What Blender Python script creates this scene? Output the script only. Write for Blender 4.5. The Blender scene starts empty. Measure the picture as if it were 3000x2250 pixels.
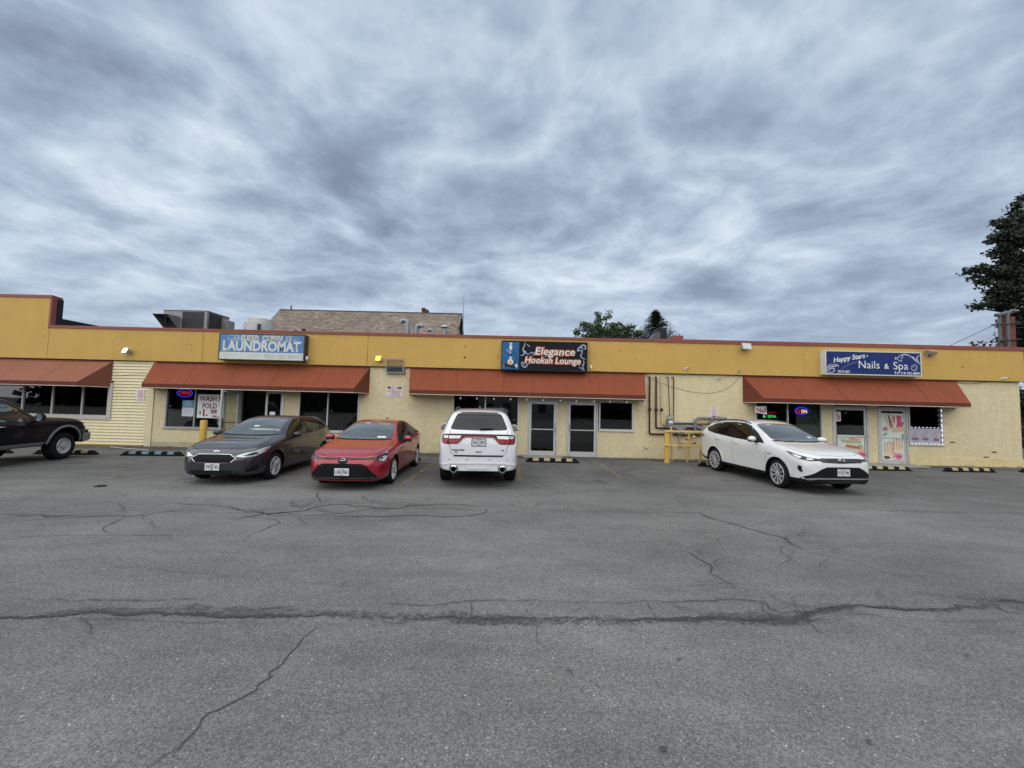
import bpy, bmesh, math, random
import numpy as np
from mathutils import Vector, Matrix
from mathutils.bvhtree import BVHTree
from mathutils.geometry import delaunay_2d_cdt
R = math.radians
random.seed(7)
scene = bpy.context.scene
col = scene.collection

# ------------------------------------------------------------------ camera
CAM_H, FPX, IW, IH = 1.87, 1170.0, 3000.0, 2250.0
YAW, PITCH, ROLL = R(-0.21), R(3.274), R(1.386)
def cam_axes():
    f = Vector((math.sin(YAW)*math.cos(PITCH), math.cos(YAW)*math.cos(PITCH), math.sin(PITCH)))
    r = Vector((math.cos(YAW), -math.sin(YAW), 0))
    u = r.cross(f)
    c, s = math.cos(ROLL), math.sin(ROLL)
    return (c*r+s*u, -s*r+c*u, f)
AX_R, AX_U, AX_F = cam_axes()
cam = bpy.data.cameras.new('camera')
cam.sensor_width = 36.0
cam.lens = FPX/IW*36.0
cam.clip_start = 0.05
cam.clip_end = 3000
camo = bpy.data.objects.new('camera', cam)
M = Matrix((AX_R, AX_U, -AX_F)).transposed().to_4x4()
M.translation = (0, 0, CAM_H)
camo.matrix_world = M
col.objects.link(camo)
scene.camera = camo

def ray(px, py):
    return AX_R*((px-IW/2)/FPX) - AX_U*((py-IH/2)/FPX) + AX_F
def G(px, py):                                   # photo pixel -> point on the ground
    d = ray(px, py); t = -CAM_H/d.z
    return (d.x*t, d.y*t)
def FX(px, py, Y=15.52):                         # photo pixel -> (x, z) on the plane y = Y
    d = ray(px, py); t = Y/d.y
    return (d.x*t, CAM_H+d.z*t)

# ------------------------------------------------------------------ world and sun
SUN_EL, SUN_AZ = R(52), R(205)                   # azimuth clockwise from +Y
SKY_OFF = (6.2, 1.3, 0.0)
world = bpy.data.worlds.new('World'); scene.world = world
world.use_nodes = True
wn = world.node_tree; wn.nodes.clear()
def wnode(t, **k):
    n = wn.nodes.new(t)
    for a, b in k.items(): setattr(n, a, b)
    return n
wo = wnode('ShaderNodeOutputWorld'); bg = wnode('ShaderNodeBackground')
bg.inputs['Strength'].default_value = 0.1
wn.links.new(bg.outputs[0], wo.inputs[0])
sky = wnode('ShaderNodeTexSky', sky_type='NISHITA', sun_disc=False, sun_elevation=SUN_EL, sun_rotation=SUN_AZ)
sky.dust_density = 3.0
tc = wnode('ShaderNodeTexCoord'); sep = wnode('ShaderNodeSeparateXYZ')
wn.links.new(tc.outputs['Generated'], sep.inputs[0])
def wmath(op, a, b=None, clamp=False):
    n = wnode('ShaderNodeMath', operation=op); n.use_clamp = clamp
    for i, v in enumerate((a, b)):
        if v is None: continue
        if isinstance(v, (int, float)): n.inputs[i].default_value = v
        else: wn.links.new(v, n.inputs[i])
    return n.outputs[0]
zz = wmath('ADD', wmath('MAXIMUM', sep.outputs[2], 0.0), 0.15)
cmb = wnode('ShaderNodeCombineXYZ')
wn.links.new(wmath('DIVIDE', sep.outputs[0], zz), cmb.inputs[0])
wn.links.new(wmath('DIVIDE', sep.outputs[1], zz), cmb.inputs[1])
def cloud(scale, detail, rough, dist, sc, rot, off):
    mp = wnode('ShaderNodeMapping')
    mp.inputs['Scale'].default_value = sc; mp.inputs['Rotation'].default_value = (0, 0, R(rot)); mp.inputs['Location'].default_value = off
    wn.links.new(cmb.outputs[0], mp.inputs[0])
    n = wnode('ShaderNodeTexNoise')
    n.inputs['Scale'].default_value = scale; n.inputs['Detail'].default_value = detail
    n.inputs['Roughness'].default_value = rough; n.inputs['Distortion'].default_value = dist
    wn.links.new(mp.outputs[0], n.inputs['Vector'])
    return n.outputs['Fac']
# a broken sheet of stratocumulus: broad banks, rounded puffs inside them, fine wisps
c1 = cloud(0.75, 3, 0.50, 0.15, (0.85, 1.25, 1), 12, SKY_OFF)
c2 = cloud(2.1, 4, 0.50, 0.25, (1.0, 1.15, 1), -20, (1.7, 4.2, 0.5))
c3 = cloud(6.5, 7, 0.62, 0.25, (1.15, 0.9, 1), -25, (5.1, 0.3, 2.0))
puff = wmath('ABSOLUTE', wmath('SUBTRACT', cloud(1.5, 5, 0.55, 0.3, (1.0, 1.2, 1), 35, (8.3, 2.2, 1.0)), 0.5))
mixf = wmath('ADD', wmath('ADD', wmath('ADD', wmath('MULTIPLY', c1, 0.40), wmath('MULTIPLY', c2, 0.34)), wmath('MULTIPLY', c3, 0.16)), wmath('MULTIPLY', puff, -0.75))
mixf = wmath('ADD', mixf, 0.075)
ramp = wnode('ShaderNodeValToRGB')
wn.links.new(mixf, ramp.inputs[0])
cr = ramp.color_ramp
CL = [(0.33, (1.05, 1.30, 1.74)), (0.42, (1.62, 1.98, 2.53)), (0.485, (2.20, 2.64, 3.24)), (0.55, (2.92, 3.40, 3.96)), (0.64, (3.95, 4.38, 4.75))]
cr.elements[0].position = CL[0][0]; cr.elements[0].color = (*CL[0][1], 1)
cr.elements[1].position = CL[-1][0]; cr.elements[1].color = (*CL[-1][1], 1)
for p_, c_ in CL[1:-1]:
    e = cr.elements.new(p_); e.color = (*c_, 1)
mx = wnode('ShaderNodeMix', data_type='RGBA')
# thin haze of even cloud towards the horizon, clear-sky blue shows a little through the sheet
hz = wmath('POWER', wmath('SUBTRACT', 1.0, wmath('MAXIMUM', sep.outputs[2], 0.0)), 5.0)
mh = wnode('ShaderNodeMix', data_type='RGBA')
wn.links.new(wmath('MULTIPLY', hz, 0.80), mh.inputs[0])
wn.links.new(ramp.outputs[0], mh.inputs[6]); mh.inputs[7].default_value = (2.3, 2.72, 3.4, 1)
mx.inputs[0].default_value = 0.06
wn.links.new(mh.outputs[2], mx.inputs[6]); wn.links.new(sky.outputs[0], mx.inputs[7])
wn.links.new(mx.outputs[2], bg.inputs['Color'])

sl = bpy.data.lights.new('sun', 'SUN'); sl.energy = 1.5; sl.angle = R(120); sl.color = (1.0, 0.96, 0.90)
so = bpy.data.objects.new('sun', sl); col.objects.link(so)
sd = Vector((math.sin(SUN_AZ)*math.cos(SUN_EL), math.cos(SUN_AZ)*math.cos(SUN_EL), math.sin(SUN_EL)))
so.rotation_euler = sd.to_track_quat('Z', 'Y').to_euler()
so.location = (-10, -20, 40)

vs = scene.view_settings
scene.display_settings.display_device = 'sRGB'
vs.view_transform = 'Standard'; vs.look = 'None'; vs.exposure = 1.05; vs.gamma = 1.0; vs.use_curve_mapping = False

# ------------------------------------------------------------------ materials
def srgb(r, g, b):
    def f(c):
        c /= 255.0
        return c/12.92 if c <= 0.04045 else ((c+0.055)/1.055)**2.4
    return (f(r), f(g), f(b))
MATS = {}
def mat(name, base=(0.5, 0.5, 0.5), rough=0.6, metal=0.0, var=0.0, vscale=3.0, bump=0.0, bscale=60.0,
        coat=0.0, emit=None, estr=0.0, spec=0.25, ior=1.5, dirt=None, dscale=1.2, damt=0.5, streak=0.0):
    """procedural principled material: base colour with noise variation, dirt patches, bump"""
    if name in MATS: return MATS[name]
    m = bpy.data.materials.new(name); m.use_nodes = True
    nt = m.node_tree; b = nt.nodes['Principled BSDF']; L = nt.links.new
    b.inputs['Base Color'].default_value = (*base, 1)
    b.inputs['Roughness'].default_value = rough; b.inputs['Metallic'].default_value = metal
    b.inputs['Specular IOR Level'].default_value = spec; b.inputs['IOR'].default_value = ior
    b.inputs['Coat Weight'].default_value = coat; b.inputs['Coat Roughness'].default_value = 0.03
    if emit:
        b.inputs['Emission Color'].default_value = (*emit, 1); b.inputs['Emission Strength'].default_value = estr
    geo = nt.nodes.new('ShaderNodeNewGeometry')
    cur = None
    if var > 0:
        n = nt.nodes.new('ShaderNodeTexNoise'); n.inputs['Scale'].default_value = vscale; n.inputs['Detail'].default_value = 6
        n.inputs['Roughness'].default_value = 0.65
        L(geo.outputs['Position'], n.inputs['Vector'])
        r = nt.nodes.new('ShaderNodeMapRange'); L(n.outputs['Fac'], r.inputs[0])
        r.inputs[1].default_value = 0.25; r.inputs[2].default_value = 0.75
        r.inputs[3].default_value = 1-var; r.inputs[4].default_value = 1+var
        x = nt.nodes.new('ShaderNodeMix'); x.data_type = 'RGBA'; x.blend_type = 'MULTIPLY'; x.inputs[0].default_value = 1
        x.inputs[6].default_value = (*base, 1); L(r.outputs[0], x.inputs[7]); cur = x.outputs[2]
        rr = nt.nodes.new('ShaderNodeMapRange'); L(n.outputs['Fac'], rr.inputs[0])
        rr.inputs[3].default_value = max(0.02, rough-0.12); rr.inputs[4].default_value = min(1, rough+0.12)
        L(rr.outputs[0], b.inputs['Roughness'])
    if streak > 0:
        mp = nt.nodes.new('ShaderNodeMapping'); mp.inputs['Scale'].default_value = (2.6, 0.5, 0.16); mp.inputs['Location'].default_value = (1, 4, 2)
        L(geo.outputs['Position'], mp.inputs[0])
        n = nt.nodes.new('ShaderNodeTexNoise'); n.inputs['Scale'].default_value = 2.2; n.inputs['Detail'].default_value = 6; n.inputs['Roughness'].default_value = 0.7
        L(mp.outputs[0], n.inputs['Vector'])
        r = nt.nodes.new('ShaderNodeMapRange'); L(n.outputs['Fac'], r.inputs[0])
        r.inputs[1].default_value = 0.35; r.inputs[2].default_value = 0.75; r.inputs[3].default_value = 1+streak*0.6; r.inputs[4].default_value = 1-streak
        x = nt.nodes.new('ShaderNodeMix'); x.data_type = 'RGBA'; x.blend_type = 'MULTIPLY'; x.inputs[0].default_value = 1
        if cur is None: x.inputs[6].default_value = (*base, 1)
        else: L(cur, x.inputs[6])
        L(r.outputs[0], x.inputs[7]); cur = x.outputs[2]
    if dirt:
        n = nt.nodes.new('ShaderNodeTexNoise'); n.inputs['Scale'].default_value = dscale; n.inputs['Detail'].default_value = 9
        n.inputs['Roughness'].default_value = 0.72
        mp = nt.nodes.new('ShaderNodeMapping'); mp.inputs['Scale'].default_value = (1, 1, 0.45); mp.inputs['Location'].default_value = (3, 1, 5)
        L(geo.outputs['Position'], mp.inputs[0]); L(mp.outputs[0], n.inputs['Vector'])
        r = nt.nodes.new('ShaderNodeMapRange'); L(n.outputs['Fac'], r.inputs[0])
        r.inputs[1].default_value = 0.52; r.inputs[2].default_value = 0.74; r.inputs[3].default_value = 0; r.inputs[4].default_value = damt
        x = nt.nodes.new('ShaderNodeMix'); x.data_type = 'RGBA'; L(r.outputs[0], x.inputs[0])
        if cur is None: x.inputs[6].default_value = (*base, 1)
        else: L(cur, x.inputs[6])
        x.inputs[7].default_value = (*dirt, 1); cur = x.outputs[2]
    if cur is not None: L(cur, b.inputs['Base Color'])
    if bump > 0:
        n = nt.nodes.new('ShaderNodeTexNoise'); n.inputs['Scale'].default_value = bscale; n.inputs['Detail'].default_value = 5
        L(geo.outputs['Position'], n.inputs['Vector'])
        bp = nt.nodes.new('ShaderNodeBump'); bp.inputs['Strength'].default_value = bump; bp.inputs['Distance'].default_value = 0.01
        L(n.outputs['Fac'], bp.inputs['Height']); L(bp.outputs[0], b.inputs['Normal'])
    MATS[name] = m
    return m

def glass_mat(name, tint=(0.8, 0.84, 0.82), rough=0.01, refl=1.0):
    if name in MATS: return MATS[name]
    m = bpy.data.materials.new(name); m.use_nodes = True
    nt = m.node_tree; nt.nodes.clear(); L = nt.links.new
    o = nt.nodes.new('ShaderNodeOutputMaterial'); mix = nt.nodes.new('ShaderNodeMixShader')
    t = nt.nodes.new('ShaderNodeBsdfTransparent'); t.inputs[0].default_value = (*tint, 1)
    g = nt.nodes.new('ShaderNodeBsdfGlossy'); g.inputs['Roughness'].default_value = rough; g.inputs[0].default_value = (1, 1, 1, 1)
    fr = nt.nodes.new('ShaderNodeFresnel'); fr.inputs[0].default_value = 1.5
    mu = nt.nodes.new('ShaderNodeMath'); mu.operation = 'MULTIPLY'; mu.use_clamp = True; mu.inputs[1].default_value = 1.6*refl
    geo = nt.nodes.new('ShaderNodeNewGeometry')
    n = nt.nodes.new('ShaderNodeTexNoise'); n.inputs['Scale'].default_value = 0.9; n.inputs['Detail'].default_value = 1
    bp = nt.nodes.new('ShaderNodeBump'); bp.inputs['Strength'].default_value = 0.06; bp.inputs['Distance'].default_value = 0.02
    L(geo.outputs['Position'], n.inputs['Vector']); L(n.outputs['Fac'], bp.inputs['Height']); L(bp.outputs[0], g.inputs['Normal'])
    L(fr.outputs[0], mu.inputs[0]); L(mu.outputs[0], mix.inputs[0]); L(t.outputs[0], mix.inputs[1]); L(g.outputs[0], mix.inputs[2]); L(mix.outputs[0], o.inputs[0])
    MATS[name] = m
    return m

# ------------------------------------------------------------------ mesh helpers
class MB:
    def __init__(s): s.v = []; s.f = []; s.m = []
    def add(s, vs, fs, mi=0):
        o = len(s.v); s.v += [tuple(v) for v in vs]
        for f in fs: s.f.append(tuple(i+o for i in f)); s.m.append(mi)
        return s
    def box(s, x0, x1, y0, y1, z0, z1, mi=0):
        return s.add([(x0,y0,z0),(x1,y0,z0),(x1,y1,z0),(x0,y1,z0),(x0,y0,z1),(x1,y0,z1),(x1,y1,z1),(x0,y1,z1)],
                     [(0,3,2,1),(4,5,6,7),(0,1,5,4),(1,2,6,5),(2,3,7,6),(3,0,4,7)], mi)
    def bevbox(s, x0, x1, y0, y1, z0, z1, b, mi=0):
        xs=(x0,x1); ys=(y0,y1); zs=(z0,z1); sg=(1,-1); V={}; vs=[]
        for i in (0,1):
            for j in (0,1):
                for k in (0,1):
                    for a in range(3):
                        p=[xs[i],ys[j],zs[k]]
                        for q in range(3):
                            if q!=a: p[q]+= sg[(i,j,k)[q]]*b
                        V[(i,j,k,a)]=len(vs); vs.append(p)
        fs=[]
        for a in range(3):
            o=[q for q in range(3) if q!=a]
            for e in (0,1):
                def idx(u,w):
                    t=[0,0,0]; t[a]=e; t[o[0]]=u; t[o[1]]=w; return V[(*t,a)]
                fs.append((idx(0,0),idx(1,0),idx(1,1),idx(0,1)))
        for a in range(3):
            o=[q for q in range(3) if q!=a]
            for u in (0,1):
                for w in (0,1):
                    def k(e,ax):
                        t=[0,0,0]; t[a]=e; t[o[0]]=u; t[o[1]]=w; return V[(*t,ax)]
                    fs.append((k(0,o[0]),k(1,o[0]),k(1,o[1]),k(0,o[1])))
        for i in (0,1):
            for j in (0,1):
                for k_ in (0,1): fs.append((V[(i,j,k_,0)],V[(i,j,k_,1)],V[(i,j,k_,2)]))
        return s.add(vs,fs,mi)
    def prism(s, poly, a, b, axis='y', mi=0):
        """extrude a 2-D polygon; axis y: poly (x,z); axis x: poly (y,z); axis z: poly (x,y)"""
        n=len(poly)
        def P(p,t): return {'y':(p[0],t,p[1]),'x':(t,p[0],p[1]),'z':(p[0],p[1],t)}[axis]
        vs=[P(p,a) for p in poly]+[P(p,b) for p in poly]
        fs=[tuple(range(n)),tuple(range(2*n-1,n-1,-1))]+[(i,i+n,(i+1)%n+n,(i+1)%n) for i in range(n)]
        return s.add(vs,fs,mi)
    def tube(s, pts, r, n=8, mi=0, cap=True):
        pts=[Vector(p) for p in pts]; rs=r if isinstance(r,(list,tuple)) else [r]*len(pts)
        vs=[]; prev=None
        for i,p in enumerate(pts):
            if i==0: t=pts[1]-pts[0]
            elif i==len(pts)-1: t=pts[-1]-pts[-2]
            else: t=(pts[i+1]-p).normalized()+(p-pts[i-1]).normalized()
            t=t.normalized() if t.length>1e-9 else Vector((0,0,1))
            if prev is None:
                a=Vector((0,0,1)) if abs(t.z)<0.9 else Vector((1,0,0))
                u=t.cross(a).normalized()
            else: u=(prev-t*prev.dot(t)).normalized()
            prev=u; w=t.cross(u)
            for k in range(n):
                an=2*math.pi*k/n; vs.append(p+(u*math.cos(an)+w*math.sin(an))*rs[i])
        fs=[]
        for i in range(len(pts)-1):
            for k in range(n):
                fs.append((i*n+k,i*n+(k+1)%n,(i+1)*n+(k+1)%n,(i+1)*n+k))
        if cap: fs+= [tuple(range(n-1,-1,-1)),tuple(range((len(pts)-1)*n,len(pts)*n))]
        return s.add(vs,fs,mi)
    def lathe(s, prof, c=(0,0,0), axis='z', n=24, mi=0, caps=True):
        vs=[]
        for r_,h in prof:
            for k in range(n):
                a=2*math.pi*k/n; x,y=r_*math.cos(a),r_*math.sin(a)
                v={'z':(x,y,h),'y':(x,h,y),'x':(h,x,y)}[axis]
                vs.append((v[0]+c[0],v[1]+c[1],v[2]+c[2]))
        fs=[(i*n+k,i*n+(k+1)%n,(i+1)*n+(k+1)%n,(i+1)*n+k) for i in range(len(prof)-1) for k in range(n)]
        if caps and prof[0][0]>1e-6: fs.append(tuple(range(n-1,-1,-1)))
        if caps and prof[-1][0]>1e-6: fs.append(tuple(range((len(prof)-1)*n,len(prof)*n)))
        return s.add(vs,fs,mi)
    def mesh(s, name, mats, smooth=0):
        me=bpy.data.meshes.new(name); me.from_pydata([tuple(v) for v in s.v],[],s.f)
        for m in (mats if isinstance(mats,(list,tuple)) else [mats]): me.materials.append(m)
        me.polygons.foreach_set('material_index',s.m)
        bm=bmesh.new(); bm.from_mesh(me); bmesh.ops.recalc_face_normals(bm,faces=bm.faces); bm.to_mesh(me); bm.free()
        if smooth:
            me.polygons.foreach_set('use_smooth',[True]*len(me.polygons)); me.set_sharp_from_angle(angle=R(smooth))
        me.update(); return me
    def build(s, name, mats, parent=None, smooth=0, label=None, loc=None):
        return link(name, s.mesh(name,mats,smooth), parent, label, loc)

def link(name, me, parent=None, label=None, loc=None):
    o=bpy.data.objects.new(name,me); col.objects.link(o)
    if parent: o.parent=parent
    if label: o['label']=label
    if loc: o.location=loc
    return o
def tag(o, label, cat, group=None):
    o['label']=label; o['category']=cat
    if group: o['group']=group
    return o
def struct(o, kind='structure'):
    o['kind']=kind; return o
def thing(name, label, cat, loc=(0,0,0), rotz=0, group=None):
    o=bpy.data.objects.new(name,None); o.empty_display_size=0.2; col.objects.link(o)
    o.location=loc; o.rotation_euler=(0,0,rotz)
    return tag(o,label,cat,group)

_txt={}
def text_mesh(body, size, mats, ext=0.0, bold=0.0, shear=0.0, spacing=1.0, width=None, line=1.0, align='CENTER', res=3):
    """flat lettering in the XY plane, centred; width squeezes it to that many metres"""
    cu=bpy.data.curves.new('lettering','FONT'); cu.body=body; cu.size=size; cu.align_x=align; cu.align_y='CENTER'
    cu.extrude=ext; cu.offset=bold; cu.shear=shear; cu.space_character=spacing; cu.space_line=line; cu.resolution_u=res
    o=bpy.data.objects.new('lettering_tmp',cu); col.objects.link(o)
    bpy.context.view_layer.update()
    me=bpy.data.meshes.new_from_object(o.evaluated_get(bpy.context.evaluated_depsgraph_get()))
    bpy.data.objects.remove(o); bpy.data.curves.remove(cu)
    if len(me.vertices):
        xs=[v.co.x for v in me.vertices]; k=1.0
        if width: k=width/max(1e-6,max(xs)-min(xs))
        cx=(max(xs)+min(xs))/2 if align=='CENTER' else 0
        for v in me.vertices: v.co.x=(v.co.x-cx)*k
    me.materials.clear(); me.materials.append(mats); me.name='lettering'
    return me
def frame_mat(origin, right, up):
    right=Vector(right).normalized(); up=Vector(up).normalized(); n=right.cross(up)
    m=Matrix((right,up,n)).transposed().to_4x4(); m.translation=origin
    return m
def text_obj(body, size, m, origin, parent, right=(1,0,0), up=(0,0,1), name='lettering', **k):
    me=text_mesh(body,size,m,**k); me.transform(frame_mat(origin,right,up))
    return link(name,me,parent)
def copy_tree(o, parent=None):
    c=o.copy(); col.objects.link(c); c.parent=parent
    for ch in list(o.children): copy_tree(ch,c)
    return c
# ------------------------------------------------------------------ ground
def asphalt(name, lo, hi, seed=0.0):
    m=bpy.data.materials.new(name); m.use_nodes=True; nt=m.node_tree; L=nt.links.new; b=nt.nodes['Principled BSDF']
    geo=nt.nodes.new('ShaderNodeNewGeometry')
    def noise(sc,det=4,ro=0.6,loc=(0,0,0),scl=(1,1,1)):
        mp=nt.nodes.new('ShaderNodeMapping'); mp.inputs['Location'].default_value=loc; mp.inputs['Scale'].default_value=scl
        L(geo.outputs['Position'],mp.inputs[0])
        n=nt.nodes.new('ShaderNodeTexNoise'); n.inputs['Scale'].default_value=sc; n.inputs['Detail'].default_value=det; n.inputs['Roughness'].default_value=ro
        L(mp.outputs[0],n.inputs['Vector']); return n.outputs['Fac']
    def rng(v,a,b_,c,d):
        r=nt.nodes.new('ShaderNodeMapRange'); L(v,r.inputs[0])
        for i,k in enumerate((a,b_,c,d)): r.inputs[i+1].default_value=k
        return r.outputs[0]
    def mul(a,bv):
        n=nt.nodes.new('ShaderNodeMath'); n.operation='MULTIPLY'
        for i,v in enumerate((a,bv)):
            if isinstance(v,(int,float)): n.inputs[i].default_value=v
            else: L(v,n.inputs[i])
        return n.outputs[0]
    # aggregate: stones of about a centimetre in dark binder
    vo=nt.nodes.new('ShaderNodeTexVoronoi'); vo.inputs['Scale'].default_value=95; vo.inputs['Randomness'].default_value=1
    L(geo.outputs['Position'],vo.inputs['Vector'])
    sp=nt.nodes.new('ShaderNodeSeparateColor'); L(vo.outputs['Color'],sp.inputs[0])
    stone=rng(sp.outputs[0],0.0,1.0,0.66,1.30)
    white=rng(sp.outputs[1],0.985,1.0,1.0,2.3)
    edge=rng(vo.outputs['Distance'],0.25,0.75,1.0,0.68)
    fine=rng(noise(260,2),0.3,0.7,0.82,1.18)
    v=mul(mul(mul(stone,white),edge),fine)
    big=rng(noise(0.22,6,0.62,(seed,3,0)),0.3,0.7,0.74,1.24)
    mid=rng(noise(1.6,6,0.66,(seed+5,1,0),(0.6,1.4,1)),0.28,0.72,0.82,1.18)
    tracks=rng(noise(0.35,5,0.6,(1+seed,9,0),(0.35,2.2,1)),0.35,0.65,0.92,1.08)
    v=mul(mul(mul(v,big),mid),tracks)
    # oil drips and grime where cars have stood, along the parking row
    sepp=nt.nodes.new('ShaderNodeSeparateXYZ'); L(geo.outputs['Position'],sepp.inputs[0])
    row=mul(rng(sepp.outputs[1],8.2,10.6,0,1),rng(noise(0.9,7,0.7,(7,seed,0),(1,0.55,1)),0.30,0.62,0.35,1.0))
    v=mul(v,rng(row,0,1,1.0,0.62))
    oil=mul(rng(sepp.outputs[1],8.6,9.6,0,1),rng(noise(1.25,5,0.6,(2.2,4.4,0)),0.60,0.68,0,1))
    v=mul(v,rng(oil,0,1,1.0,0.6))
    mx=nt.nodes.new('ShaderNodeMix'); mx.data_type='RGBA'; mx.blend_type='MULTIPLY'; mx.inputs[0].default_value=1
    tint=nt.nodes.new('ShaderNodeMix'); tint.data_type='RGBA'; L(noise(0.5,3,0.5,(seed,seed,0)),tint.inputs[0])
    tint.inputs[6].default_value=(*lo,1); tint.inputs[7].default_value=(*hi,1)
    L(tint.outputs[2],mx.inputs[6]); L(v,mx.inputs[7]); L(mx.outputs[2],b.inputs['Base Color'])
    b.inputs['Roughness'].default_value=0.86; b.inputs['Specular IOR Level'].default_value=0.35
    bp=nt.nodes.new('ShaderNodeBump'); bp.inputs['Strength'].default_value=0.75; bp.inputs['Distance'].default_value=0.006
    L(edge,bp.inputs['Height'])
    bp2=nt.nodes.new('ShaderNodeBump'); bp2.inputs['Strength'].default_value=0.35; bp2.inputs['Distance'].default_value=0.05
    L(noise(2.5,5),bp2.inputs['Height']); L(bp.outputs[0],bp2.inputs['Normal']); L(bp2.outputs[0],b.inputs['Normal'])
    return m
M_ASPH=asphalt('asphalt',(0.163,0.162,0.155),(0.192,0.190,0.180))
M_APRON=asphalt('asphalt_apron',(0.12,0.12,0.122),(0.16,0.157,0.152),4.0)
g=MB(); g.add([(-400,-400,0),(400,-400,0),(400,400,0),(-400,400,0)],[(0,1,2,3)])
struct(g.build('parking_lot_ground',M_ASPH))
g=MB(); g.box(-40,19.9,14.62,15.6,-0.05,0.012); struct(g.build('pavement_apron',M_APRON))
def worn(name, c, lo, hi, sc=14.0, rough=0.8):
    m=bpy.data.materials.new(name); m.use_nodes=True; nt=m.node_tree; L=nt.links.new; b=nt.nodes['Principled BSDF']
    b.inputs['Base Color'].default_value=(*c,1); b.inputs['Roughness'].default_value=rough
    geo=nt.nodes.new('ShaderNodeNewGeometry'); n=nt.nodes.new('ShaderNodeTexNoise'); n.inputs['Scale'].default_value=sc
    n.inputs['Detail'].default_value=8; n.inputs['Roughness'].default_value=0.75; L(geo.outputs['Position'],n.inputs['Vector'])
    n2=nt.nodes.new('ShaderNodeTexNoise'); n2.inputs['Scale'].default_value=1.3; L(geo.outputs['Position'],n2.inputs['Vector'])
    ad=nt.nodes.new('ShaderNodeMath'); ad.operation='MULTIPLY_ADD'; L(n2.outputs['Fac'],ad.inputs[0]); ad.inputs[1].default_value=0.35; L(n.outputs['Fac'],ad.inputs[2])
    r=nt.nodes.new('ShaderNodeMapRange'); L(ad.outputs[0],r.inputs[0]); r.inputs[1].default_value=lo; r.inputs[2].default_value=hi
    t=nt.nodes.new('ShaderNodeBsdfTransparent'); mx=nt.nodes.new('ShaderNodeMixShader'); o=nt.nodes['Material Output']
    L(r.outputs[0],mx.inputs[0]); L(t.outputs[0],mx.inputs[1]); L(b.outputs[0],mx.inputs[2]); L(mx.outputs[0],o.inputs[0])
    return m
M_YLINE=worn('worn_yellow_paint',(0.42,0.30,0.10),0.63,0.86)
M_YFAINT=worn('faded_yellow_paint',(0.36,0.29,0.12),0.70,0.86)
M_WLINE=worn('worn_white_paint',(0.5,0.49,0.46),0.58,0.80)
def line(pts,w,m,z=0.004,name='parking_line'):
    (x0,y0),(x1,y1)=pts; d=Vector((x1-x0,y1-y0)).normalized(); n=Vector((-d.y,d.x))*w/2; b=MB()
    b.box(0,1,0,1,0,1); b.v=[]; b.f=[]; b.m=[]
    q=[(x0+n.x,y0+n.y),(x0-n.x,y0-n.y),(x1-n.x,y1-n.y),(x1+n.x,y1+n.y)]
    b.add([(a,c,z) for a,c in q],[(0,1,2,3)])
    return struct(b.build(name,m))
for a,c,m in (((-2.53,14.3),(-2.53,9.1),M_YLINE),((0.20,14.45),(0.22,10.0),M_YLINE),((3.0,14.35),(3.02,11.1),M_YLINE),((5.66,14.2),(5.95,11.6),M_YFAINT),
              ((-4.75,11.2),(-4.6,9.0),M_YFAINT),((8.6,11.6),(9.4,8.9),M_YFAINT),((12.2,13.2),(12.9,9.2),M_YFAINT),((-8.1,12.5),(-8.2,9.6),M_YFAINT),((-10.2,13.9),(-10.3,10.4),M_YFAINT),((14.5,13.4),(15.2,9.8),M_YFAINT)):
    line((a,c),0.10,m)
line(((0.15,14.42),(14.6,14.56)),0.05,M_WLINE,0.006,'white_edge_line')
line(((-14.6,13.6),(-12.9,13.75)),0.05,M_WLINE,0.006,'white_edge_line')
line(((-4.6,14.28),(0.0,14.38)),0.04,M_WLINE,0.006,'white_edge_line')

# cracks, traced from the photograph (two halves of its lower part) onto the ground
def LC(*p): return [G(x/1.4747,y/1.4747+1350) for x,y in p]
def RC(*p): return [G(x/1.4747+1500,y/1.4747+1350) for x,y in p]
M_CRACK=mat('crack_dark',(0.062,0.061,0.059),0.95,bump=0.5,bscale=90)
M_CRUMB=worn('crumbled_asphalt',(0.078,0.077,0.074),0.60,0.84,22.0,0.95)
M_SEAM=worn('broken_crack',(0.045,0.044,0.042),0.50,0.66,6.0,0.95)
M_FAINT=worn('fine_crack',(0.045,0.044,0.043),0.50,0.72,9.0,0.95)
crng=random.Random(11); CZ=[0.0042]
def smooth_path(pts, step):
    out=[]
    for (a,b),(c,d) in zip(pts[:-1],pts[1:]):
        n=max(1,int(math.hypot(c-a,d-b)/step))
        for i in range(n): out.append((a+(c-a)*i/n,b+(d-b)*i/n))
    out.append(pts[-1]); return out
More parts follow.
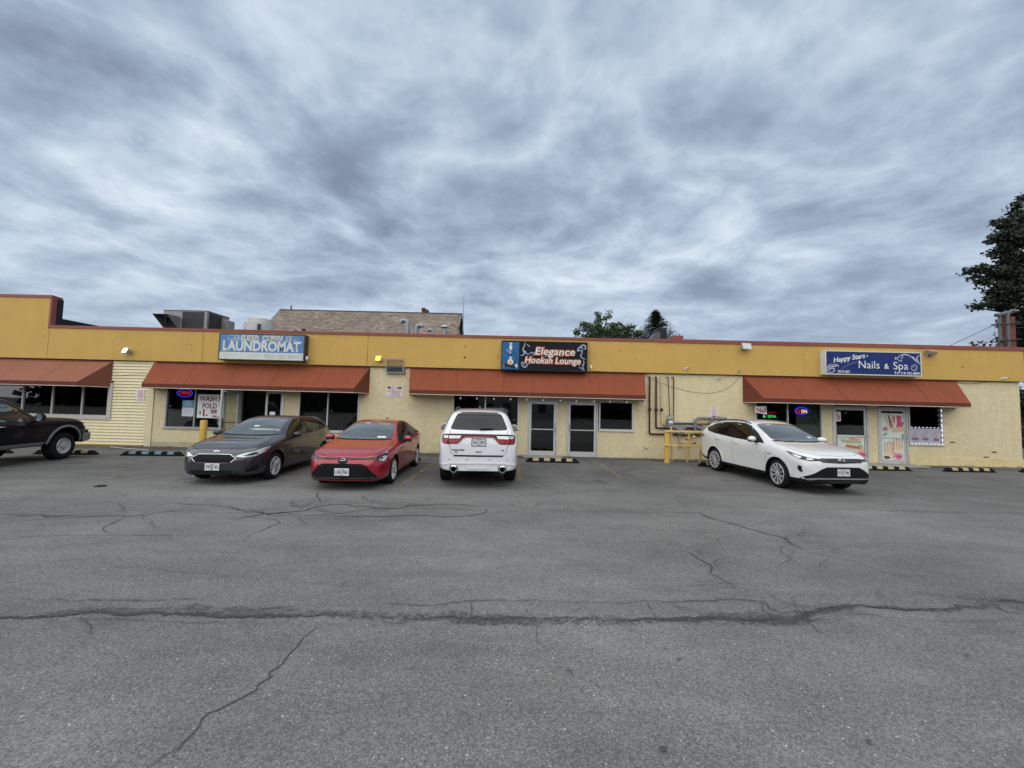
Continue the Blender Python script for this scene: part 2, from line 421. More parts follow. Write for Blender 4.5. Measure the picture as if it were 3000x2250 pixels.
def crack(pts, w, m=None, jit=0.018, step=0.05, name='pavement_crack', wob=0.7):
    w*=(0.66 if step>=0.07 else 0.62); P=smooth_path(pts,step); n=len(P); b=MB(); vs=[]; o=0.0; ww=1.0; o2=0.0
    for i,(x,y) in enumerate(P):
        a=P[max(0,i-1)]; c=P[min(n-1,i+1)]; d=Vector((c[0]-a[0],c[1]-a[1]))
        if d.length<1e-6: d=Vector((1,0))
        d.normalize(); nn=Vector((-d.y,d.x))
        o=0.80*o+crng.uniform(-jit,jit); o2=crng.uniform(-jit,jit)*0.5
        ww=min(1.6,max(0.25,ww+crng.uniform(-wob,wob)*0.5)); h=w*ww*0.5*(min(1,i/3.0+0.15) if i<n/2 else min(1,(n-1-i)/3.0+0.15))
        vs+=[(x+nn.x*(o+o2+h),y+nn.y*(o+o2+h),CZ[0]),(x+nn.x*(o+o2-h),y+nn.y*(o+o2-h),CZ[0])]
    b.add(vs,[(2*i,2*i+1,2*i+3,2*i+2) for i in range(n-1)]); CZ[0]+=0.00025
    return struct(b.build(name,m or M_CRACK))
crack(LC((0,230),(110,235),(180,232),(220,238),(320,234),(440,236),(550,242),(650,232),(740,220),(820,215)),0.035,step=0.12,jit=0.03)
crack(LC((180,232),(205,243),(320,238)),0.03,M_FAINT,step=0.1)
crack(LC((550,242),(510,260),(460,285),(450,305),(470,320)),0.022,M_FAINT,step=0.08)
crack(LC((750,182),(850,190),(990,195),(1010,210),(1090,215),(1160,235),(1250,228),(1330,215),(1380,200),(1450,190),(1500,192),(1620,205),(1730,210),(1760,195),(1900,190),(1975,188),(2040,195),(2110,200),(2212,202)),0.038,step=0.1,jit=0.03)
crack(LC((1000,255),(1070,245),(1140,232),(1240,222),(1340,215)),0.045,step=0.08,jit=0.03)
crack(LC((1300,240),(1400,235),(1510,228),(1600,210),(1740,208),(1750,218)),0.035,step=0.09,jit=0.03)
crack(LC((1060,240),(1180,255),(1200,270),(1130,300),(1070,325),(1100,335)),0.022,M_FAINT,step=0.07)
crack(LC((1390,240),(1520,238),(1650,242),(1800,238),(1910,245),(2050,235),(2090,225),(2100,205)),0.028,step=0.09)
crack(LC((1380,130),(1375,150),(1395,185)),0.025,M_FAINT,step=0.09)
crack(LC((990,195),(1060,225),(1120,222),(1180,240),(1300,228)),0.025,M_FAINT,step=0.08)
crack(LC((1385,703),(1360,735),(1310,770),(1290,800),(1240,850),(1210,885),(1165,912),(1170,935),(1120,970),(1110,990),(1060,1020),(980,1055),(900,1090),(865,1115),(855,1150),(830,1180),(800,1215),(770,1245),(700,1290),(640,1345)),0.011,step=0.03,jit=0.007)
crack(LC((470,452),(700,475),(950,495),(1200,515),(1450,540),(1700,560)),0.009,M_FAINT,step=0.06)
crack(LC((130,495),(230,465),(290,450)),0.010,M_FAINT,step=0.06)
crack(LC((0,345),(140,330),(290,322),(480,325),(800,322)),0.015,M_FAINT,step=0.09)
crack(LC((2150,295),(2170,310),(2212,325)),0.013,M_FAINT,step=0.05)
MAIN_L=LC((-60,680),(120,682),(280,668),(400,655),(540,665),(660,660),(800,665),(850,660),(950,672),(1070,675),(1160,665),(1300,672),(1420,665),(1600,668),(1700,683),(1900,682),(2050,685),(2212,685))
MAIN_R=RC((0,685),(170,685),(330,685),(600,688),(800,685),(950,680),(1060,685),(1200,690),(1260,680),(1290,650),(1400,645),(1480,630),(1620,632),(1700,640),(1830,648),(1960,632),(2040,628),(2080,605),(2300,618))
crack(MAIN_L+MAIN_R[1:],0.15,M_CRUMB,0.02,0.05,'crumbled_pavement_seam')
crack(LC((150,668),(400,650),(800,655),(1200,655),(1600,668))+RC((0,690),(500,690),(1000,688)),0.22,M_CRUMB,0.02,0.05,'crumbled_pavement_seam')
crack(RC((850,680),(1050,672),(1200,680),(1290,655)),0.22,M_CRUMB,0.03,0.05,'crumbled_pavement_seam')
crack(MAIN_L+MAIN_R[1:],0.034,M_SEAM,0.014,0.03)
crack(RC((600,690),(800,688),(1060,687),(1200,692),(1290,655),(1480,632),(1620,634)),0.045,M_SEAM,0.016,0.03)
crack(LC((800,668),(950,676),(1100,678),(1300,676)),0.022,None,0.010,0.03)
crack(LC((900,655),(1100,645),(1250,630),(1400,622),(1500,630),(1680,620),(1850,630),(2000,612),(2212,605)),0.012,None,0.010,0.035)
crack(LC((300,685),(550,690),(740,700),(960,702),(1180,705),(1390,703),(1600,710),(1800,708),(2000,705),(2212,710)),0.009,M_FAINT,0.008,0.035)
crack(LC((80,600),(300,600),(520,605),(850,600)),0.012,M_FAINT,0.015,0.04)
crack(LC((2035,612),(2040,650),(2035,690)),0.010,None,0.008,0.03)
crack(RC((2080,620),(2130,655),(2212,665)),0.014,None,0.010,0.03)
crack(RC((0,605),(200,608),(300,612),(420,612),(500,618),(580,605),(700,610),(850,608),(960,600),(1090,610),(1110,640),(1160,660),(1270,650)),0.012,None,0.010,0.03)
crack(RC((1110,575),(1135,600),(1200,620),(1300,640)),0.011,None,0.008,0.03)
crack(RC((970,548),(1110,575),(1250,580),(1390,585)),0.011,None,0.008,0.03)
crack(RC((820,558),(970,548)),0.009,None,0.006,0.03)
crack(RC((820,555),(870,590),(930,605)),0.008,M_FAINT,0.006,0.03)
crack(RC((760,395),(800,425),(860,455),(870,490),(920,520),(970,545)),0.017,None,0.012,0.04)
crack(RC((790,440),(860,470)),0.012,None,0.008,0.04)
crack(RC((600,365),(670,392)),0.010,M_FAINT,0.008,0.04)
crack(RC((0,200),(60,205),(150,215),(400,222),(650,225),(815,225),(840,240),(920,265),(1010,292),(1080,312),(1170,335),(1210,360),(1245,380),(1290,405),(1360,410),(1480,440)),0.022,None,0.022,0.08)
crack(RC((1210,360),(1220,385),(1210,420),(1235,445),(1270,465)),0.014,M_FAINT,0.012,0.05)
crack(RC((815,225),(840,205),(960,200),(1080,212),(1400,212),(1700,220),(2212,228)),0.022,M_FAINT,0.02,0.09)
crack(RC((1480,440),(1620,485),(1800,520)),0.010,M_FAINT,0.01,0.05)
crack(RC((1270,690),(1310,735),(1385,780)),0.008,None,0.006,0.03)
crack(RC((1260,700),(1500,660),(1800,690),(2100,700)),0.009,M_FAINT,0.010,0.03)
crack(RC((1500,665),(1640,685),(1830,700),(2212,690)),0.008,M_FAINT,0.010,0.03)
crack(RC((0,708),(240,715),(550,710),(820,712),(1000,712),(1270,710)),0.009,M_FAINT,0.008,0.035)
crack(RC((580,605),(600,650),(620,690)),0.009,None,0.006,0.03)
crack(RC((280,612),(300,640),(250,660)),0.008,M_FAINT,0.006,0.03)
crack(RC((1090,612),(1080,650),(1150,685)),0.010,None,0.006,0.03)
# hair cracks branching off the long ones
def branches(path,n,l0,l1,w,seed):
    rg=random.Random(seed)
    for k in range(n):
        i=rg.randrange(len(path)-1); t=rg.random(); x=path[i][0]*(1-t)+path[i+1][0]*t; y=path[i][1]*(1-t)+path[i+1][1]*t
        a=rg.uniform(0,6.28); L_=rg.uniform(l0,l1); q=[(x,y)]
        for s_ in range(4): a+=rg.uniform(-.7,.7); x+=math.cos(a)*L_/4; y+=math.sin(a)*L_/4*.6; q.append((x,y))
        crack(q,w*rg.uniform(.6,1.2),M_FAINT if k%3 else None,.02,.06 if l1<1 else .08)
branches(MAIN_R,34,.25,.9,.011,1); branches(MAIN_L,18,.25,.8,.010,2)
branches(LC((750,182),(990,195),(1160,235),(1380,200),(1620,205),(1900,190),(2212,202)),22,.6,2.0,.024,3)
branches(RC((0,200),(400,222),(815,225),(1010,292),(1210,360),(1480,440)),18,.5,1.8,.020,4)
branches(RC((760,395),(860,455),(970,545),(1250,600)),10,.3,1.0,.013,5)
branches(RC((650,300),(1000,330),(1300,420),(1700,480)),16,.5,1.6,.014,7); branches(RC((900,600),(1300,640),(1900,640)),16,.3,.9,.010,8)
branches(LC((0,230),(440,236),(820,215)),12,.6,2.0,.024,6)
# weeds and dirt where the wall meets the pavement
wb=MB(); wr2=random.Random(77)
for k in range(260):
    cx=wr2.choice((-13.2,-11.4,-8.6,-6.4,-3.6,-2.9,2.0,4.3,5.1,7.2,8.9,13.9,17.4,18.9,19.4))+wr2.gauss(0,.16); cy=15.47+wr2.uniform(-.03,.01); a=wr2.uniform(0,6.28); hgt=wr2.uniform(.03,.12)
    p=Vector((cx,cy,.012)); d=Vector((math.cos(a)*.4,-abs(math.sin(a))*.4,1)).normalized()*hgt; q=Vector((-math.sin(a),math.cos(a),0))*.006
    wb.add([p-q,p+q,p+d],[(0,1,2)])
struct(wb.build('wall_foot_weeds',mat('weed_green',(.07,.085,.03),.7,var=.3,vscale=20)),'stuff')
M_DIRT=worn('wall_foot_dirt',(0.11,0.10,0.085),0.62,0.80,7.0,0.95)
line(((-13.9,15.40),(19.6,15.40)),0.22,M_DIRT,0.0165,'wall_foot_dirt')
# loose grit in the worn seam
b=MB(); grng=random.Random(5); seam=smooth_path(MAIN_L+MAIN_R[1:],0.04)
for i in range(900):
    x,y=grng.choice(seam); x+=grng.gauss(0,0.05); y+=grng.gauss(0.02,0.07); r_=grng.uniform(0.0025,0.007)
    vs=[(x+r_*math.cos(a)*grng.uniform(.7,1.2),y+r_*math.sin(a)*grng.uniform(.7,1.2),0.012) for a in (0.3,1.6,2.9,4.2,5.4)]+[(x,y,0.012+r_*1.2)]
    b.add(vs,[(0,1,5),(1,2,5),(2,3,5),(3,4,5),(4,0,5)])
o=b.build('loose_grit',mat('grit',(0.14,0.14,0.135),0.9,var=0.6,vscale=40)); struct(o,'stuff')
# flat dark spots of gum and oil, pale litter scraps
M_SPOT=mat('gum_spot',(0.065,0.064,0.062),0.8,bump=0.3)
for px,py,r_ in ((1942,2202,0.028),(1990,1938,0.022),(1670,1972,0.018),(2832,1925,0.02),(2655,1870,0.015),(1735,1910,0.012),(2735,1910,0.014),(295,1425,0.14),(300,1424,0.1),(1235,1912,0.012),(2545,2180,0.02),(1640,1963,.011)):
    r_*=.62; x,y=G(px,py); b=MB(); b.add([(x,y,0.0195)]+[(x+r_*1.6*math.cos(k*0.6283)*grng.uniform(.7,1.2),y+r_*math.sin(k*0.6283)*grng.uniform(.7,1.2),0.0195) for k in range(10)],[(0,k+1,(k+1)%10+1) for k in range(10)])
    struct(b.build('pavement_stain',M_SPOT))

# ------------------------------------------------------------------ the shop building
YW=15.52
M_YBRICK=mat('painted_brick',(0.69,0.60,0.38),0.62,var=0.10,vscale=5.0,bump=0.25,bscale=70,streak=.06,dirt=(0.55,0.46,0.27),dscale=0.9,damt=0.30)
M_MORTAR=mat('painted_mortar',(0.55,0.47,0.285),0.7,var=0.12,vscale=6,bump=0.3,bscale=80,dirt=(0.40,0.33,0.2),damt=0.5)
M_BARE=mat('bare_brick',(0.21,0.12,0.075),0.9,var=0.3,vscale=18,bump=0.5)
M_BASE=mat('painted_plinth',(0.68,0.56,0.30),0.65,var=0.10,vscale=3,bump=0.3,bscale=30,dirt=(0.25,0.21,0.13),dscale=1.6,damt=0.45)
M_GRIME=mat('grimy_plinth',(0.46,0.40,0.26),0.75,var=0.25,vscale=2.5,bump=0.4,bscale=30,dirt=(0.10,0.095,0.075),dscale=1.3,damt=0.9)
M_STUCCO=mat('ochre_stucco',(0.54,0.345,0.096),0.72,var=0.07,vscale=1.1,bump=0.35,bscale=90,streak=.03,dirt=(0.36,0.215,0.055),dscale=0.7,damt=0.30)
M_COPING=mat('red_coping_metal',(0.24,0.072,0.055),0.45,var=0.10,vscale=2,dirt=(0.2,0.07,0.055),damt=0.4)
M_SIDING=mat('cream_siding',(0.72,0.645,0.41),0.5,var=0.05,vscale=2,dirt=(0.40,0.34,0.2),dscale=0.8,damt=0.25)
M_TRIM=mat('cream_trim',(0.66,0.58,0.38),0.5,var=0.06,vscale=3)
M_WTRIM=mat('white_window_trim',(0.48,0.45,0.42),0.5,var=0.06,vscale=4)
M_ALU=mat('aluminium',(0.56,0.56,0.55),0.38,0.30,var=0.10,vscale=6)
M_ALUD=mat('dull_aluminium',(0.36,0.35,0.33),0.5,0.3,var=0.12,vscale=6)
M_MEMBR=mat('black_membrane',(0.016,0.017,0.020),0.55,var=0.3,vscale=2)
M_ROOF=mat('roof_felt',(0.05,0.05,0.05),0.9,var=0.2)
M_INT=mat('interior_wall',(0.50,0.48,0.44),0.8,var=0.1)
M_INTF=mat('interior_floor',(0.30,0.28,0.25),0.5,var=0.2)
M_ORANGE=mat('ochre_baseboard',(0.45,0.25,0.06),0.65,var=0.15,vscale=3,dirt=(0.2,0.14,0.07),damt=0.6)
M_PANE=glass_mat('window_glass',(0.55,0.59,0.57),refl=0.85)
M_CONC=mat('concrete',(0.30,0.29,0.27),0.85,var=0.15,vscale=3,bump=0.4)

B=thing('shop_building','long single-storey shop row with ochre fascia, cream painted brick and red coping','building')
OPEN=[(-13.50,-11.15,.74,2.40),(-10.66,-8.88,0,2.40),(-8.33,-5.97,.74,2.40),(-2.34,.24,1.03,2.32),(.58,1.74,0,2.17),(2.09,3.30,0,2.17),(3.30,4.67,1.05,2.17),
      (9.39,11.97,.87,2.32),(12.36,13.73,0,2.32),(14.10,15.27,0,2.32),(15.27,16.60,.80,2.32)]
def wall_open(b,x0,x1,z0,z1,y0,y1,ops):
    xs=sorted({x0,x1,*[v for o in ops for v in o[:2] if x0<v<x1]}); zs=sorted({z0,z1,*[v for o in ops for v in o[2:] if z0<v<z1]})
    for a,c in zip(xs[:-1],xs[1:]):
        run=None
        for e,f in zip(zs[:-1],zs[1:]):
            inside=any(o[0]<=(a+c)/2<=o[1] and o[2]<=(e+f)/2<=o[3] for o in ops)
            if inside:
                if run: b.box(a,c,y0,y1,*run); run=None
            else: run=(run[0],f) if run else (e,f)
        if run: b.box(a,c,y0,y1,*run)
w=MB(); wall_open(w,-13.96,19.62,0,4.3,15.523,15.75,OPEN); w.build('wall',M_MORTAR,B)
w=MB(); wall_open(w,-24,-13.96,0,4.3,15.56,15.75,[(-23,-15.72,1.10,2.40)]); w.build('wall',M_MORTAR,B,label='wall behind cream clapboard siding')
w=MB(); w.box(19.40,19.62,15.75,24,0,4.3); w.box(-24,-23.8,15.75,24,0,4.3); w.box(-23.8,19.4,23.8,24,0,4.3); w.build('wall',M_BASE,B)
w=MB(); w.box(-23.9,19.5,15.76,23.9,4.05,4.2); w.build('flat_roof',M_ROOF,B)
# interiors
w=MB(); w.box(-23.7,19.3,15.80,22,0.0,0.03); w.build('interior_floor',M_INTF,B)
w=MB(); w.box(-23.7,19.3,15.80,22,3.0,3.05); w.build('interior_ceiling',M_INT,B)
w=MB(); w.box(-23.7,19.3,21.9,22,0.03,3.0); w.build('interior_wall',M_INT,B)
for x in (-14.6,-5.2,1.92,7.0):
    w=MB(); w.box(x-.06,x+.06,15.76,21.9,0.03,3.0); w.build('interior_wall',M_INT,B)
# bricks
BL,BHH,BJ,BC=0.203,0.0585,0.009,0.0675
def brick_geo(l): 
    e=0.004
    return [(0,0.0075,0),(l,0.0075,0),(l,0.0075,BHH),(0,0.0075,BHH),(e,0,e),(l-e,0,e),(l-e,0,BHH-e),(e,0,BHH-e)],[(4,5,6,7),(0,1,5,4),(1,2,6,5),(2,3,7,6),(3,0,4,7)]
brng=random.Random(3); full=[]; rest=MB(); bare=[]
nc=int(3.30/BC)
for r_ in range(nc):
    z=0.004+r_*BC
    segs=[(-13.955,19.615)]
    for o in OPEN:
        if o[2]-.02<z+BHH/2<o[3]+.02:
            ns=[]
            for a,c in segs:
                if o[1]<=a or o[0]>=c: ns.append((a,c)); continue
                if o[0]-a>0.03: ns.append((a,o[0]-.004))
                if c-o[1]>0.03: ns.append((o[1]+.004,c))
            segs=ns
    off=(r_%2)*(BL+BJ)/2
    for a,c in segs:
        k=math.floor((a-off)/(BL+BJ))
        while True:
            x0=off+k*(BL+BJ); x1=x0+BL; k+=1
            if x0>=c: break
            x0=max(x0,a); x1=min(x1,c)
            if x1-x0<0.025: continue
            if z<0.34 and (15.4<x0): continue
            if z<0.20 and x0<-10.5: continue
            y=15.5155+brng.uniform(-.0012,.0012)
            chip=((16.9<x0<18.6 and .34<z<.62 and brng.random()<.05) or (6.25<x0<7.0 and .55<z<1.0 and brng.random()<.14) or (15.5<x0<19.4 and .34<z<.9 and brng.random()<.003))
            (bare if chip else full).append((x0,y,z,x1-x0))
cands=[b_ for b_ in full if abs(b_[3]-BL)<1e-6]
cands.sort(key=lambda q:(q[0]-1.2)**2+(q[2]-1.3)**2*2)
pick=set(id(q) for q in cands[:300])
bme=MB().add(*brick_geo(BL)).mesh('brick',M_YBRICK)
for q in full:
    if id(q) in pick: link('brick',bme,B,loc=q[:3])
    else:
        vs,fs=brick_geo(q[3]); rest.add([(q[0]+v[0],q[1]+v[1],q[2]+v[2]) for v in vs],fs)
struct(rest.build('brickwork',M_YBRICK,B),'stuff')
bare_b=MB()
for q in bare:
    vs,fs=brick_geo(q[3]); bare_b.add([(q[0]+v[0],q[1]+v[1],q[2]+v[2]) for v in vs],fs)
if bare: struct(bare_b.build('chipped_brickwork',M_BARE,B,label='bricks where the cream paint has chipped to red clay'),'stuff')
w=MB(); w.bevbox(15.29,19.64,15.49,15.53,0.0,0.335,0.008); w.build('plinth',M_BASE,B)
w=MB(); w.bevbox(-13.95,-10.68,15.497,15.53,0.0,0.20,0.008); w.build('plinth',M_GRIME,B,label='grimy weathered plinth below the laundromat window')
# clapboard siding
def board(x0,x1,z): 
    w=MB(); w.prism([(15.535,z+.004),(15.486,z),(15.486,z+.010),(15.524,z+.113),(15.54,z+.113)],x0,x1,'x'); return w.build('siding_board',M_SIDING,B)
z=0.05
while z<3.30:
    if z+.06>0.98 and z<2.46: board(-15.57,-14.23,z)
    else: board(-23.9,-14.23,z)
    z+=0.117
w=MB(); w.box(-14.225,-13.965,15.485,15.56,0,3.31); w.build('corner_board',M_TRIM,B)
w=MB(); w.bevbox(-23.9,-14.3,15.46,15.53,-0.02,0.06,.008); w.build('baseboard',M_ORANGE,B)
# fascia panels with open joints, coping
for x0,x1 in ((-24,-18.17),(-18.155,-12.12),(-12.105,-5.70),(-5.685,2.9),(2.905,11.2),(11.205,19.70)):
    w=MB(); w.bevbox(x0,x1,15.40,15.56,3.315,5.72 if x1<-18 else 4.53,0.004); w.build('fascia_panel',M_STUCCO,B)
w=MB(); w.bevbox(19.56,19.70,15.565,23.9,3.315,4.53,.004); w.build('fascia_panel',M_STUCCO,B)
w=MB(); w.box(-18.2,19.6,15.45,15.52,3.297,3.312); w.build('drip_edge',M_MEMBR,B)
def coping(x0,x1,z,h,y0=15.37):
    w=MB(); w.prism([(y0,z),(y0,z+h),(y0+.38,z+h-.03),(y0+.38,z-.04),(y0+.30,z-.04),(y0+.30,z)],x0,x1,'x'); return w.build('coping',M_COPING,B)
xs=[-18.2,-12,-6,0,5.6]
for a,c in zip(xs[:-1],xs[1:]): coping(a+.002,c-.002,4.515,.105)
for a,c in ((5.6,12.2),(12.2,19.74)): coping(a+.002,c-.002,4.50,.145)
coping(-24,-18.13,5.70,.105)
w=MB(); w.bevbox(6.18,6.56,15.42,15.80,4.60,4.80,.006); w.build('coping_block',M_COPING,B)
w=MB(); w.box(-18.21,-18.13,15.385,15.75,4.50,5.70); w.build('coping_return',M_COPING,B)
w=MB(); w.box(-18.24,-18.10,15.76,24,4.2,4.95); w.box(-18.24,-18.10,15.57,15.76,4.62,5.69); w.build('parapet_return',M_MEMBR,B,label='black membrane-clad parapet return')
w=MB(); w.box(-18.1,19.5,15.62,15.75,4.2,4.50); w.build('parapet_back',M_MEMBR,B)

# rust spots and old fixing holes in the stucco
M_HOLE=mat('rust_spot',(.10,.055,.02),.9)
for px,py,r_ in ((1362,1015,.03),(1362,1047,.045),(1301,1073,.022),(1459,1045,.03),(1818,1026,.03),(1860,1050,.02),(1250,1032,.015),(840,1040,.018),(560,1010,.02),(2080,1050,.02),(2820,1075,.035),(2350,1040,.016),(330,1000,.02),(128,985,.03)):
    x,z_=FX(px,py,15.4); b=MB(); rg=random.Random(px); b.add([(x,15.3985,z_)]+[(x+r_*math.cos(k*.7854)*rg.uniform(.6,1.2),15.3985,z_+r_*math.sin(k*.7854)*rg.uniform(.6,1.3)) for k in range(8)],[(0,(k+1)%8+1,k+1) for k in range(8)]); b.build('rust_spot',M_HOLE,B)
# windows and doors
def window(x0,x1,z0,z1,mull,m=M_ALU,fw=.05,y0=15.505,y1=15.60,head=True):
    w=MB(); w.box(x0,x0+fw,y0,y1,z0,z1); w.box(x1-fw,x1,y0,y1,z0,z1); w.box(x0+fw,x1-fw,y0+.001,y1,z0,z0+fw*1.1); w.box(x0+fw,x1-fw,y0+.001,y1,z1-fw,z1)
    for q in mull: w.box(q-fw*.45,q+fw*.45,y0+.002,y1,z0+fw*1.1,z1-fw)
    o=w.build('window',m,B)
    s=MB(); s.bevbox(x0-.03,x1+.03,y0-.035,y0+.02,z0-.045,z0+.002,.005); s.build('sill',m,o)
    xs=[x0]+list(mull)+[x1]
    for a,c in zip(xs[:-1],xs[1:]):
        p=MB(); p.box(a+.01,c-.01,15.552,15.558,z0+.01,z1-.01); p.build('pane',M_PANE,o)
    return o
window(-13.50,-11.15,.74,2.40,[-12.36],M_ALUD)
window(-8.33,-5.97,.74,2.40,[-7.19])
window(-2.34,.24,1.03,2.32,[-1.07])
window(3.34,4.67,1.05,2.17,[])
window(9.39,11.97,.87,2.32,[10.64])
window(15.29,16.60,.80,2.32,[])
w0=window(-23,-15.72,1.10,2.42,[-21.4,-20.25,-19.10,-17.94,-16.77],M_WTRIM,.06)
s=MB(); s.bevbox(-15.715,-15.58,15.47,15.53,.98,2.42,.006); s.bevbox(-23.1,-15.72,15.465,15.53,.98,1.09,.006); s.build('window_trim',M_WTRIM,w0)
M_BARM=mat('black_bar',(0.02,0.02,0.02),0.4)
M_CLEAR=glass_mat('clear_door_glass',(0.93,0.95,0.94),refl=0.35)
def door_leaf(parent,w_,h,handle_side=1,bar=True,m=None,glass=None):
    """leaf in local coordinates: hinge edge at x=0, spans +x, faces -y, bottom z=0"""
    b=MB(); st=.085
    b.bevbox(0,st,-.022,.022,0,h,.004); b.bevbox(w_-st,w_,-.022,.022,0,h,.004); b.box(st,w_-st,-.021,.021,0,.17); b.box(st,w_-st,-.021,.021,h-.10,h)
    d=b.build('door',m or M_ALU,parent)
    p=MB(); p.box(st-.005,w_-st+.005,-.004,.002,.165,h-.095); p.build('pane',glass or M_PANE,d)
    if bar:
        p=MB(); p.box(st,w_-st,-.045,-.023,.98,1.015); p.build('push_bar',m or M_ALU,d)
    hx=w_-st*.5 if handle_side>0 else st*.5
    p=MB(); p.tube([(hx,-.022,.93),(hx,-.085,.95),(hx,-.09,1.0),(hx,-.09,1.18),(hx,-.085,1.23),(hx,-.022,1.25)],.012,8); p.build('handle',mat('steel',(.6,.6,.6),.25,1.0),d,smooth=40)
    p=MB(); p.lathe([(.001,-.036),(.022,-.036),(.022,-.02)],(hx,0,.84),'y',12); p.build('lock',mat('steel',(.6,.6,.6),.25,1.0),d)
    return d
def door(x0,x1,h,hs,transom=0,m=None):
    f=MB(); f.box(x0,x0+.055,15.495,15.60,0.012,h); f.box(x1-.055,x1,15.495,15.60,0.012,h); f.box(x0+.055,x1-.055,15.496,15.60,h-.06,h); f.box(x0+.055,x1-.055,15.49,15.62,0.012,.032)
    f.build('door_frame',m or M_ALU,B)
    d=door_leaf(B,x1-x0-.124,h-.06-.04-transom,hs,True,m); d.location=(x0+.062,15.54,.036)
    if transom:
        t=MB(); t.box(x0+.055,x1-.055,15.50,15.60,h-.06-transom,h-.06-transom+.045); t.build('transom_bar',m or M_ALU,B)
    return d
door(.58,1.74,2.17,1); door(2.09,3.30,2.17,-1)
d3=door(12.36,13.73,2.32,1,.10); d4=door(14.10,15.25,2.32,1,.10)
# laundromat entrance: right leaf shut, left leaf swung open over the pavement
f=MB(); f.box(-10.66,-10.60,15.495,15.62,.012,2.40); f.box(-8.94,-8.88,15.495,15.62,.012,2.40); f.box(-10.60,-8.94,15.496,15.62,2.28,2.40); f.build('door_frame',M_ALU,B)
dr=door_leaf(B,.68,2.22,-1); dr.location=(-9.63,15.56,.036)
dl=door_leaf(B,.95,2.22,1,False,None,M_CLEAR); dl.location=(-10.63,15.50,.036); dl.rotation_euler=(0,0,R(-91))
p=MB(); p.box(.085,.87,-.06,-.03,.98,1.01); p.build('push_bar',M_BARM,dl)
p=MB(); p.box(.18,.40,-.026,-.024,1.02,1.42); p.build('notice',mat('paper',(.75,.75,.72),.8),dr)
w=MB(); w.bevbox(.42,1.9,14.95,15.50,0,.045,.008); struct(w.build('door_step',M_CONC))
w=MB(); w.bevbox(12.1,15.3,14.75,15.49,0,.05,.008); struct(w.build('door_step',M_CONC))

# ------------------------------------------------------------------ awnings
M_AWN=mat('rust_awning_canvas',(0.215,0.056,0.024),0.8,var=0.07,vscale=0.8,bump=0.18,bscale=220,streak=.10,dirt=(0.15,0.05,0.028),dscale=0.8,damt=0.35)
M_AWNP=mat('sunfaded_awning_canvas',(0.25,0.098,0.058),0.8,var=0.07,vscale=0.8,bump=0.18,bscale=220,streak=.08)
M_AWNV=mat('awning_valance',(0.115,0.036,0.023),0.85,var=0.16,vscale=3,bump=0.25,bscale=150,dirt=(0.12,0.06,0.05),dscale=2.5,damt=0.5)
M_SEAMD=mat('awning_stitching',(0.185,0.050,0.023),.85)
M_AWNT=mat('awning_binding',(0.55,0.47,0.36),0.6,var=0.1)
def sheet(b,q,t,mi=0,nu=1,nv=1,sag=0.0):
    q=[Vector(v) for v in q]; n=(q[1]-q[0]).cross(q[3]-q[0]).normalized(); vs=[]; fs=[]
    for s_ in (0,1):
        for j in range(nv+1):
            for i in range(nu+1):
                u,v=i/nu,j/nv; p=(q[0]*(1-u)+q[1]*u)*(1-v)+(q[3]*(1-u)+q[2]*u)*v
                p=p-n*(t*s_)-n*sag*math.sin(math.pi*v)*(0.6+.4*math.sin(u*nu*2.1)); vs.append(p)
    k=(nu+1)*(nv+1)
    for j in range(nv):
        for i in range(nu):
            a=j*(nu+1)+i; fs+= [(a,a+1,a+nu+2,a+nu+1),(k+a,k+a+nu+1,k+a+nu+2,k+a+1)]
    for i in range(nu):
        a=i; fs.append((a,k+a,k+a+1,a+1)); a=nv*(nu+1)+i; fs.append((a,a+1,k+a+1,k+a))
    for j in range(nv):
        a=j*(nu+1); fs.append((a,a+nu+1,k+a+nu+1,k+a)); a=a+nu; fs.append((a,k+a,k+a+nu+1,a+nu+1))
    b.add(vs,fs,mi)
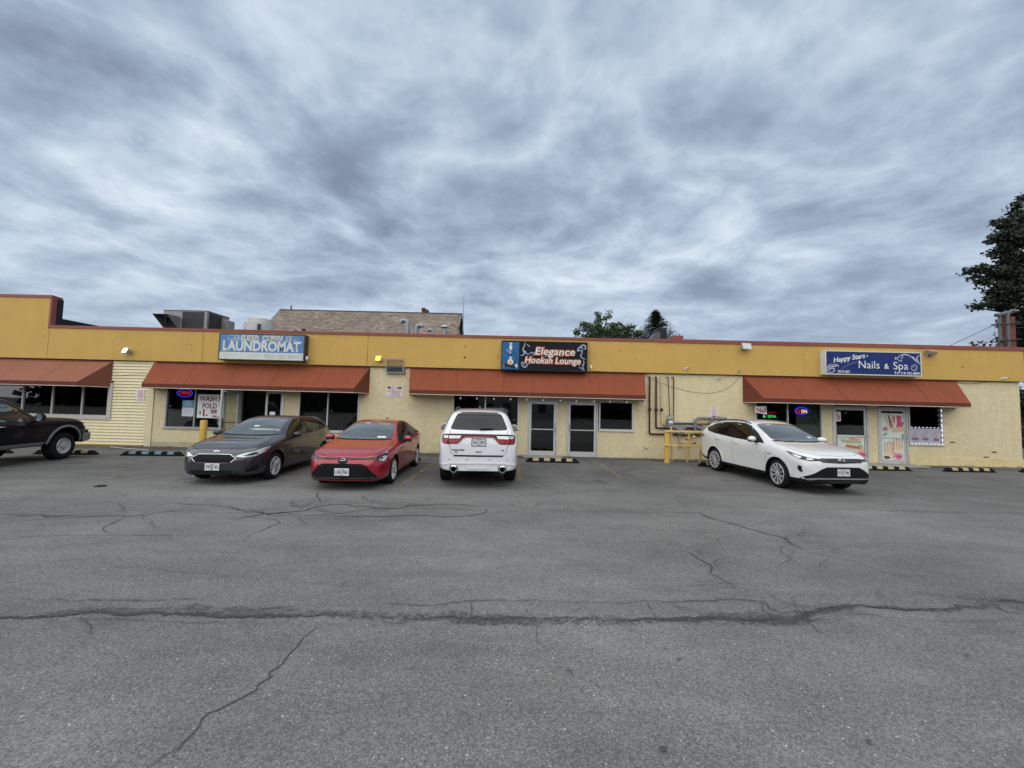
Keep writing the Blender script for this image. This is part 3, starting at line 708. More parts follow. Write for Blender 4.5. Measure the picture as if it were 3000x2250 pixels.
def awning(x0,x1,e0,e1,label,seams=(),canvas=None,yf=14.72,zt=3.29,zv=2.41,zb=2.265):
    A=thing('awning',label,'awning',((x0+x1)/2,15.5,zb),0,'rust awnings over the shopfronts'); cx,cz=(x0+x1)/2,zb
    def T(x,y,z_): return (x-cx,y-15.5,z_-cz)
    c_=canvas or M_AWN; b=MB(); nu=max(6,int((x1-x0)*1.2))
    sheet(b,[T(x0+e0,yf,zv),T(x1-e1,yf,zv),T(x1,15.51,zt),T(x0,15.51,zt)],.008,0,nu,6,.012); b.build('canopy',c_,A,smooth=30)
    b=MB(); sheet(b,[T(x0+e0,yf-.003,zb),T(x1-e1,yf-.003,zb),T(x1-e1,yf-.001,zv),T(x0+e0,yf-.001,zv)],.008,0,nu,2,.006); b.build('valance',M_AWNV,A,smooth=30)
    for s_ in (0,1):
        X,E=((x0,x0+e0),(x1,x1-e1))[s_]; b=MB(); dx=.004*(1 if s_==0 else -1)
        tri=[T(X+dx,15.51,zt-.01),T(X+dx,15.51,zb),T(E+dx,yf+.008,zb),T(E+dx,yf+.008,zv-.005)]
        tri2=[(p[0]+dx*2,p[1],p[2]) for p in tri]
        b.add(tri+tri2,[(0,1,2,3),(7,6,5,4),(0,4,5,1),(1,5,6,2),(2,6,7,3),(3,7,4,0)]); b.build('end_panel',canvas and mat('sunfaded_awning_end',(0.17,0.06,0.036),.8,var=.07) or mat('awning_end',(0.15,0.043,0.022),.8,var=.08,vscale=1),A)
    b=MB(); b.tube([T(x0+.02,15.5,zb-.012),T(x0+e0,yf-.006,zb-.012),T(x1-e1,yf-.006,zb-.012),T(x1-.02,15.5,zb-.012)],.014,6); b.build('hem_rail',M_AWNT,A)
    b=MB(); b.box(x0-cx,x1-cx,-.025,.01,zt-cz+.001,zt-cz+.022); b.build('head_rail',M_AWNT if not canvas else M_AWNV,A)
    for k in range(1,int((x1-x0)/1.55)):
        sx=x0+e0+(x1-x0-e0-e1)*k/int((x1-x0)/1.55); tx=x0+(x1-x0)*k/int((x1-x0)/1.55); b=MB()
        b.tube([T(sx,yf-.004,zb+.01),T(sx,yf-.004,zv),T((sx+tx)/2,(yf+15.5)/2,(zv+zt)/2+.004),T(tx,15.48,zt-.014)],.003,5); b.build('seam',M_SEAMD,A)
    for sx in seams:
        b=MB(); b.tube([T(sx,yf-.008,zb),T(sx,yf-.008,zv),T(sx,15.48,zt-.008)],.006,5); b.build('seam',mat('awning_seam',(.36,.13,.08),.8),A)
    n=int((x1-x0)/2.2)
    for i in range(n+1):
        xx=x0+e0+.1+(x1-x0-e0-e1-.2)*i/n; b=MB(); b.tube([T(xx,15.5,zb+.02),T(xx,yf+.03,zb+.02)],.012,5); b.tube([T(xx,yf+.03,zb+.02),T(xx,15.49,zt-.06)],.010,5); b.build('rafter',mat('awning_tube',(.3,.3,.3),.4,.6),A)
    return A
awning(-24,-15.64,.3,.52,'faded rust awning above the window band in the clapboard wall',(),M_AWNP)
awning(-14.05,-5.60,.30,.28,'rust awning above the laundromat entrance')
awning(-4.05,5.10,.22,.22,'rust awning with a centre seam above the lounge doors',(.57,))
awning(8.90,17.17,.34,.36,'rust awning with scuffed valance above the nail salon')
# ------------------------------------------------------------------ signs
M_WHITE=mat('white_vinyl',(0.78,0.79,0.76),0.5,var=0.04)
M_OFFW=mat('aged_white_panel',(0.60,0.62,0.58),0.5,var=0.08,vscale=2,dirt=(.45,.45,.40),damt=.4)
M_BRONZE=mat('bronze_cabinet',(0.055,0.05,0.045),0.45,var=0.15)
M_BLACKP=mat('black_print',(0.008,0.009,0.013),0.5,var=0.2,spec=.15)
M_RED=mat('red_print',(0.42,0.02,0.03),0.5)
M_DRED=mat('dark_red_print',(0.20,0.015,0.03),0.5)
M_INK=mat('ink',(0.03,0.03,0.035),0.6)
M_STEEL=mat('steel',(.6,.6,.6),.25,1.0)
M_GALV=mat('galvanised',(.26,.275,.285),.42,.6,var=.15,vscale=7)
def emis(name,c,s): return mat(name,c,0.5,emit=c,estr=s)
def quadplate(b,x0,x1,z0,z1,y,t=.003,mi=0): b.box(x0,x1,y,y+t,z0,z1,mi)
def cabinet(name,label,x0,x1,z0,z1,yf,yb,mf,fw,face_m):
    S=thing(name,label,'sign',((x0+x1)/2,yb,z0))
    cx,cy,cz=(x0+x1)/2,yb,z0; T=lambda x,y,z:(x-cx,y-cy,z-cz)
    b=MB(); b.bevbox(x0-cx,x1-cx,yf-cy+.01,0,0,z1-cz,.006); b.build('cabinet',mf,S)
    b=MB(); a,c,h=x0-cx,x1-cx,z1-cz; y0,y1=yf-cy-.012,yf-cy+.02
    b.box(a,c,y0,y1,0,fw); b.box(a,c,y0,y1,h-fw,h); b.box(a,a+fw,y0+.001,y1,fw,h-fw); b.box(c-fw,c,y0+.001,y1,fw,h-fw); b.build('frame',mf,S)
    return S,(a+fw,c-fw,fw,h-fw,yf-cy)
def disc(b,x,y,z,rx,rz,n=14,mi=0): b.add([(x,y,z)]+[(x+rx*math.cos(2*math.pi*k/n),y,z+rz*math.sin(2*math.pi*k/n)) for k in range(n)],[(0,(k+1)%n+1,k+1) for k in range(n)],mi)
def blob(b,pts,y,mi=0):
    c=(sum(p[0] for p in pts)/len(pts),sum(p[1] for p in pts)/len(pts)); n=len(pts)
    b.add([(c[0],y,c[1])]+[(p[0],y,p[1]) for p in pts],[(0,(k+1)%n+1,k+1) for k in range(n)],mi)
def stroke(b,pts,w,y,mi=0):
    """flat tapered brush stroke in the sign plane"""
    P=[]
    for i in range(len(pts)-1):
        a=pts[max(0,i-1)];p=pts[i];q=pts[i+1];d=pts[min(len(pts)-1,i+2)]
        for k in range(5):
            t=k/5; P.append(tuple(.5*((2*p[j])+(-a[j]+q[j])*t+(2*a[j]-5*p[j]+4*q[j]-d[j])*t*t+(-a[j]+3*p[j]-3*q[j]+d[j])*t**3) for j in (0,1)))
    P.append(pts[-1]); n=len(P); vs=[]
    for i,(x,z) in enumerate(P):
        a=P[max(0,i-1)];c=P[min(n-1,i+1)]; d=Vector((c[0]-a[0],c[1]-a[1])); d=d.normalized() if d.length>1e-9 else Vector((1,0))
        h=w*.5*(.35+.65*math.sin(math.pi*(i+.5)/n)); vs+=[(x-d.y*h,y,z+d.x*h),(x+d.y*h,y,z-d.x*h)]
    b.add(vs,[(2*i,2*i+1,2*i+3,2*i+2) for i in range(n-1)],mi)
# laundromat
S,(a,c,z0,z1,y)=cabinet('shop_sign','weathered blue and white laundromat box sign on the ochre fascia',-11.28,-8.00,3.40,4.425,15.12,15.40,M_BRONZE,.035,None)
M_SBLUE=mat('faded_blue_print',(0.085,0.21,0.42),0.5,var=0.10,vscale=2,dirt=(.16,.3,.48),damt=.4)
h=z1-z0; zs=z0+h*.285
b=MB(); quadplate(b,a,c,zs,z1,y-.003); f=b.build('face',M_SBLUE,S)
b=MB(); quadplate(b,a,c,z0,zs-.001,y-.003); f2=b.build('face',M_OFFW,S)
mx=(a+c)/2
text_obj('LAUNDROMAT',.52,M_OFFW,(mx,y-.006,zs+h*.235),f,bold=.022,width=(c-a)*.93)
text_obj('SUPER  CLEAN',.25,M_OFFW,(mx-.02,y-.006,zs+h*.565),f,bold=.022,width=(c-a)*.50)
text_obj('SUPER  CLEAN',.20,mat('faded_brown_ink',(.20,.16,.17),.6),(mx-.01,y-.008,zs+h*.56),f,bold=-.002,width=(c-a)*.475)
for sx in (-1,1):
    b=MB(); x=mx+sx*(c-a)*.31; zc=zs+h*.56; w_=.075
    for q in ([(x-w_,zc-.1),(x-w_,zc+.1)],[(x-w_,zc+.1),(x+w_,zc+.11)],[(x+w_,zc+.11),(x+w_,zc-.1)],[(x+w_,zc-.1),(x-w_,zc-.1)],[(x+w_,zc+.11),(x+w_*1.5,zc+.07)],[(x+w_*1.5,zc+.07),(x+w_*1.4,zc-.1)]):
        stroke(b,q,.022,y-.006)
    an=[(x+.045*math.cos(t),zc-.02+.05*math.sin(t)) for t in [i*.7 for i in range(10)]]; stroke(b,an,.02,y-.0065)
    for k in range(9): disc(b,x+sx*(.16+.07*(k%4))+.02*k,y-.006,zc+.1-.06*(k//3)-.01*k,.014,.014,8)
    stroke(b,[(x+sx*.15,zc-.06),(x+sx*.25,zc-.03),(x+sx*.36,zc-.07)],.018,y-.006)
    b.build('washer_print',M_OFFW,f)
text_obj('FOLD • SELF SERVICE',.21,mat('faded_grey_ink',(.30,.31,.30),.6),(c-(c-a)*.235,y-.006,z0+h*.135),f2,bold=-.002,width=(c-a)*.46)
b=MB(); rr=random.Random(4)
for k in range(34):
    x=a+.05+k*(c-a)*.5/34; q=z0+h*.135+rr.uniform(-.05,.05); stroke(b,[(x,q),(x+rr.uniform(.01,.04),q+rr.uniform(-.03,.03))],.014,y-.006)
b.build('faded_letter_scraps',mat('faded_grey_ink',(.30,.31,.30),.6),f2)
# lounge
S,(a,c,z0,z1,y)=cabinet('shop_sign','black lounge box sign with blue water-pipe picture and outlined white lettering',-.49,2.80,3.26,4.40,15.18,15.40,mat('black_cabinet',(.012,.012,.014),.4),.03,None)
b=MB(); quadplate(b,a,c,z0,z1,y-.003); f=b.build('face',M_BLACKP,S)
w_=c-a; h=z1-z0
M_HB=mat('blue_print',(.016,.11,.27),.4,var=.25,vscale=2.2,dirt=(.006,.022,.07),dscale=1.9,damt=.9)
b=MB(); quadplate(b,a+.005,a+w_*.20,z0+h*.02,z1-h*.02,y-.006); pic=b.build('picture',M_HB,f)
px=a+w_*.10; b=MB()
gold=mat('amber_print',(.55,.30,.12),.5); cream=mat('cream_print',(.75,.66,.48),.5); dark=mat('dark_print',(.015,.02,.03),.5); silver=mat('pale_blue_print',(.42,.50,.62),.5)
Z=lambda t:z0+h*t
blob(b,[(px-.06,Z(.88)),(px-.035,Z(.97)),(px+.05,Z(.96)),(px+.06,Z(.90)),(px+.02,Z(.86))],y-.008,3)
blob(b,[(px-.06,Z(.82)),(px-.03,Z(.86)),(px+.03,Z(.86)),(px+.06,Z(.82)),(px+.05,Z(.73)),(px,Z(.68)),(px-.05,Z(.73))],y-.0085,1)
b.box(px-.012,px+.012,y-.009,y-.008,Z(.45),Z(.70),3); b.box(px-.035,px+.035,y-.0095,y-.008,Z(.48),Z(.56),2); b.box(px-.05,px+.05,y-.0097,y-.0082,Z(.36),Z(.46),3)
disc(b,px,y-.0098,Z(.27),.11,.11,16,1); disc(b,px,y-.0102,Z(.25),.06,.07,12,0)
stroke(b,[(px-.16,Z(.72)),(px-.05,Z(.62)),(px+.03,Z(.57))],.035,y-.010,3)
stroke(b,[(px+.03,Z(.56)),(px+.14,Z(.60)),(px+.22,Z(.50)),(px+.20,Z(.32)),(px+.10,Z(.15))],.022,y-.0104,2)
stroke(b,[(px-.28,Z(.10)),(px-.1,Z(.16)),(px+.06,Z(.12)),(px+.2,Z(.08))],.15,y-.0086,2)
blob(b,[(px+.17,Z(.13)),(px+.22,Z(.22)),(px+.27,Z(.14)),(px+.25,Z(.06))],y-.0106,1); stroke(b,[(px-.28,Z(.12)),(px-.22,Z(.10))],.03,y-.0106,3)
b.build('water_pipe_print',[gold,cream,dark,silver],pic)
b=MB(); X=lambda t:a+w_*t
for q,ww in (([(.27,.98),(.26,.85),(.245,.72),(.265,.60),(.24,.52),(.215,.50)],.05),([(.245,.72),(.27,.66),(.29,.58),(.31,.55)],.035),([(.29,.92),(.31,.86),(.33,.83)],.03),([(.31,.55),(.345,.62),(.38,.60),(.40,.55),(.35,.53)],.04),
             ([(.23,.28),(.235,.18),(.26,.10),(.29,.12),(.30,.20),(.34,.24)],.05),([(.235,.28),(.25,.26),(.27,.16)],.03),([(.92,.88),(.95,.93),(.98,.90),(.985,.80),(.965,.78)],.05),([(.885,.72),(.90,.80),(.93,.86),(.95,.80),(.935,.70)],.055),([(.89,.70),(.91,.74),(.93,.72)],.05),([(.95,.84),(.945,.66),(.93,.54),(.955,.46),(.985,.42)],.045),
             ([(.96,.40),(.97,.30),(.955,.18),(.965,.06),(.975,.02)],.045),([(.91,.15),(.935,.10),(.955,.05)],.03),([(.50,.46),(.53,.56),(.49,.60)],.03),([(.70,.50),(.74,.56),(.78,.52),(.82,.58)],.03)):
    stroke(b,[(X(u),Z(v)) for u,v in q],ww,y-.0055)
b.build('smoke_print',mat('smoke_print',(.30,.36,.52),.5,var=.4,vscale=8),f)
M_OR=mat('orange_print',(.60,.19,.09),.5); M_BR=mat('brown_print',(.11,.035,.03),.5); M_CR=mat('peach_white_print',(.82,.70,.62),.5)
for body,sz,cx,cz,tw in (('Elegance',.40,.625,.66,.47),('Hookah Lounge',.33,.60,.34,.66)):
    for k,(m_,of) in enumerate(((M_OR,.034),(M_BR,.016),(M_CR,.004))):
        text_obj(body,sz,m_,(X(cx),y-.011-.002*k,Z(cz)),f,right=(1,0,-.008),bold=of,shear=.16,width=w_*tw+of*1.2)
# nails and spa
S,(a,c,z0,z1,y)=cabinet('shop_sign','navy nail salon box sign with white frame and scrollwork',11.83,15.47,3.39,4.31,15.14,15.40,M_OFFW,.035,None)
M_NAVY=mat('navy_print',(.013,.030,.135),.4,var=.08)
b=MB(); quadplate(b,a,c,z0,z1,y-.003); f=b.build('face',M_NAVY,S); w_=c-a; h=z1-z0
X=lambda t:a+w_*t
Z=lambda t:z0+h*t
text_obj('Happy Stars',.26,M_WHITE,(X(.245),y-.007,Z(.71)),f,right=(1,0,.17),up=(-.17,0,1),bold=.004,shear=.30,width=w_*.345)
text_obj('*',.2,M_WHITE,(X(.436),y-.007,Z(.78)),f)
text_obj('Nails',.42,M_WHITE,(X(.455),y-.007,Z(.42)),f,bold=-.002,width=w_*.22)
text_obj('&',.28,M_WHITE,(X(.64),y-.007,Z(.37)),f,bold=.002)
text_obj('Spa',.42,M_WHITE,(X(.79),y-.007,Z(.40)),f,bold=-.002,width=w_*.155)
text_obj('1810 #D',.135,M_WHITE,(X(.185),y-.007,Z(.10)),f,bold=.001)
text_obj('Tel: 518-382-8889',.135,M_WHITE,(X(.855),y-.007,Z(.09)),f,bold=.001,width=w_*.27)
b=MB()
stroke(b,[(X(.16),Z(.22)),(X(.22),Z(.38)),(X(.29),Z(.50)),(X(.37),Z(.60))],.035,y-.0055); b.build('swoosh_print',mat('lilac_print',(.12,.14,.33),.5),f)
b=MB()
for q,ww in (([(.995,.50),(.95,.66),(.90,.85),(.84,.93),(.78,.86),(.755,.72)],.035),([(.995,.55),(.96,.70),(.92,.83),(.87,.90)],.02),([(.995,.92),(.97,.84),(.965,.72),(.985,.62)],.03),([(.93,.45),(.905,.42),(.90,.30),(.925,.22),(.955,.28),(.96,.40),(.94,.48),(.92,.42),(.925,.34),(.94,.36)],.022),([(.78,.86),(.80,.88),(.815,.82),(.80,.76),(.785,.80)],.02),([(.755,.72),(.735,.70),(.74,.80),(.755,.76)],.025),([(.76,.72),(.78,.64),(.80,.64),(.805,.70)],.025),
             ([(.005,.05),(.02,.20),(.05,.30),(.09,.32),(.115,.38),(.13,.36),(.125,.30)],.03),([(.01,.28),(.03,.38),(.07,.42)],.02),([(.03,.03),(.035,.18),(.06,.24),(.085,.20),(.08,.10),(.06,.10)],.03),([(.005,.18),(.02,.30),(.055,.36)],.018),([(.05,.30),(.08,.40),(.105,.42),(.10,.36)],.02),([(.015,.02),(.04,.06),(.07,.03)],.02)):
    stroke(b,[(X(u),Z(v)) for u,v in q],ww,y-.0058)
b.build('scroll_print',mat('scroll_white_print',(.60,.62,.68),.5),f)

def plate(name,label,cat,x0,x1,z0,z1,y,m,t=.004,group=None):
    b=MB(); b.box(-(x1-x0)/2,(x1-x0)/2,0,t,0,z1-z0); o=b.build(name,m); o.location=((x0+x1)/2,y,z0); return tag(o,label,cat,group)
def lines(o,items,y=-.0015):
    for body,sz,x,z,m_,kw in items: text_obj(body,sz,m_,(x,y,z),o,**kw)
M_SIGNW=mat('sign_white',(.70,.68,.68),.45,var=.05,vscale=5)
M_PINK=mat('sun_faded_red_ink',(.45,.09,.12),.5)
o=plate('notice_sign','white no skateboarding or loitering sign with red heading','sign',-4.93,-4.31,2.13,2.565,15.508,M_SIGNW)
b=MB(); b.box(-.28,.28,-.002,-.0005,.335,.415); b.build('heading_band',M_DRED,o)
lines(o,[('NO',.10,0,.373,M_SIGNW,dict(bold=.006,width=.28)),('SKATEBOARDING',.07,0,.285,M_PINK,dict(width=.52,bold=.001)),('ROLLERBLADING',.08,0,.21,M_DRED,dict(width=.52,bold=.001)),('or LOITERING',.075,.0,.13,M_DRED,dict(width=.44,bold=.001)),('ON THESE PREMISES',.06,0,.05,M_DRED,dict(width=.54,bold=.001))],-.003)
for x0,x1,z0,y_,lb in ((-14.64,-14.33,1.76,15.483,'faded pink and white customer parking sign on the clapboard wall'),(7.62,7.92,1.645,15.508,'faded pink and white customer parking sign on the brick wall')):
    o=plate('parking_sign',lb,'sign',x0,x1,z0,z0+.42,y_,M_SIGNW)
    for i,t in enumerate(('PARKING','LOT FOR','SHOPPING','CENTER','CUSTOMERS','ONLY','ALL OTHERS TOWED')):
        text_obj(t,.05,M_PINK,(0,-.002,.38-i*.053),o,bold=.0012,width=(.22,.20,.24,.18,.26,.13,.26)[i])
# laundromat window papers (taped inside the glass)
o=plate('price_banner','white wash and fold price banner on the laundromat window','banner',-12.28,-11.24,1.15,2.07,15.545,mat('banner_white',(.72,.75,.74),.6,var=.04))
lines(o,[('WASH N',.27,0,.74,M_DRED,dict(bold=.006,width=.90)),('FOLD',.27,-.04,.46,M_DRED,dict(bold=.006,width=.56)),('$',.16,-.40,.20,M_DRED,dict(bold=.004)),('1.',.34,-.19,.19,M_RED,dict(bold=.018)),('25',.15,.13,.26,M_DRED,dict(bold=.010,width=.27)),('PER LB',.085,.26,.065,M_DRED,dict(bold=.005,width=.36))],-.004)
b=MB(); b.box(0,.27,-.005,-.003,.165,.175); b.build('underline',M_DRED,o)
o=plate('window_poster','small blue and white poster on the laundromat window','poster',-12.87,-12.42,1.20,1.82,15.545,mat('poster_white',(.62,.66,.68),.6))
b=MB(); b.box(-.225,.225,-.002,-.0005,.33,.62); b.build('poster_heading',mat('poster_blue',(.08,.28,.42),.5),o)
lines(o,[('DO YOUR\nCOMPLETE\nWASH IN ONLY\n1 HOUR',.075,0,.48,mat('poster_pale',(.65,.72,.75),.6),dict(width=.36,line=.85))],-.004)
for k in range(7):
    b=MB(); b.box(-.19,.19-.05*(k%3),-.002,-.0005,.285-k*.035,.292-k*.035); b.build('text_line',mat('grey_ink',(.35,.37,.38),.6),o)
# neon signs
N_BLUE=emis('neon_blue',(.05,.04,.85),2.4); N_RED=emis('neon_red',(1.0,.03,.05),1.1); N_GRN=emis('neon_green',(.05,.9,.25),1.3); N_DRED=emis('neon_dim_red',(.7,.02,.03),.35); N_WARM=emis('neon_warm',(1.0,.75,.45),2.0)
def neon(label,x,z,w_,h,parts,ring=None):
    o=thing('neon_sign',label,'neon sign',(x,15.60,z))
    b=MB(); b.box(-w_*.42,w_*.42,.012,.02,-h*.30,h*.30); b.build('backing',mat('smoked_acrylic',(.012,.012,.02),.2),o)
    if ring:
        b=MB(); b.tube([(w_/2*math.cos(t),0,h/2*math.sin(t)) for t in [i*math.pi/16 for i in range(33)]],.011,6); b.build('neon_ring',ring,o)
    for body,sz,dx,dz,m_,wd in parts: text_obj(body,sz,m_,(dx,-.004,dz),o,width=wd,ext=.006,bold=-.001,name='neon_letters')
    return o
neon('red OPEN neon in a blue oval inside the laundromat window',-12.86,2.10,.60,.30,[('OPEN',.2,0,-.005,N_RED,.42)],N_BLUE)
neon('OPEN neon with blue arc and warm letters inside the salon window',11.23,1.98,.50,.27,[('OP',.19,-.11,-.02,N_RED,.18),('EN',.19,.10,-.02,N_WARM,.19)],N_BLUE)
o=thing('neon_sign','red and green nails and spa neon behind the salon glass','neon sign',(9.98,15.60,1.81))
b=MB(); b.box(-.36,.36,.012,.02,-.16,.14); b.build('backing',mat('smoked_acrylic',(.012,.012,.02),.2),o)
text_obj('NAILS',.14,N_DRED,(0.03,-.004,.075),o,width=.50,ext=.006,name='neon_letters'); text_obj('& SPA',.15,N_GRN,(0,-.004,-.075),o,width=.52,ext=.006,name='neon_letters')
o=thing('hanging_sign','small white Nail board on a bracket beside the salon window','sign',(9.40,15.2,1.81))
b=MB(); b.prism([(-.21,.07),(-.21,.30),(.22,.33),(.22,0)],-.008,.008,'y'); b.build('board',M_WHITE,o)
text_obj('Nail',.25,M_RED,(.01,-.011,.15),o,bold=.006,width=.36); b=MB(); b.tube([(-.19,.0,.29),(-.19,.30,.30)],.008,6); b.tube([(.19,.0,.31),(.19,.30,.32)],.008,6); b.build('bracket',M_STEEL,o)
# printed films on the salon doors and window
peach=mat('peach_print',(.62,.42,.30),.5,var=.1,vscale=9); rose=mat('rose_print',(.55,.10,.20),.5,var=.25,vscale=12); pink=mat('pink_print',(.62,.25,.33),.5,var=.2,vscale=12)
leaf=mat('leaf_print',(.22,.36,.20),.5,var=.2); brown=mat('brown_ink_print',(.16,.07,.05),.5); mint=mat('mint_print',(.58,.66,.58),.5,var=.08,vscale=2)
def film(label,x0,x1,z0,z1,y,base): return plate('window_film',label,'window film',x0,x1,z0,z1,y,base,.002)
def ell(cx,cz,rx,rz,rot=0,n=14,wob=.0,seed=0):
    rg=random.Random(seed); c_,s_=math.cos(R(rot)),math.sin(R(rot)); out=[]
    for k in range(n):
        t=2*math.pi*k/n; q=1+rg.uniform(-wob,wob); u,v=rx*math.cos(t)*q,rz*math.sin(t)*q; out.append((cx+u*c_-v*s_,cz+u*s_+v*c_))
    return out
o=film('printed hands and roses film covering the salon door glass',14.24,15.09,.18,1.98,15.515,mint); b=MB(); y=-.002
PAL=[peach,rose,pink,leaf,brown,cream]
blob(b,ell(.17,1.55,.20,.17,0,12,.25,1),y,1); blob(b,ell(.27,1.36,.16,.12,20,12,.2,2),y-.0005,1); blob(b,ell(.22,1.17,.26,.10,8,14,.1,3),y-.001,0)
for k,(ang,ln) in enumerate(((-58,.5),(-66,.52),(-74,.5),(-80,.44))): stroke(b,[(-.08+.05*k,1.22),(-.2+.11*k,1.45),(-.30+.14*k,1.74)],.075,y-.0012-.0002*k,(0,4,0,5)[k])
blob(b,ell(-.27,1.19,.12,.10,0,12,.15,4),y-.002,2); blob(b,ell(-.30,1.19,.05,.06,0,10,.2,5),y-.0025,1)
blob(b,ell(-.30,.98,.10,.05,30,10,.2,6),y,3); blob(b,ell(.38,.92,.05,.12,10,10,.2,7),y,3)
for cx,cz,rot in ((-.15,.45,12),(.20,.62,-5)):
    blob(b,ell(cx,cz-.10,.20,.26,rot,14,.08,8),y-.0030,5)
    for k in range(4): stroke(b,[(cx-.15+.09*k,cz-.25),(cx-.16+.10*k,cz),(cx-.17+.11*k,cz+.20)],.07,y-.0034-.0001*k,0); stroke(b,[(cx-.165+.11*k,cz+.14),(cx-.17+.11*k,cz+.22)],.03,y-.0040,(2,4)[k%2])
blob(b,ell(.18,.16,.20,.13,0,16,.35,9),y-.005,2); blob(b,ell(.2,.14,.10,.07,0,12,.3,10),y-.0055,1); blob(b,ell(-.25,.10,.13,.06,-10,12,.2,11),y-.005,4); stroke(b,[(-.05,.62),(-.02,.40),(-.03,.1)],.015,y-.0056,4); stroke(b,[(-.18,.70),(-.02,.68)],.02,y-.0056,4)
b.build('picture_print',PAL,o)
o=film('welcome poster film on the lower glass of the salon entrance door',12.53,13.56,.20,1.10,15.515,mint); b=MB()
blob(b,ell(.2,.80,.28,.09,0,14,.3,12),y,2); stroke(b,[(-.15,.74),(0,.84),(.2,.80),(.42,.76)],.05,y-.0006,5)
for k in range(4): stroke(b,[(-.22+.12*k,.42),(-.12+.12*k,.50-.02*k),(-.02+.12*k,.38)],.09,y-.001-.0002*k,6)
blob(b,ell(.38,.30,.15,.16,0,12,.2,13),y-.0008,0); blob(b,ell(.40,.16,.20,.07,-10,12,.3,14),y-.0012,1); blob(b,ell(.25,.08,.22,.06,5,12,.3,15),y-.0014,5); blob(b,ell(.36,.45,.10,.09,0,12,.3,16),y-.0006,3)
b.build('picture_print',PAL+[mat('orange_ink_print',(.50,.16,.06),.5)],o); text_obj('Welcome',.22,mat('gold_print',(.42,.34,.09),.5),(0,-.005,.66),o,bold=.006,shear=.1,width=.78)
o=film('small red and white notice inside the salon entrance door',12.50,12.68,1.62,1.99,15.517,M_SIGNW)
for k in range(3): b=MB(); b.box(-.065+.045*k,-.035+.045*k,-.002,-.0005,.04,.32-.05*k); b.build('red_strokes',M_PINK,o)
o=film('grey printed strip of manicured hands along the salon window foot',15.36,16.53,.86,1.42,15.535,mat('lilac_grey_print',(.44,.42,.48),.5,var=.1,vscale=3)); b=MB()
for k in range(3):
    cx=-.40+.40*k
    for j in range(4): stroke(b,[(cx-.12+.05*j,.20),(cx-.05+.05*j,.34),(cx+.06+.05*j,.48)],.045,y-.0002*j,(0,1)[j%2])
    blob(b,ell(cx,.15,.13,.07,0,12,.25,20+k),y-.001,2)
b.build('picture_print',[mat('mauve_print',(.36,.28,.34),.5),mat('pale_mauve_print',(.52,.47,.52),.5),mat('plum_print',(.22,.17,.23),.5)],o)
# light strips round the salon window
o=thing('led_strip','white light strip running round the salon window edge','light strip',(15.95,15.49,.84)); LEDM=emis('led_white',(.8,.86,1.0),.55)
for k in range(9):
    for z_ in (0.0,.62): b=MB(); b.box(-.60+k*.145,-.548+k*.145,-.004,.004,z_-.009,z_+.009); b.build('led_segment',LEDM,o)
for k in range(7):
    b=MB(); b.box(.575,.60,-.004,.004,.10+k*.19,.19+k*.19); b.build('led_segment',LEDM,o)
# bulbs strung below the lounge awning
o=thing('string_lights','string of clear bulbs hanging below the lounge awning','string lights',(.5,14.80,2.24)); pts=[]
for px_ in (1349,1397,1447,1495.5,1543,1592,1642,1689,1740,1787,1836.5,1875):
    x=FX(px_,1178,14.80)[0]-.5; pts.append(x)
    b=MB(); b.lathe([(.001,-.135),(.018,-.13),(.030,-.105),(.027,-.08),(.013,-.055),(.012,-.05)],(x,0,0),'z',10); b.build('bulb',mat('clear_bulb',(.45,.44,.42),.08,spec=.8,emit=(1,.95,.85),estr=.02),o,smooth=60)
    b=MB(); b.lathe([(.014,-.055),(.016,-.01),(.006,0)],(x,0,0),'z',8); b.build('socket',M_BARM,o)
b=MB(); b.tube([(p+ (0 if k%2==0 else 0),0,0.0-.0*k) for k,p in enumerate(pts)],.006,5); b.build('cord',M_BARM,o)

# ------------------------------------------------------------------ lamps, cameras, vent on the wall
def floodlight(label,x,z,yf,w_,h,lens,tilt=25,rz=0,group='floodlights on the fascia'):
    o=thing('floodlight',label,'floodlight',(x,15.40,z),R(rz),group)
    b=MB(); b.bevbox(-.05,.05,-.05,0,-.06,.06,.006); b.tube([(0,-.04,0),(0,-.12,.02)],.02,8); b.build('mount',M_ALUD,o)
    t=R(tilt); ca,sa=math.cos(t),math.sin(t)
    def P(x_,y_,z_): return (x_,-.12+y_*ca-z_*sa*-1*-1, .02+z_*ca+y_*sa)
    m_=Matrix.Translation((0,-.12,.02))@Matrix.Rotation(-t,4,'X')
    b=MB(); b.add([(-w_/2,-.10,-h/2),(w_/2,-.10,-h/2),(w_/2,-.10,h/2),(-w_/2,-.10,h/2),(-w_*.3,.03,-h*.3),(w_*.3,.03,-h*.3),(w_*.3,.03,h*.3),(-w_*.3,.03,h*.3)],[(0,1,2,3),(4,7,6,5),(0,4,5,1),(1,5,6,2),(2,6,7,3),(3,7,4,0)])
    me=b.mesh('housing',M_ALUD); me.transform(m_); hs=link('housing',me,o)
    b=MB(); b.box(-w_*.44,w_*.44,-.106,-.100,-h*.42,h*.42); me=b.mesh('lens',lens); me.transform(m_); link('lens',me,hs)
    return o
floodlight('lit white floodlight on the fascia above the clapboard wall',-14.88,3.62,15,.27,.22,emis('lamp_white',(1.0,.93,.76),2.0),22,-18)
floodlight('lit yellow floodlight on the fascia beside the wall vent',-5.16,3.55,15,.24,.22,emis('lamp_yellow',(.85,.55,.07),.75),20,-10)
floodlight('unlit floodlight with a pale lens below the coping by the salon',8.85,4.36,15,.42,.26,mat('flood_lens',(.62,.63,.60),.15,spec=.9),15,12)
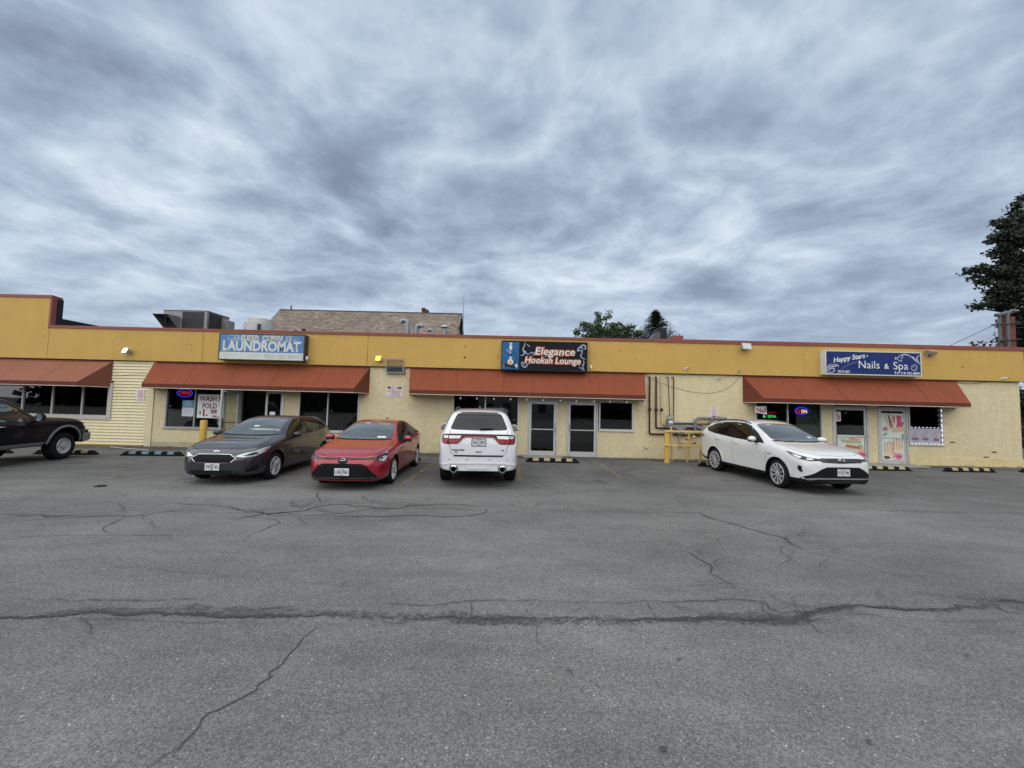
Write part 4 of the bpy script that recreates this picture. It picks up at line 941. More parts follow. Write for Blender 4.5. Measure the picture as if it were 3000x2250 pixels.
o=floodlight('unlit flat floodlight jutting out beside the navy salon sign',15.95,4.27,15,.42,.30,mat('flood_lens',(.62,.63,.60),.15,spec=.9),70,35)
def camera_obj(label,x,z,rz,dome=False):
    o=thing('security_camera',label,'security camera',(x,15.40 if z>3.32 else 15.51,z),R(rz),'security cameras on the front')
    b=MB(); b.lathe([(.045,0),(.045,-.02),(.02,-.03)],(0,0,0),'y',12); b.tube([(0,-.02,0),(0,-.07,.01)],.012,6); b.build('mount',M_WHITE,o)
    b=MB(); b.lathe([(.001,.06),(.034,.055),(.036,-.06),(.030,-.085),(.001,-.085)],(0,-.09,.02),'y',12); me=b.build('housing',M_OFFW,o,smooth=40)
    b=MB(); b.lathe([(.024,-.175),(.024,-.18),(.001,-.18)],(0,0,.02),'y',10); b.build('lens',M_BLACKP,o)
    return o
camera_obj('white bullet security camera at the fascia foot left of the salon awning',8.76,3.46,-35)
camera_obj('small round security camera on the bare brick below the fascia',7.93,3.14,0)
camera_obj('tiny dark security camera at the fascia foot above the gas pipes',6.64,3.49,10)
camera_obj('white security camera near the end corner of the fascia',18.80,3.40,20)
o=thing('junction_box','small white junction box on the fascia beside the black lounge sign','junction box',(2.98,15.40,3.42)); b=MB(); b.bevbox(-.035,.035,-.05,0,0,.14,.006); b.build('box',M_WHITE,o); b=MB(); b.tube([(0,-.025,.14),(0,-.025,.21)],.01,6); b.tube([(0,-.025,0),(-.05,-.03,-.08),(-.2,-.03,-.1)],.007,5); b.build('conduit',M_ALUD,o)
o=thing('junction_box','cream electrical box low on the brick below the lounge window','junction box',(5.16,15.51,.40)); b=MB(); b.bevbox(-.045,.045,-.055,0,0,.13,.006); b.build('box',M_TRIM,o); b=MB(); b.bevbox(-.038,.038,-.066,-.056,.01,.12,.004); b.build('cover',M_TRIM,o)
o=thing('security_camera','grey weathered camera on the end of the laundromat sign','security camera',(-7.93,15.2,3.52),0,'security cameras on the front'); b=MB(); b.lathe([(.02,.1),(.05,.06),(.055,-.02),(.03,-.06)],(0,0,0),'z',10); b.build('housing',M_OFFW,o,smooth=40); b=MB(); b.tube([(0,.0,-.05),(.03,-.02,-.10),(.0,.0,-.13),(-.06,.02,-.09)],.012,6); b.build('cable',M_ALUD,o)
# louvre vent
o=thing('wall_vent','galvanised louvre vent below the fascia between the awnings','vent',(-4.60,15.40,3.06))
b=MB(); b.box(-.35,-.31,-.03,.11,0,.56); b.box(.31,.35,-.03,.11,0,.56); b.box(-.31,.31,-.029,.11,0,.04); b.box(-.31,.31,-.029,.11,.52,.56); b.build('frame',M_GALV,o)
b=MB(); b.box(-.31,.31,.06,.07,.04,.52); b.build('backing',M_BLACKP,o)
for k in range(9):
    b=MB(); z_=.055+k*.052; b.prism([(-.022,z_),(-.018,z_-.004),(.045,z_+.034),(.041,z_+.038)],-.31,.31,'x'); b.build('slat',M_GALV,o)
# loose cables
M_CABLE=mat('grey_cable',(.22,.20,.16),.7)
def cable(label,pts,r_=.006,m=None,group=None,name='cable'):
    P=[Vector(p) for p in pts]; out=[]
    for i in range(len(P)-1):
        a,p,q,d=P[max(0,i-1)],P[i],P[i+1],P[min(len(P)-1,i+2)]
        for k in range(6):
            t=k/6; out.append(.5*((2*p)+(-a+q)*t+(2*a-5*p+4*q-d)*t*t+(-a+3*p-3*q+d)*t**3))
    out.append(P[-1]); b=MB(); b.tube(out,r_,5); return tag(b.build(name,m or M_CABLE),label,'cable',group)
cable('thin cable sagging across the brick from lounge awning to salon awning',[(5.12,15.49,3.20),(5.9,15.50,2.88),(6.9,15.50,2.62),(7.7,15.50,2.60),(8.3,15.50,2.80),(8.78,15.47,3.26)])
cable('short black cable looping at the fascia foot past the salon awning',[(17.15,15.49,3.26),(17.5,15.48,3.20),(18.0,15.48,3.22),(18.3,15.48,3.27)],.007,M_BARM)
cable('cable dropping from the louvre vent to the lounge awning',[(-4.24,15.48,3.12),(-4.2,15.49,2.98),(-4.12,15.49,2.86),(-4.03,15.49,2.80)])
cable('thin cable drooping over the clapboard between two awnings',[(-15.55,15.47,2.72),(-15.1,15.47,2.75),(-14.7,15.47,2.78),(-14.3,15.46,2.80),(-14.1,15.46,2.83)],.005)
cable('black wire running along the awning head to the gas pipes',[(3.1,15.38,3.32),(4.4,15.47,3.30),(5.1,15.49,3.26),(5.27,15.45,3.20)],.007,M_BARM)
cable('white flex lying over the pavement edge by the clapboard wall',[(-14.9,14.9,.03),(-14.0,14.55,.03),(-13.4,14.4,.03),(-13.0,14.35,.03)],.008,M_WHITE)

# ------------------------------------------------------------------ gas pipes, meters and guard rail
M_MAROON=mat('maroon_pipe',(.055,.018,.016),.45,var=.2,vscale=6); M_GREYP=mat('grey_meter_paint',(.17,.185,.195),.45,var=.15,vscale=6); M_YPIPE=mat('cream_pipe',(.56,.45,.20),.55,var=.1); M_RUST=mat('rusty_fitting',(.20,.06,.03),.8,var=.3,vscale=14)
o=thing('gas_pipework','maroon and cream gas pipes running down the brick wall to the meters','pipes',(5.9,15.45,0)); ox=5.9
def pipe(pts,r_,m_): b=MB(); b.tube([(p[0]-ox,p[1]-15.45,p[2]) for p in pts],r_,8); return b.build('pipe',m_,o,smooth=50)
pipe([(5.27,15.52,3.15),(5.27,15.45,3.15),(5.27,15.44,3.10),(5.27,15.44,1.02),(5.28,15.44,.97),(5.33,15.44,.96),(8.3,15.44,.96)],.034,M_MAROON)
pipe([(5.52,15.52,3.15),(5.52,15.45,3.15),(5.52,15.44,3.10),(5.52,15.44,1.24),(5.53,15.44,1.20),(5.58,15.44,1.19),(8.3,15.44,1.22)],.034,M_MAROON)
pipe([(5.72,15.52,3.15),(5.72,15.46,3.15),(5.72,15.45,3.10),(5.73,15.45,1.38),(5.80,15.45,1.32),(5.9,15.45,1.32)],.024,M_YPIPE)
pipe([(5.90,15.46,3.15),(5.97,15.46,3.18),(5.99,15.45,3.10),(6.03,15.40,1.70),(6.03,15.40,1.64)],.017,M_MAROON)
pipe([(6.12,15.46,3.15),(6.18,15.46,3.18),(6.20,15.45,3.10),(6.20,15.45,1.36),(6.26,15.45,1.36),(8.3,15.45,1.42)],.020,M_MAROON)
pipe([(6.18,15.42,1.42),(7.0,15.42,1.42)],.028,M_GALV)
pipe([(7.00,15.38,1.05),(7.0,15.38,1.45),(7.02,15.38,1.54),(7.10,15.38,1.60),(7.2,15.38,1.61),(8.2,15.38,1.62)],.052,M_GREYP)
pipe([(7.62,15.38,1.60),(7.62,15.38,1.10)],.05,M_GREYP); pipe([(6.40,15.42,1.27),(7.4,15.42,1.27)],.04,M_GREYP)
pipe([(6.42,15.42,.96),(6.42,15.42,.72),(6.5,15.42,.64),(6.85,15.42,.64),(6.95,15.42,.70),(6.96,15.42,.96)],.026,M_YPIPE)
pipe([(6.64,15.36,.64),(6.64,15.30,.02)],.028,M_YPIPE)
for x,z_,m_ in ((6.42,.86,M_YPIPE),(6.96,.88,M_YPIPE),(7.25,1.33,M_RUST),(7.95,1.64,M_RUST),(7.75,1.66,M_RUST),(6.45,.55,M_RUST),(5.27,1.9,M_MAROON),(5.52,1.9,M_MAROON),(5.73,1.9,M_MAROON)):
    b=MB(); b.lathe([(.02,-.05),(.055,-.045),(.06,0),(.055,.045),(.02,.05)],(x-ox,-.02,z_),'x',10); b.build('fitting',m_,o,smooth=40)
o=thing('gas_meter','square grey gas meter with looped pipe at the guard rail corner','gas meter',(6.0,15.30,1.20))
b=MB(); b.bevbox(-.14,.14,-.10,.08,0,.30,.03); b.bevbox(-.12,.12,-.09,.07,.29,.38,.02); b.build('body',M_GREYP,o)
b=MB(); b.box(-.075,.075,-.108,-.098,.20,.29); b.build('dial',M_WHITE,o)
b=MB(); b.tube([(-.10,0,.36),(-.10,0,.48),(-.06,0,.51),(.10,0,.51),(.14,0,.48),(.14,0,-.2)],.018,8); b.build('pipe',M_GREYP,o,smooth=50)
def rot_meter(label,x,z_):
    o=thing('gas_meter',label,'gas meter',(x,15.34,z_)); b=MB(); b.lathe([(.001,-.14),(.08,-.135),(.10,-.10),(.17,-.08),(.175,-.02),(.12,0),(.10,.08)],(0,0,0),'y',20); b.build('body',M_GREYP,o,smooth=35)
    b=MB(); b.lathe([(.001,-.175),(.04,-.17),(.05,-.14)],(0,0,.01),'y',12); b.build('cap',M_GALV,o,smooth=40)
    b=MB(); b.tube([(-.25,.04,.1),(.25,.04,.1)],.035,8); b.build('pipe',M_GREYP,o)
rot_meter('round grey gas regulator behind the first rail bay',6.40,1.12); rot_meter('round grey gas regulator with rusty flange beside the white crossover',7.35,1.13)
M_YPAINT=mat('safety_yellow_paint',(.56,.36,.075),.55,var=.10,vscale=5,dirt=(.30,.20,.08),dscale=3,damt=.5); M_YRAIL=mat('pale_yellow_paint',(.60,.43,.16),.55,var=.1,vscale=6)
o=thing('guard_rail','yellow timber and steel guard rail round the gas meters','guard rail',(5.60,14.55,0))
b=MB(); b.lathe([(.105,0),(.095,.06),(.09,.12),(.09,1.12),(.07,1.155),(.001,1.165)],(0,0,0),'z',18); b.build('post',M_YPAINT,o,smooth=40)
b=MB(); b.lathe([(.105,0),(.09,.06),(.09,1.12),(.07,1.155),(.001,1.165)],(2.75,.1,0),'z',18); b.build('post',M_YPAINT,o,smooth=40)
b=MB(); b.bevbox(-.14,2.9,-.135,-.095,1.10,1.165,.006); b.build('rail',M_YRAIL,o); b=MB(); b.bevbox(-.16,2.9,-.135,-.095,.60,.665,.006); b.build('rail',M_YRAIL,o)
for x0,x1,y_,top in ((.24,.13,.16,1.28),(.80,.78,.16,1.10),(1.25,1.25,.16,1.10),(2.0,2.0,.16,1.10)):
    b=MB(); b.tube([(x0,y_,0),(x1,-.05,top)],.036,8); b.build('picket',M_YRAIL,o,smooth=50)
def bollard(x,y_,h,label):
    o=thing('bollard',label,'bollard',(x,y_,0),0,'yellow bollards at the laundromat'); b=MB(); b.lathe([(.125,0),(.115,.05),(.112,.3),(.112,h-.03),(.10,h-.006),(.001,h)],(0,0,0),'z',20); b.build('post',M_YPAINT,o,smooth=40)
    b=MB(); b.lathe([(.16,0),(.15,.02),(.11,.025)],(0,0,0),'z',18); b.build('footing',M_CONC,o)
bollard(-11.24,14.58,1.12,'yellow steel bollard in front of the wash and fold banner'); bollard(-9.66,14.58,1.12,'yellow steel bollard in front of the open laundromat doorway')
# wheel stops
M_RUBBER=mat('black_rubber',(.010,.010,.011),.8,var=.25,vscale=8,spec=.1); M_SBLU=mat('worn_blue_block',(.15,.21,.25),.6,var=.2,vscale=14,dirt=(.05,.06,.07),dscale=6,damt=.7); M_SYEL=mat('worn_yellow_block',(.42,.35,.19),.6,var=.2,vscale=14,dirt=(.10,.08,.05),dscale=6,damt=.6)
def stop(x,y_,rz,label,m_,n=4):
    o=thing('wheel_stop',label,'wheel stop',(x,y_,0),R(rz),'rubber wheel stops along the shopfront'); L_=.915
    def sec(X,k): return [(X,-.08,0),(X,-.08+.012*k,.07*k+.001),(X,-.045,.135*k+.002),(X,.045,.135*k+.002),(X,.08-.012*k,.07*k+.001),(X,.08,0)]
    b=MB(); vs=[]
    for X,k in ((-L_,.25),(-L_+.12,1),(L_-.12,1),(L_,.25)): vs+=sec(X,k)
    b.add(vs,[(i*6+j,i*6+(j+1)%6,(i+1)*6+(j+1)%6,(i+1)*6+j) for i in range(3) for j in range(6)]+[tuple(range(6)),tuple(range(23,17,-1))]); b.build('body',M_RUBBER,o)
    for k in range(n):
        X=-L_+.24+(2*L_-.68)*k/(n-1); b=MB(); e=.0025
        b.prism([(-.060,.055),(-.0735,.055),(-.0710,.0725),(-.0470,.1395),(.0470,.1395),(.0710,.0725),(.0735,.055),(.060,.055),(.04,.12),(-.04,.12)],X,X+.20,'x'); b.build('paint_block',m_,o)
stop(-11.68,13.08,6,'black rubber wheel stop with pale blue blocks near the clapboard wall',M_SBLU)
stop(-14.32,12.92,5,'yellow-blocked wheel stop beneath the dark pickup front',M_SYEL); stop(-16.9,12.75,5,'yellow-blocked wheel stop beneath the dark pickup cab',M_SYEL)
stop(-3.98,13.55,1,'yellow-blocked wheel stop behind the red sedan',M_SYEL); stop(1.40,13.83,0,'yellow-blocked wheel stop in front of the lounge doors',M_SYEL)
stop(7.30,13.80,0,'yellow-blocked wheel stop behind the white crossover',M_SYEL); stop(12.80,13.90,1,'yellow-blocked wheel stop in front of the salon doors',M_SYEL)
stop(15.85,14.02,3,'yellow-blocked wheel stop below the salon window wall',M_SYEL); stop(18.85,14.3,3,'yellow-blocked wheel stop at the building end corner',M_SYEL)
# cone-topped bottle by the open laundry door
o=thing('spray_bottle','white bottle with orange top on the pavement by the laundromat door','bottle',(-10.75,14.55,.012)); b=MB(); b.lathe([(.09,0),(.095,.02),(.095,.30),(.07,.36)],(0,0,0),'z',14); b.build('body',M_WHITE,o,smooth=40); b=MB(); b.lathe([(.075,.36),(.085,.40),(.06,.50),(.045,.58),(.001,.585)],(0,0,0),'z',14); b.build('cap',mat('orange_plastic',(.42,.10,.03),.5),o,smooth=40)

# ------------------------------------------------------------------ seen through the glass
M_BCH=mat('blue_plastic',(.04,.10,.30),.45)
def chair(x,y_,rz,label):
    o=thing('chair',label,'chair',(x,y_,.03),R(rz),'blue chairs inside the laundromat')
    b=MB(); b.bevbox(-.22,.22,-.22,.22,.42,.46,.015); b.build('seat',M_BCH,o); b=MB(); b.prism([(-.22,.50),(-.20,.84),(-.10,.90),(.10,.90),(.20,.84),(.22,.50)],-.25,-.22,'y'); b.build('backrest',M_BCH,o)
    for sx in (-1,1):
        for sy in (-1,1): b=MB(); b.tube([(.19*sx,.19*sy,.42),(.22*sx,.22*sy,0)],.012,6); b.build('leg',M_STEEL,o)
for x,lb in ((-12.95,'left'),(-12.35,'b'),(-11.55,'c'),(-6.95,'d'),(-6.35,'e')): chair(x,16.25,0,'blue plastic chair just inside the laundromat window')
o=thing('massage_chair','tall grey padded chair back inside the laundromat window','chair',(-6.12,16.4,.03),R(10)); b=MB(); b.bevbox(-.33,.33,-.12,.12,.3,1.55,.10); b.build('backrest',mat('grey_vinyl',(.09,.10,.11),.4),o,smooth=50); b=MB(); b.bevbox(-.35,.35,-.1,.6,0,.48,.06); b.build('seat',mat('grey_vinyl',(.09,.10,.11),.4),o,smooth=50)
def pot_plant(x,y_,label,h=1.0,s=1):
    o=thing('potted_plant',label,'plant',(x,y_,.85)); b=MB(); b.lathe([(.13,0),(.19,.30),(.205,.31),(.20,.36),(.17,.36)],(0,0,0),'z',16); b.build('pot',mat('terracotta',(.34,.17,.11),.8,var=.1),o,smooth=40)
    b=MB(); rg=random.Random(s)
    for k in range(240):
        a=rg.uniform(0,6.28); r_=rg.uniform(0,.45)*s; z_=.36+rg.random()*h*.62; p=Vector((r_*math.cos(a),r_*math.sin(a)*.6,z_)); d=Vector((math.cos(a),math.sin(a),rg.uniform(-.3,.8))).normalized(); q=d.cross(Vector((0,0,1))).normalized()*.03
        b.add([p-q,p+d*.06-q*1.4,p+d*.15,p+d*.06+q*1.4,p+q],[(0,1,2,3,4)])
    b.build('foliage',mat('house_leaf',(.05,.11,.04),.5,var=.3,vscale=9),o)
    b=MB(); b.tube([(0,0,.3),(.02,.02,.36+h*.5)],.015,5); b.build('stem',mat('stem',(.12,.09,.05),.8),o)
b=MB(); b.box(-23,-15.8,15.85,16.45,.80,.85); tag(b.build('window_ledge',M_INT),'plain ledge inside the clapboard wall windows carrying plants','ledge')
pot_plant(-17.15,16.1,'leafy plant in a terracotta pot inside the clapboard wall window',.8,1); pot_plant(-18.9,16.2,'bushy flowering plant inside the clapboard wall window',1.2,1.3); pot_plant(-20.4,16.2,'tall bushy plant behind the clapboard window beyond the pickup',1.2,1.2)
o=thing('curtain','pale green curtain hanging inside the salon windows','curtain',(11.6,15.72,.9)); b=MB(); n=40
b.add([(-.5+k*.022,.02*math.sin(k*1.1),z_) for k in range(n) for z_ in (0,1.45)],[(2*k,2*k+1,2*k+3,2*k+2) for k in range(n-1)]); b.build('cloth',mat('curtain_cloth',(.50,.52,.38),.8),o,smooth=60)
o=thing('curtain','grey green curtain gathered behind the salon window by the corner','curtain',(16.1,15.72,.9)); b=MB()
b.add([(-.35+k*.022,.02*math.sin(k*1.1),z_) for k in range(n) for z_ in (0,1.45)],[(2*k,2*k+1,2*k+3,2*k+2) for k in range(n-1)]); b.build('cloth',mat('curtain_cloth2',(.42,.42,.31),.8),o,smooth=60)

# ------------------------------------------------------------------ on the roof
M_HV=mat('hvac_sheet',(.25,.245,.24),.5,.35,var=.12,vscale=3,dirt=(.18,.17,.16),dscale=1.5,damt=.5); M_COIL=mat('hvac_coil',(.035,.037,.04),.6,var=.2,vscale=20); M_DARKM=mat('dark_metal',(.03,.032,.036),.5,var=.2)
o=thing('rooftop_hvac','boxy grey rooftop air handling unit with a scoop hood','air conditioner',(-15.9,19.0,4.2)); W_=1.05; H_=1.92
b=MB(); b.bevbox(-W_,W_,0,1.5,.1,H_,.01); b.build('casing',M_HV,o); b=MB(); b.box(-.13,W_-.12,-.012,.02,.12,H_-.05); b.build('coil_panel',M_COIL,o); b=MB(); b.box(W_-.02,W_+.012,.12,1.0,.12,H_-.05); b.build('coil_panel',M_COIL,o)
b=MB(); b.box(W_-.11,W_+.014,-.014,.11,.1,H_); b.build('corner_post',M_HV,o); b=MB(); b.bevbox(-W_-.03,W_+.03,-.03,1.53,H_,H_+.03,.006); b.build('lid',M_HV,o)
b=MB(); b.add([(-.95,-.02,1.0),(-.95,-.02,1.62),(-.95,-.72,1.60),(-.25,-.02,1.0),(-.25,-.02,1.62),(-.25,-.72,1.60)],[(1,2,5,4),(0,1,2),(3,5,4)]); me=b.build('scoop_hood',M_HV,o); sm=me.modifiers.new('thickness','SOLIDIFY'); sm.thickness=.02
b=MB(); b.box(-.93,-.27,-.016,-.006,1.02,1.6); b.build('intake',M_COIL,o); b=MB(); b.bevbox(W_+.0,W_+.35,.95,1.45,.2,1.7,.02); b.build('service_box',M_HV,o)
b=MB(); b.box(-W_,W_,.05,1.45,0,.1); b.build('kerb',M_MEMBR,o)
o=thing('roof_fan','round white two-tier rooftop exhaust fan','exhaust fan',(-11.88,18.4,4.2)); mw=mat('fan_white',(.50,.50,.48),.45,.2,var=.1,dirt=(.28,.27,.24),damt=.5)
b=MB(); b.lathe([(.35,0),(.35,.78),(.62,.80),(.63,1.22),(.60,1.23),(.46,1.23)],(0,0,0),'z',32); b.build('drum',mw,o,smooth=35); b=MB(); b.lathe([(.46,1.2),(.46,1.44),(.40,1.48),(.001,1.49)],(0,0,0),'z',32); b.build('cap',mw,o,smooth=35); b=MB(); b.bevbox(.30,.44,-.66,-.60,.70,1.12,.01); b.build('bracket',M_DARKM,o)
o=thing('roof_hatch','low black roof hatch box behind the coping','roof hatch',(-9.2,18.3,4.2)); b=MB(); b.prism([(-.95,0),(-.95,.90),(.85,.86),(1.05,.55),(1.05,0)],0,1.2,'y'); b.build('curb',M_DARKM,o); b=MB(); b.box(-.62,-.48,-.05,.0,.4,1.05); b.box(-.98,-.86,-.05,.0,.4,.98); b.build('bracket',M_MEMBR,o)
def vent_pipe(label,x,y_,pts,r_,cap=False):
    o=thing('vent_pipe',label,'vent pipe',(x,y_,4.2),0,'galvanised vent pipes on the roof'); b=MB(); b.tube(pts,r_,14); b.build('pipe',M_GALV,o,smooth=50)
    for k,p in enumerate(pts[1:-1]):
        if k%2==0: b=MB(); b.lathe([(r_*1.06,-.02),(r_*1.06,.02)],p,'z',14); b.build('collar',M_GALV,o)
    b=MB(); b.lathe([(r_*1.8,0),(r_*1.05,.08)],(0,0,0),'z',14); b.build('flashing',M_MEMBR,o)
    return o
def elbow(r_,h,dirx,rad,droop=1.0):
    pts=[(0,0,0),(0,0,h*.5),(0,0,h)]
    for k in range(1,9): t=math.pi*droop*k/8; pts.append((dirx*rad*(1-math.cos(t)),0,h+rad*math.sin(t)))
    return pts
vent_pipe('tallest galvanised vent pipe bent over to the left',-4.75,17.5,elbow(.12,1.22,-1,.16,.95),.105)
vent_pipe('galvanised vent pipe bent over to the right beside the tallest one',-4.38,17.6,elbow(.11,1.04,1,.15,.8),.095)
vent_pipe('small galvanised vent pipe bent over to the left among the group',-3.80,18.3,elbow(.08,1.02,-1,.12,.9),.075)
vent_pipe('short galvanised vent pipe elbow low above the coping',-3.62,17.9,elbow(.11,.66,1,.14,.95),.09)
o=vent_pipe('upright galvanised flue with a conical rain cap',-3.10,17.5,[(0,0,0),(0,0,.5),(0,0,.95)],.115)
b=MB(); b.lathe([(.20,1.10),(.16,1.16),(.03,1.25),(.001,1.25)],(0,0,0),'z',16); b.build('rain_cap',M_ALUD,o,smooth=50); b=MB()
for k in range(4): b.tube([(.09*math.cos(k*1.57),.09*math.sin(k*1.57),.94),(.09*math.cos(k*1.57),.09*math.sin(k*1.57),1.12)],.012,5)
b.build('cap_bracket',M_GALV,o)
for i,(xa,xb,xt,zt_,lb) in enumerate(((6.55,7.05,7.42,1.75,'smaller dark sawtooth roof monitor beside the taller one'),(7.18,8.0,8.42,2.25,'taller dark sawtooth roof monitor in front of the spruce'))):
    o=thing('roof_monitor',lb,'roof vent',((xa+xt)/2,22.0,4.2)); cx=(xa+xt)/2
    b=MB(); b.prism([(xa-cx-.3,0),(xa-cx-.3,.7),(xb-cx,zt_-.1),(xb-cx+.1,zt_-.1),(xb-cx+.1,0)],0,.9,'y'); b.build('body',mat('grey_roofing',(.10,.105,.115),.7,var=.15),o); b=MB(); b.prism([(xb-cx-.1,zt_-.18),(xb-cx-.02,zt_),(xt-cx,zt_-.02),(xt-cx,0),(xb-cx+.12,0),(xb-cx+.12,zt_-.2)],-.03,.93,'y'); b.build('louvre_end',M_MEMBR,o)
o=thing('antenna_mast','thin whip antenna rising behind the roof monitors','antenna',(9.6,24.5,0)); b=MB(); b.tube([(0,0,0),(0,0,7.4)],[.03,.012],6); b.build('whip',mat('maroon_pole',(.16,.09,.10),.6),o); b=MB(); b.lathe([(.12,0),(.10,.1),(.03,.12)],(0,0,0),'z',8); b.build('base',M_CONC,o)
# ------------------------------------------------------------------ house behind, service mast, trees
M_SHING=None
def shingle_mat():
    m=bpy.data.materials.new('shingles'); m.use_nodes=True; nt=m.node_tree; L=nt.links.new; b=nt.nodes['Principled BSDF']; geo=nt.nodes.new('ShaderNodeNewGeometry')
    r=nt.nodes.new('ShaderNodeValToRGB'); L(geo.outputs['Random Per Island'],r.inputs[0]); e=r.color_ramp.elements
    e[0].color=(.15,.115,.092,1); e[1].color=(.27,.225,.185,1); x=r.color_ramp.elements.new(.35); x.color=(.19,.152,.123,1); x=r.color_ramp.elements.new(.7); x.color=(.22,.178,.146,1)
    n=nt.nodes.new('ShaderNodeTexNoise'); n.inputs['Scale'].default_value=.8; n.inputs['Detail'].default_value=5; L(geo.outputs['Position'],n.inputs['Vector'])
    mr=nt.nodes.new('ShaderNodeMapRange'); L(n.outputs['Fac'],mr.inputs[0]); mr.inputs[1].default_value=.3; mr.inputs[2].default_value=.7; mr.inputs[3].default_value=.8; mr.inputs[4].default_value=1.2
    mx=nt.nodes.new('ShaderNodeMix'); mx.data_type='RGBA'; mx.blend_type='MULTIPLY'; mx.inputs[0].default_value=1; L(r.outputs[0],mx.inputs[6]); L(mr.outputs[0],mx.inputs[7]); L(mx.outputs[2],b.inputs['Base Color']); b.inputs['Roughness'].default_value=.9
    return m
M_SHING=shingle_mat()
H_=thing('house','large house behind the shops with a steep brown shingle roof','house',(-11.65,32,0)); hx0,hx1=-7.45,7.35; ey,ez,rz_=-5.2,4.5,9.30
b=MB(); b.box(hx0+.3,hx1-.3,ey+.4,-ey-.4,0,4.6); b.prism([(ey+.4,4.6),(-ey-.4,4.6),(0,9.05)],hx0+.3,hx1-.3,'x'); b.build('wall',mat('pale_siding',(.42,.41,.38),.7,var=.08),H_)
b=MB(); b.prism([(ey,ez-.12),(0,rz_-.12),(0,rz_-.02),(ey,ez-.02)],hx0,hx1,'x'); b.prism([(-ey,ez-.12),(0,rz_-.12),(0,rz_-.02),(-ey,ez-.02)],hx0,hx1,'x'); rf=b.build('roof',mat('roof_deck',(.10,.08,.07),.9),H_)
sl_=math.hypot(ey,rz_-ez); up=Vector((0,-ey,rz_-ez)).normalized(); nn=Vector((0,-(rz_-ez),-ey)).normalized()
b=MB(); rg=random.Random(9); cs=.145; nrow=int(sl_/cs)
for r_ in range(nrow):
    x=hx0+rg.uniform(-.3,0); d0=r_*cs
    while x<hx1:
        w_=rg.uniform(.18,.42); xa,xb=max(hx0,x),min(hx1,x+w_-.008); x+=w_
        if xb-xa<.03: continue
        p0=Vector((0,ey,ez))+up*d0; p1=p0+up*(cs*1.25); t0=nn*rg.uniform(.018,.032); t1=nn*.004
        q=[Vector((xa,0,0))+p0+t0,Vector((xb,0,0))+p0+t0,Vector((xb,0,0))+p1+t1,Vector((xa,0,0))+p1+t1]; b.add(q+[q[0]-t0,q[1]-t0],[(0,1,2,3),(4,5,1,0)])
struct(b.build('shingle_courses',M_SHING,H_),'stuff')
b=MB(); b.prism([(-.12,rz_-.10),(0,rz_+.05),(.12,rz_-.10)],hx0-.02,hx1+.02,'x'); b.build('ridge_cap',mat('ridge_dark',(.06,.045,.04),.9),H_)
b=MB(); b.bevbox(4.05,4.55,.1,.6,8.8,9.62,.02); b.bevbox(4.0,4.35,.05,.4,9.5,9.75,.05); b.build('chimney',mat('dark_brick',(.09,.05,.045),.9,var=.3,vscale=12),H_)
b=MB(); b.lathe([(.05,0),(.05,.35),(.02,.4)],(-6.55,0,9.28),'z',8); b.build('vent_stack',M_DARKM,H_)
b=MB(); b.tube([(7.45,.0,6.0),(7.45,0,10.6)],.03,6); b.tube([(7.45,0,10.4),(7.45,0,11.1)],.012,5)
for k in range(3): b.tube([(7.2+.05*k,0,10.55+.2*k),(7.7-.05*k,0,10.55+.2*k)],.010,4)
b.build('aerial',M_GALV,H_)
# service mast at the far corner
o=thing('service_mast','brown post with bent grey electrical conduits behind the building corner','service mast',(21.75,17.5,0)); M_MAST=mat('mast_grey',(.11,.115,.12),.5); mb=mat('brown_post',(.15,.055,.038),.75,var=.15,vscale=5)
b=MB(); b.bevbox(-.13,.19,-.13,.13,0,6.35,.015); b.build('post',mb,o)
b=MB(); b.tube([(-.20,-.16,0),(-.20,-.16,6.3),(-.16,-.16,6.5),(.0,-.16,6.62),(.16,-.16,6.58)],.06,10); b.build('conduit',M_MAST,o,smooth=50)
b=MB(); b.tube([(-.48,-.1,0),(-.48,-.1,6.25),(-.44,-.1,6.42),(-.30,-.1,6.50)],.055,10); b.build('conduit',M_MAST,o,smooth=50)
b=MB(); b.tube([(-.62,-.1,6.40),(-.1,-.12,6.52),(.22,-.1,6.62)],.085,10); b.build('weatherhead',M_MAST,o,smooth=50)
b=MB(); b.tube([(-1.5,-.2,4.3),(-.1,-.1,5.55)],.045,6); b.tube([(-.95,-.2,5.95),(.3,-.2,6.05)],.03,6); b.tube([(-.6,-.2,5.25),(.3,-.2,5.35)],.03,6); b.build('brace',M_DARKM,o)
cable('service wire sloping down over the roof from the mast',[(21.0,17.4,5.95),(19.6,17.6,5.2),(18.3,17.8,4.5)],.012,M_DARKM)
for k,(z0_,z1_) in enumerate(((6.1,7.0),(5.85,6.5))): cable(('upper','lower')[k]+' overhead wire running from the mast past the dark tree',[(21.7,17.4,z0_),(26,17.2,(z0_+z1_)/2-.1),(32,17,z1_)],.012,M_DARKM,'overhead wires at the mast')
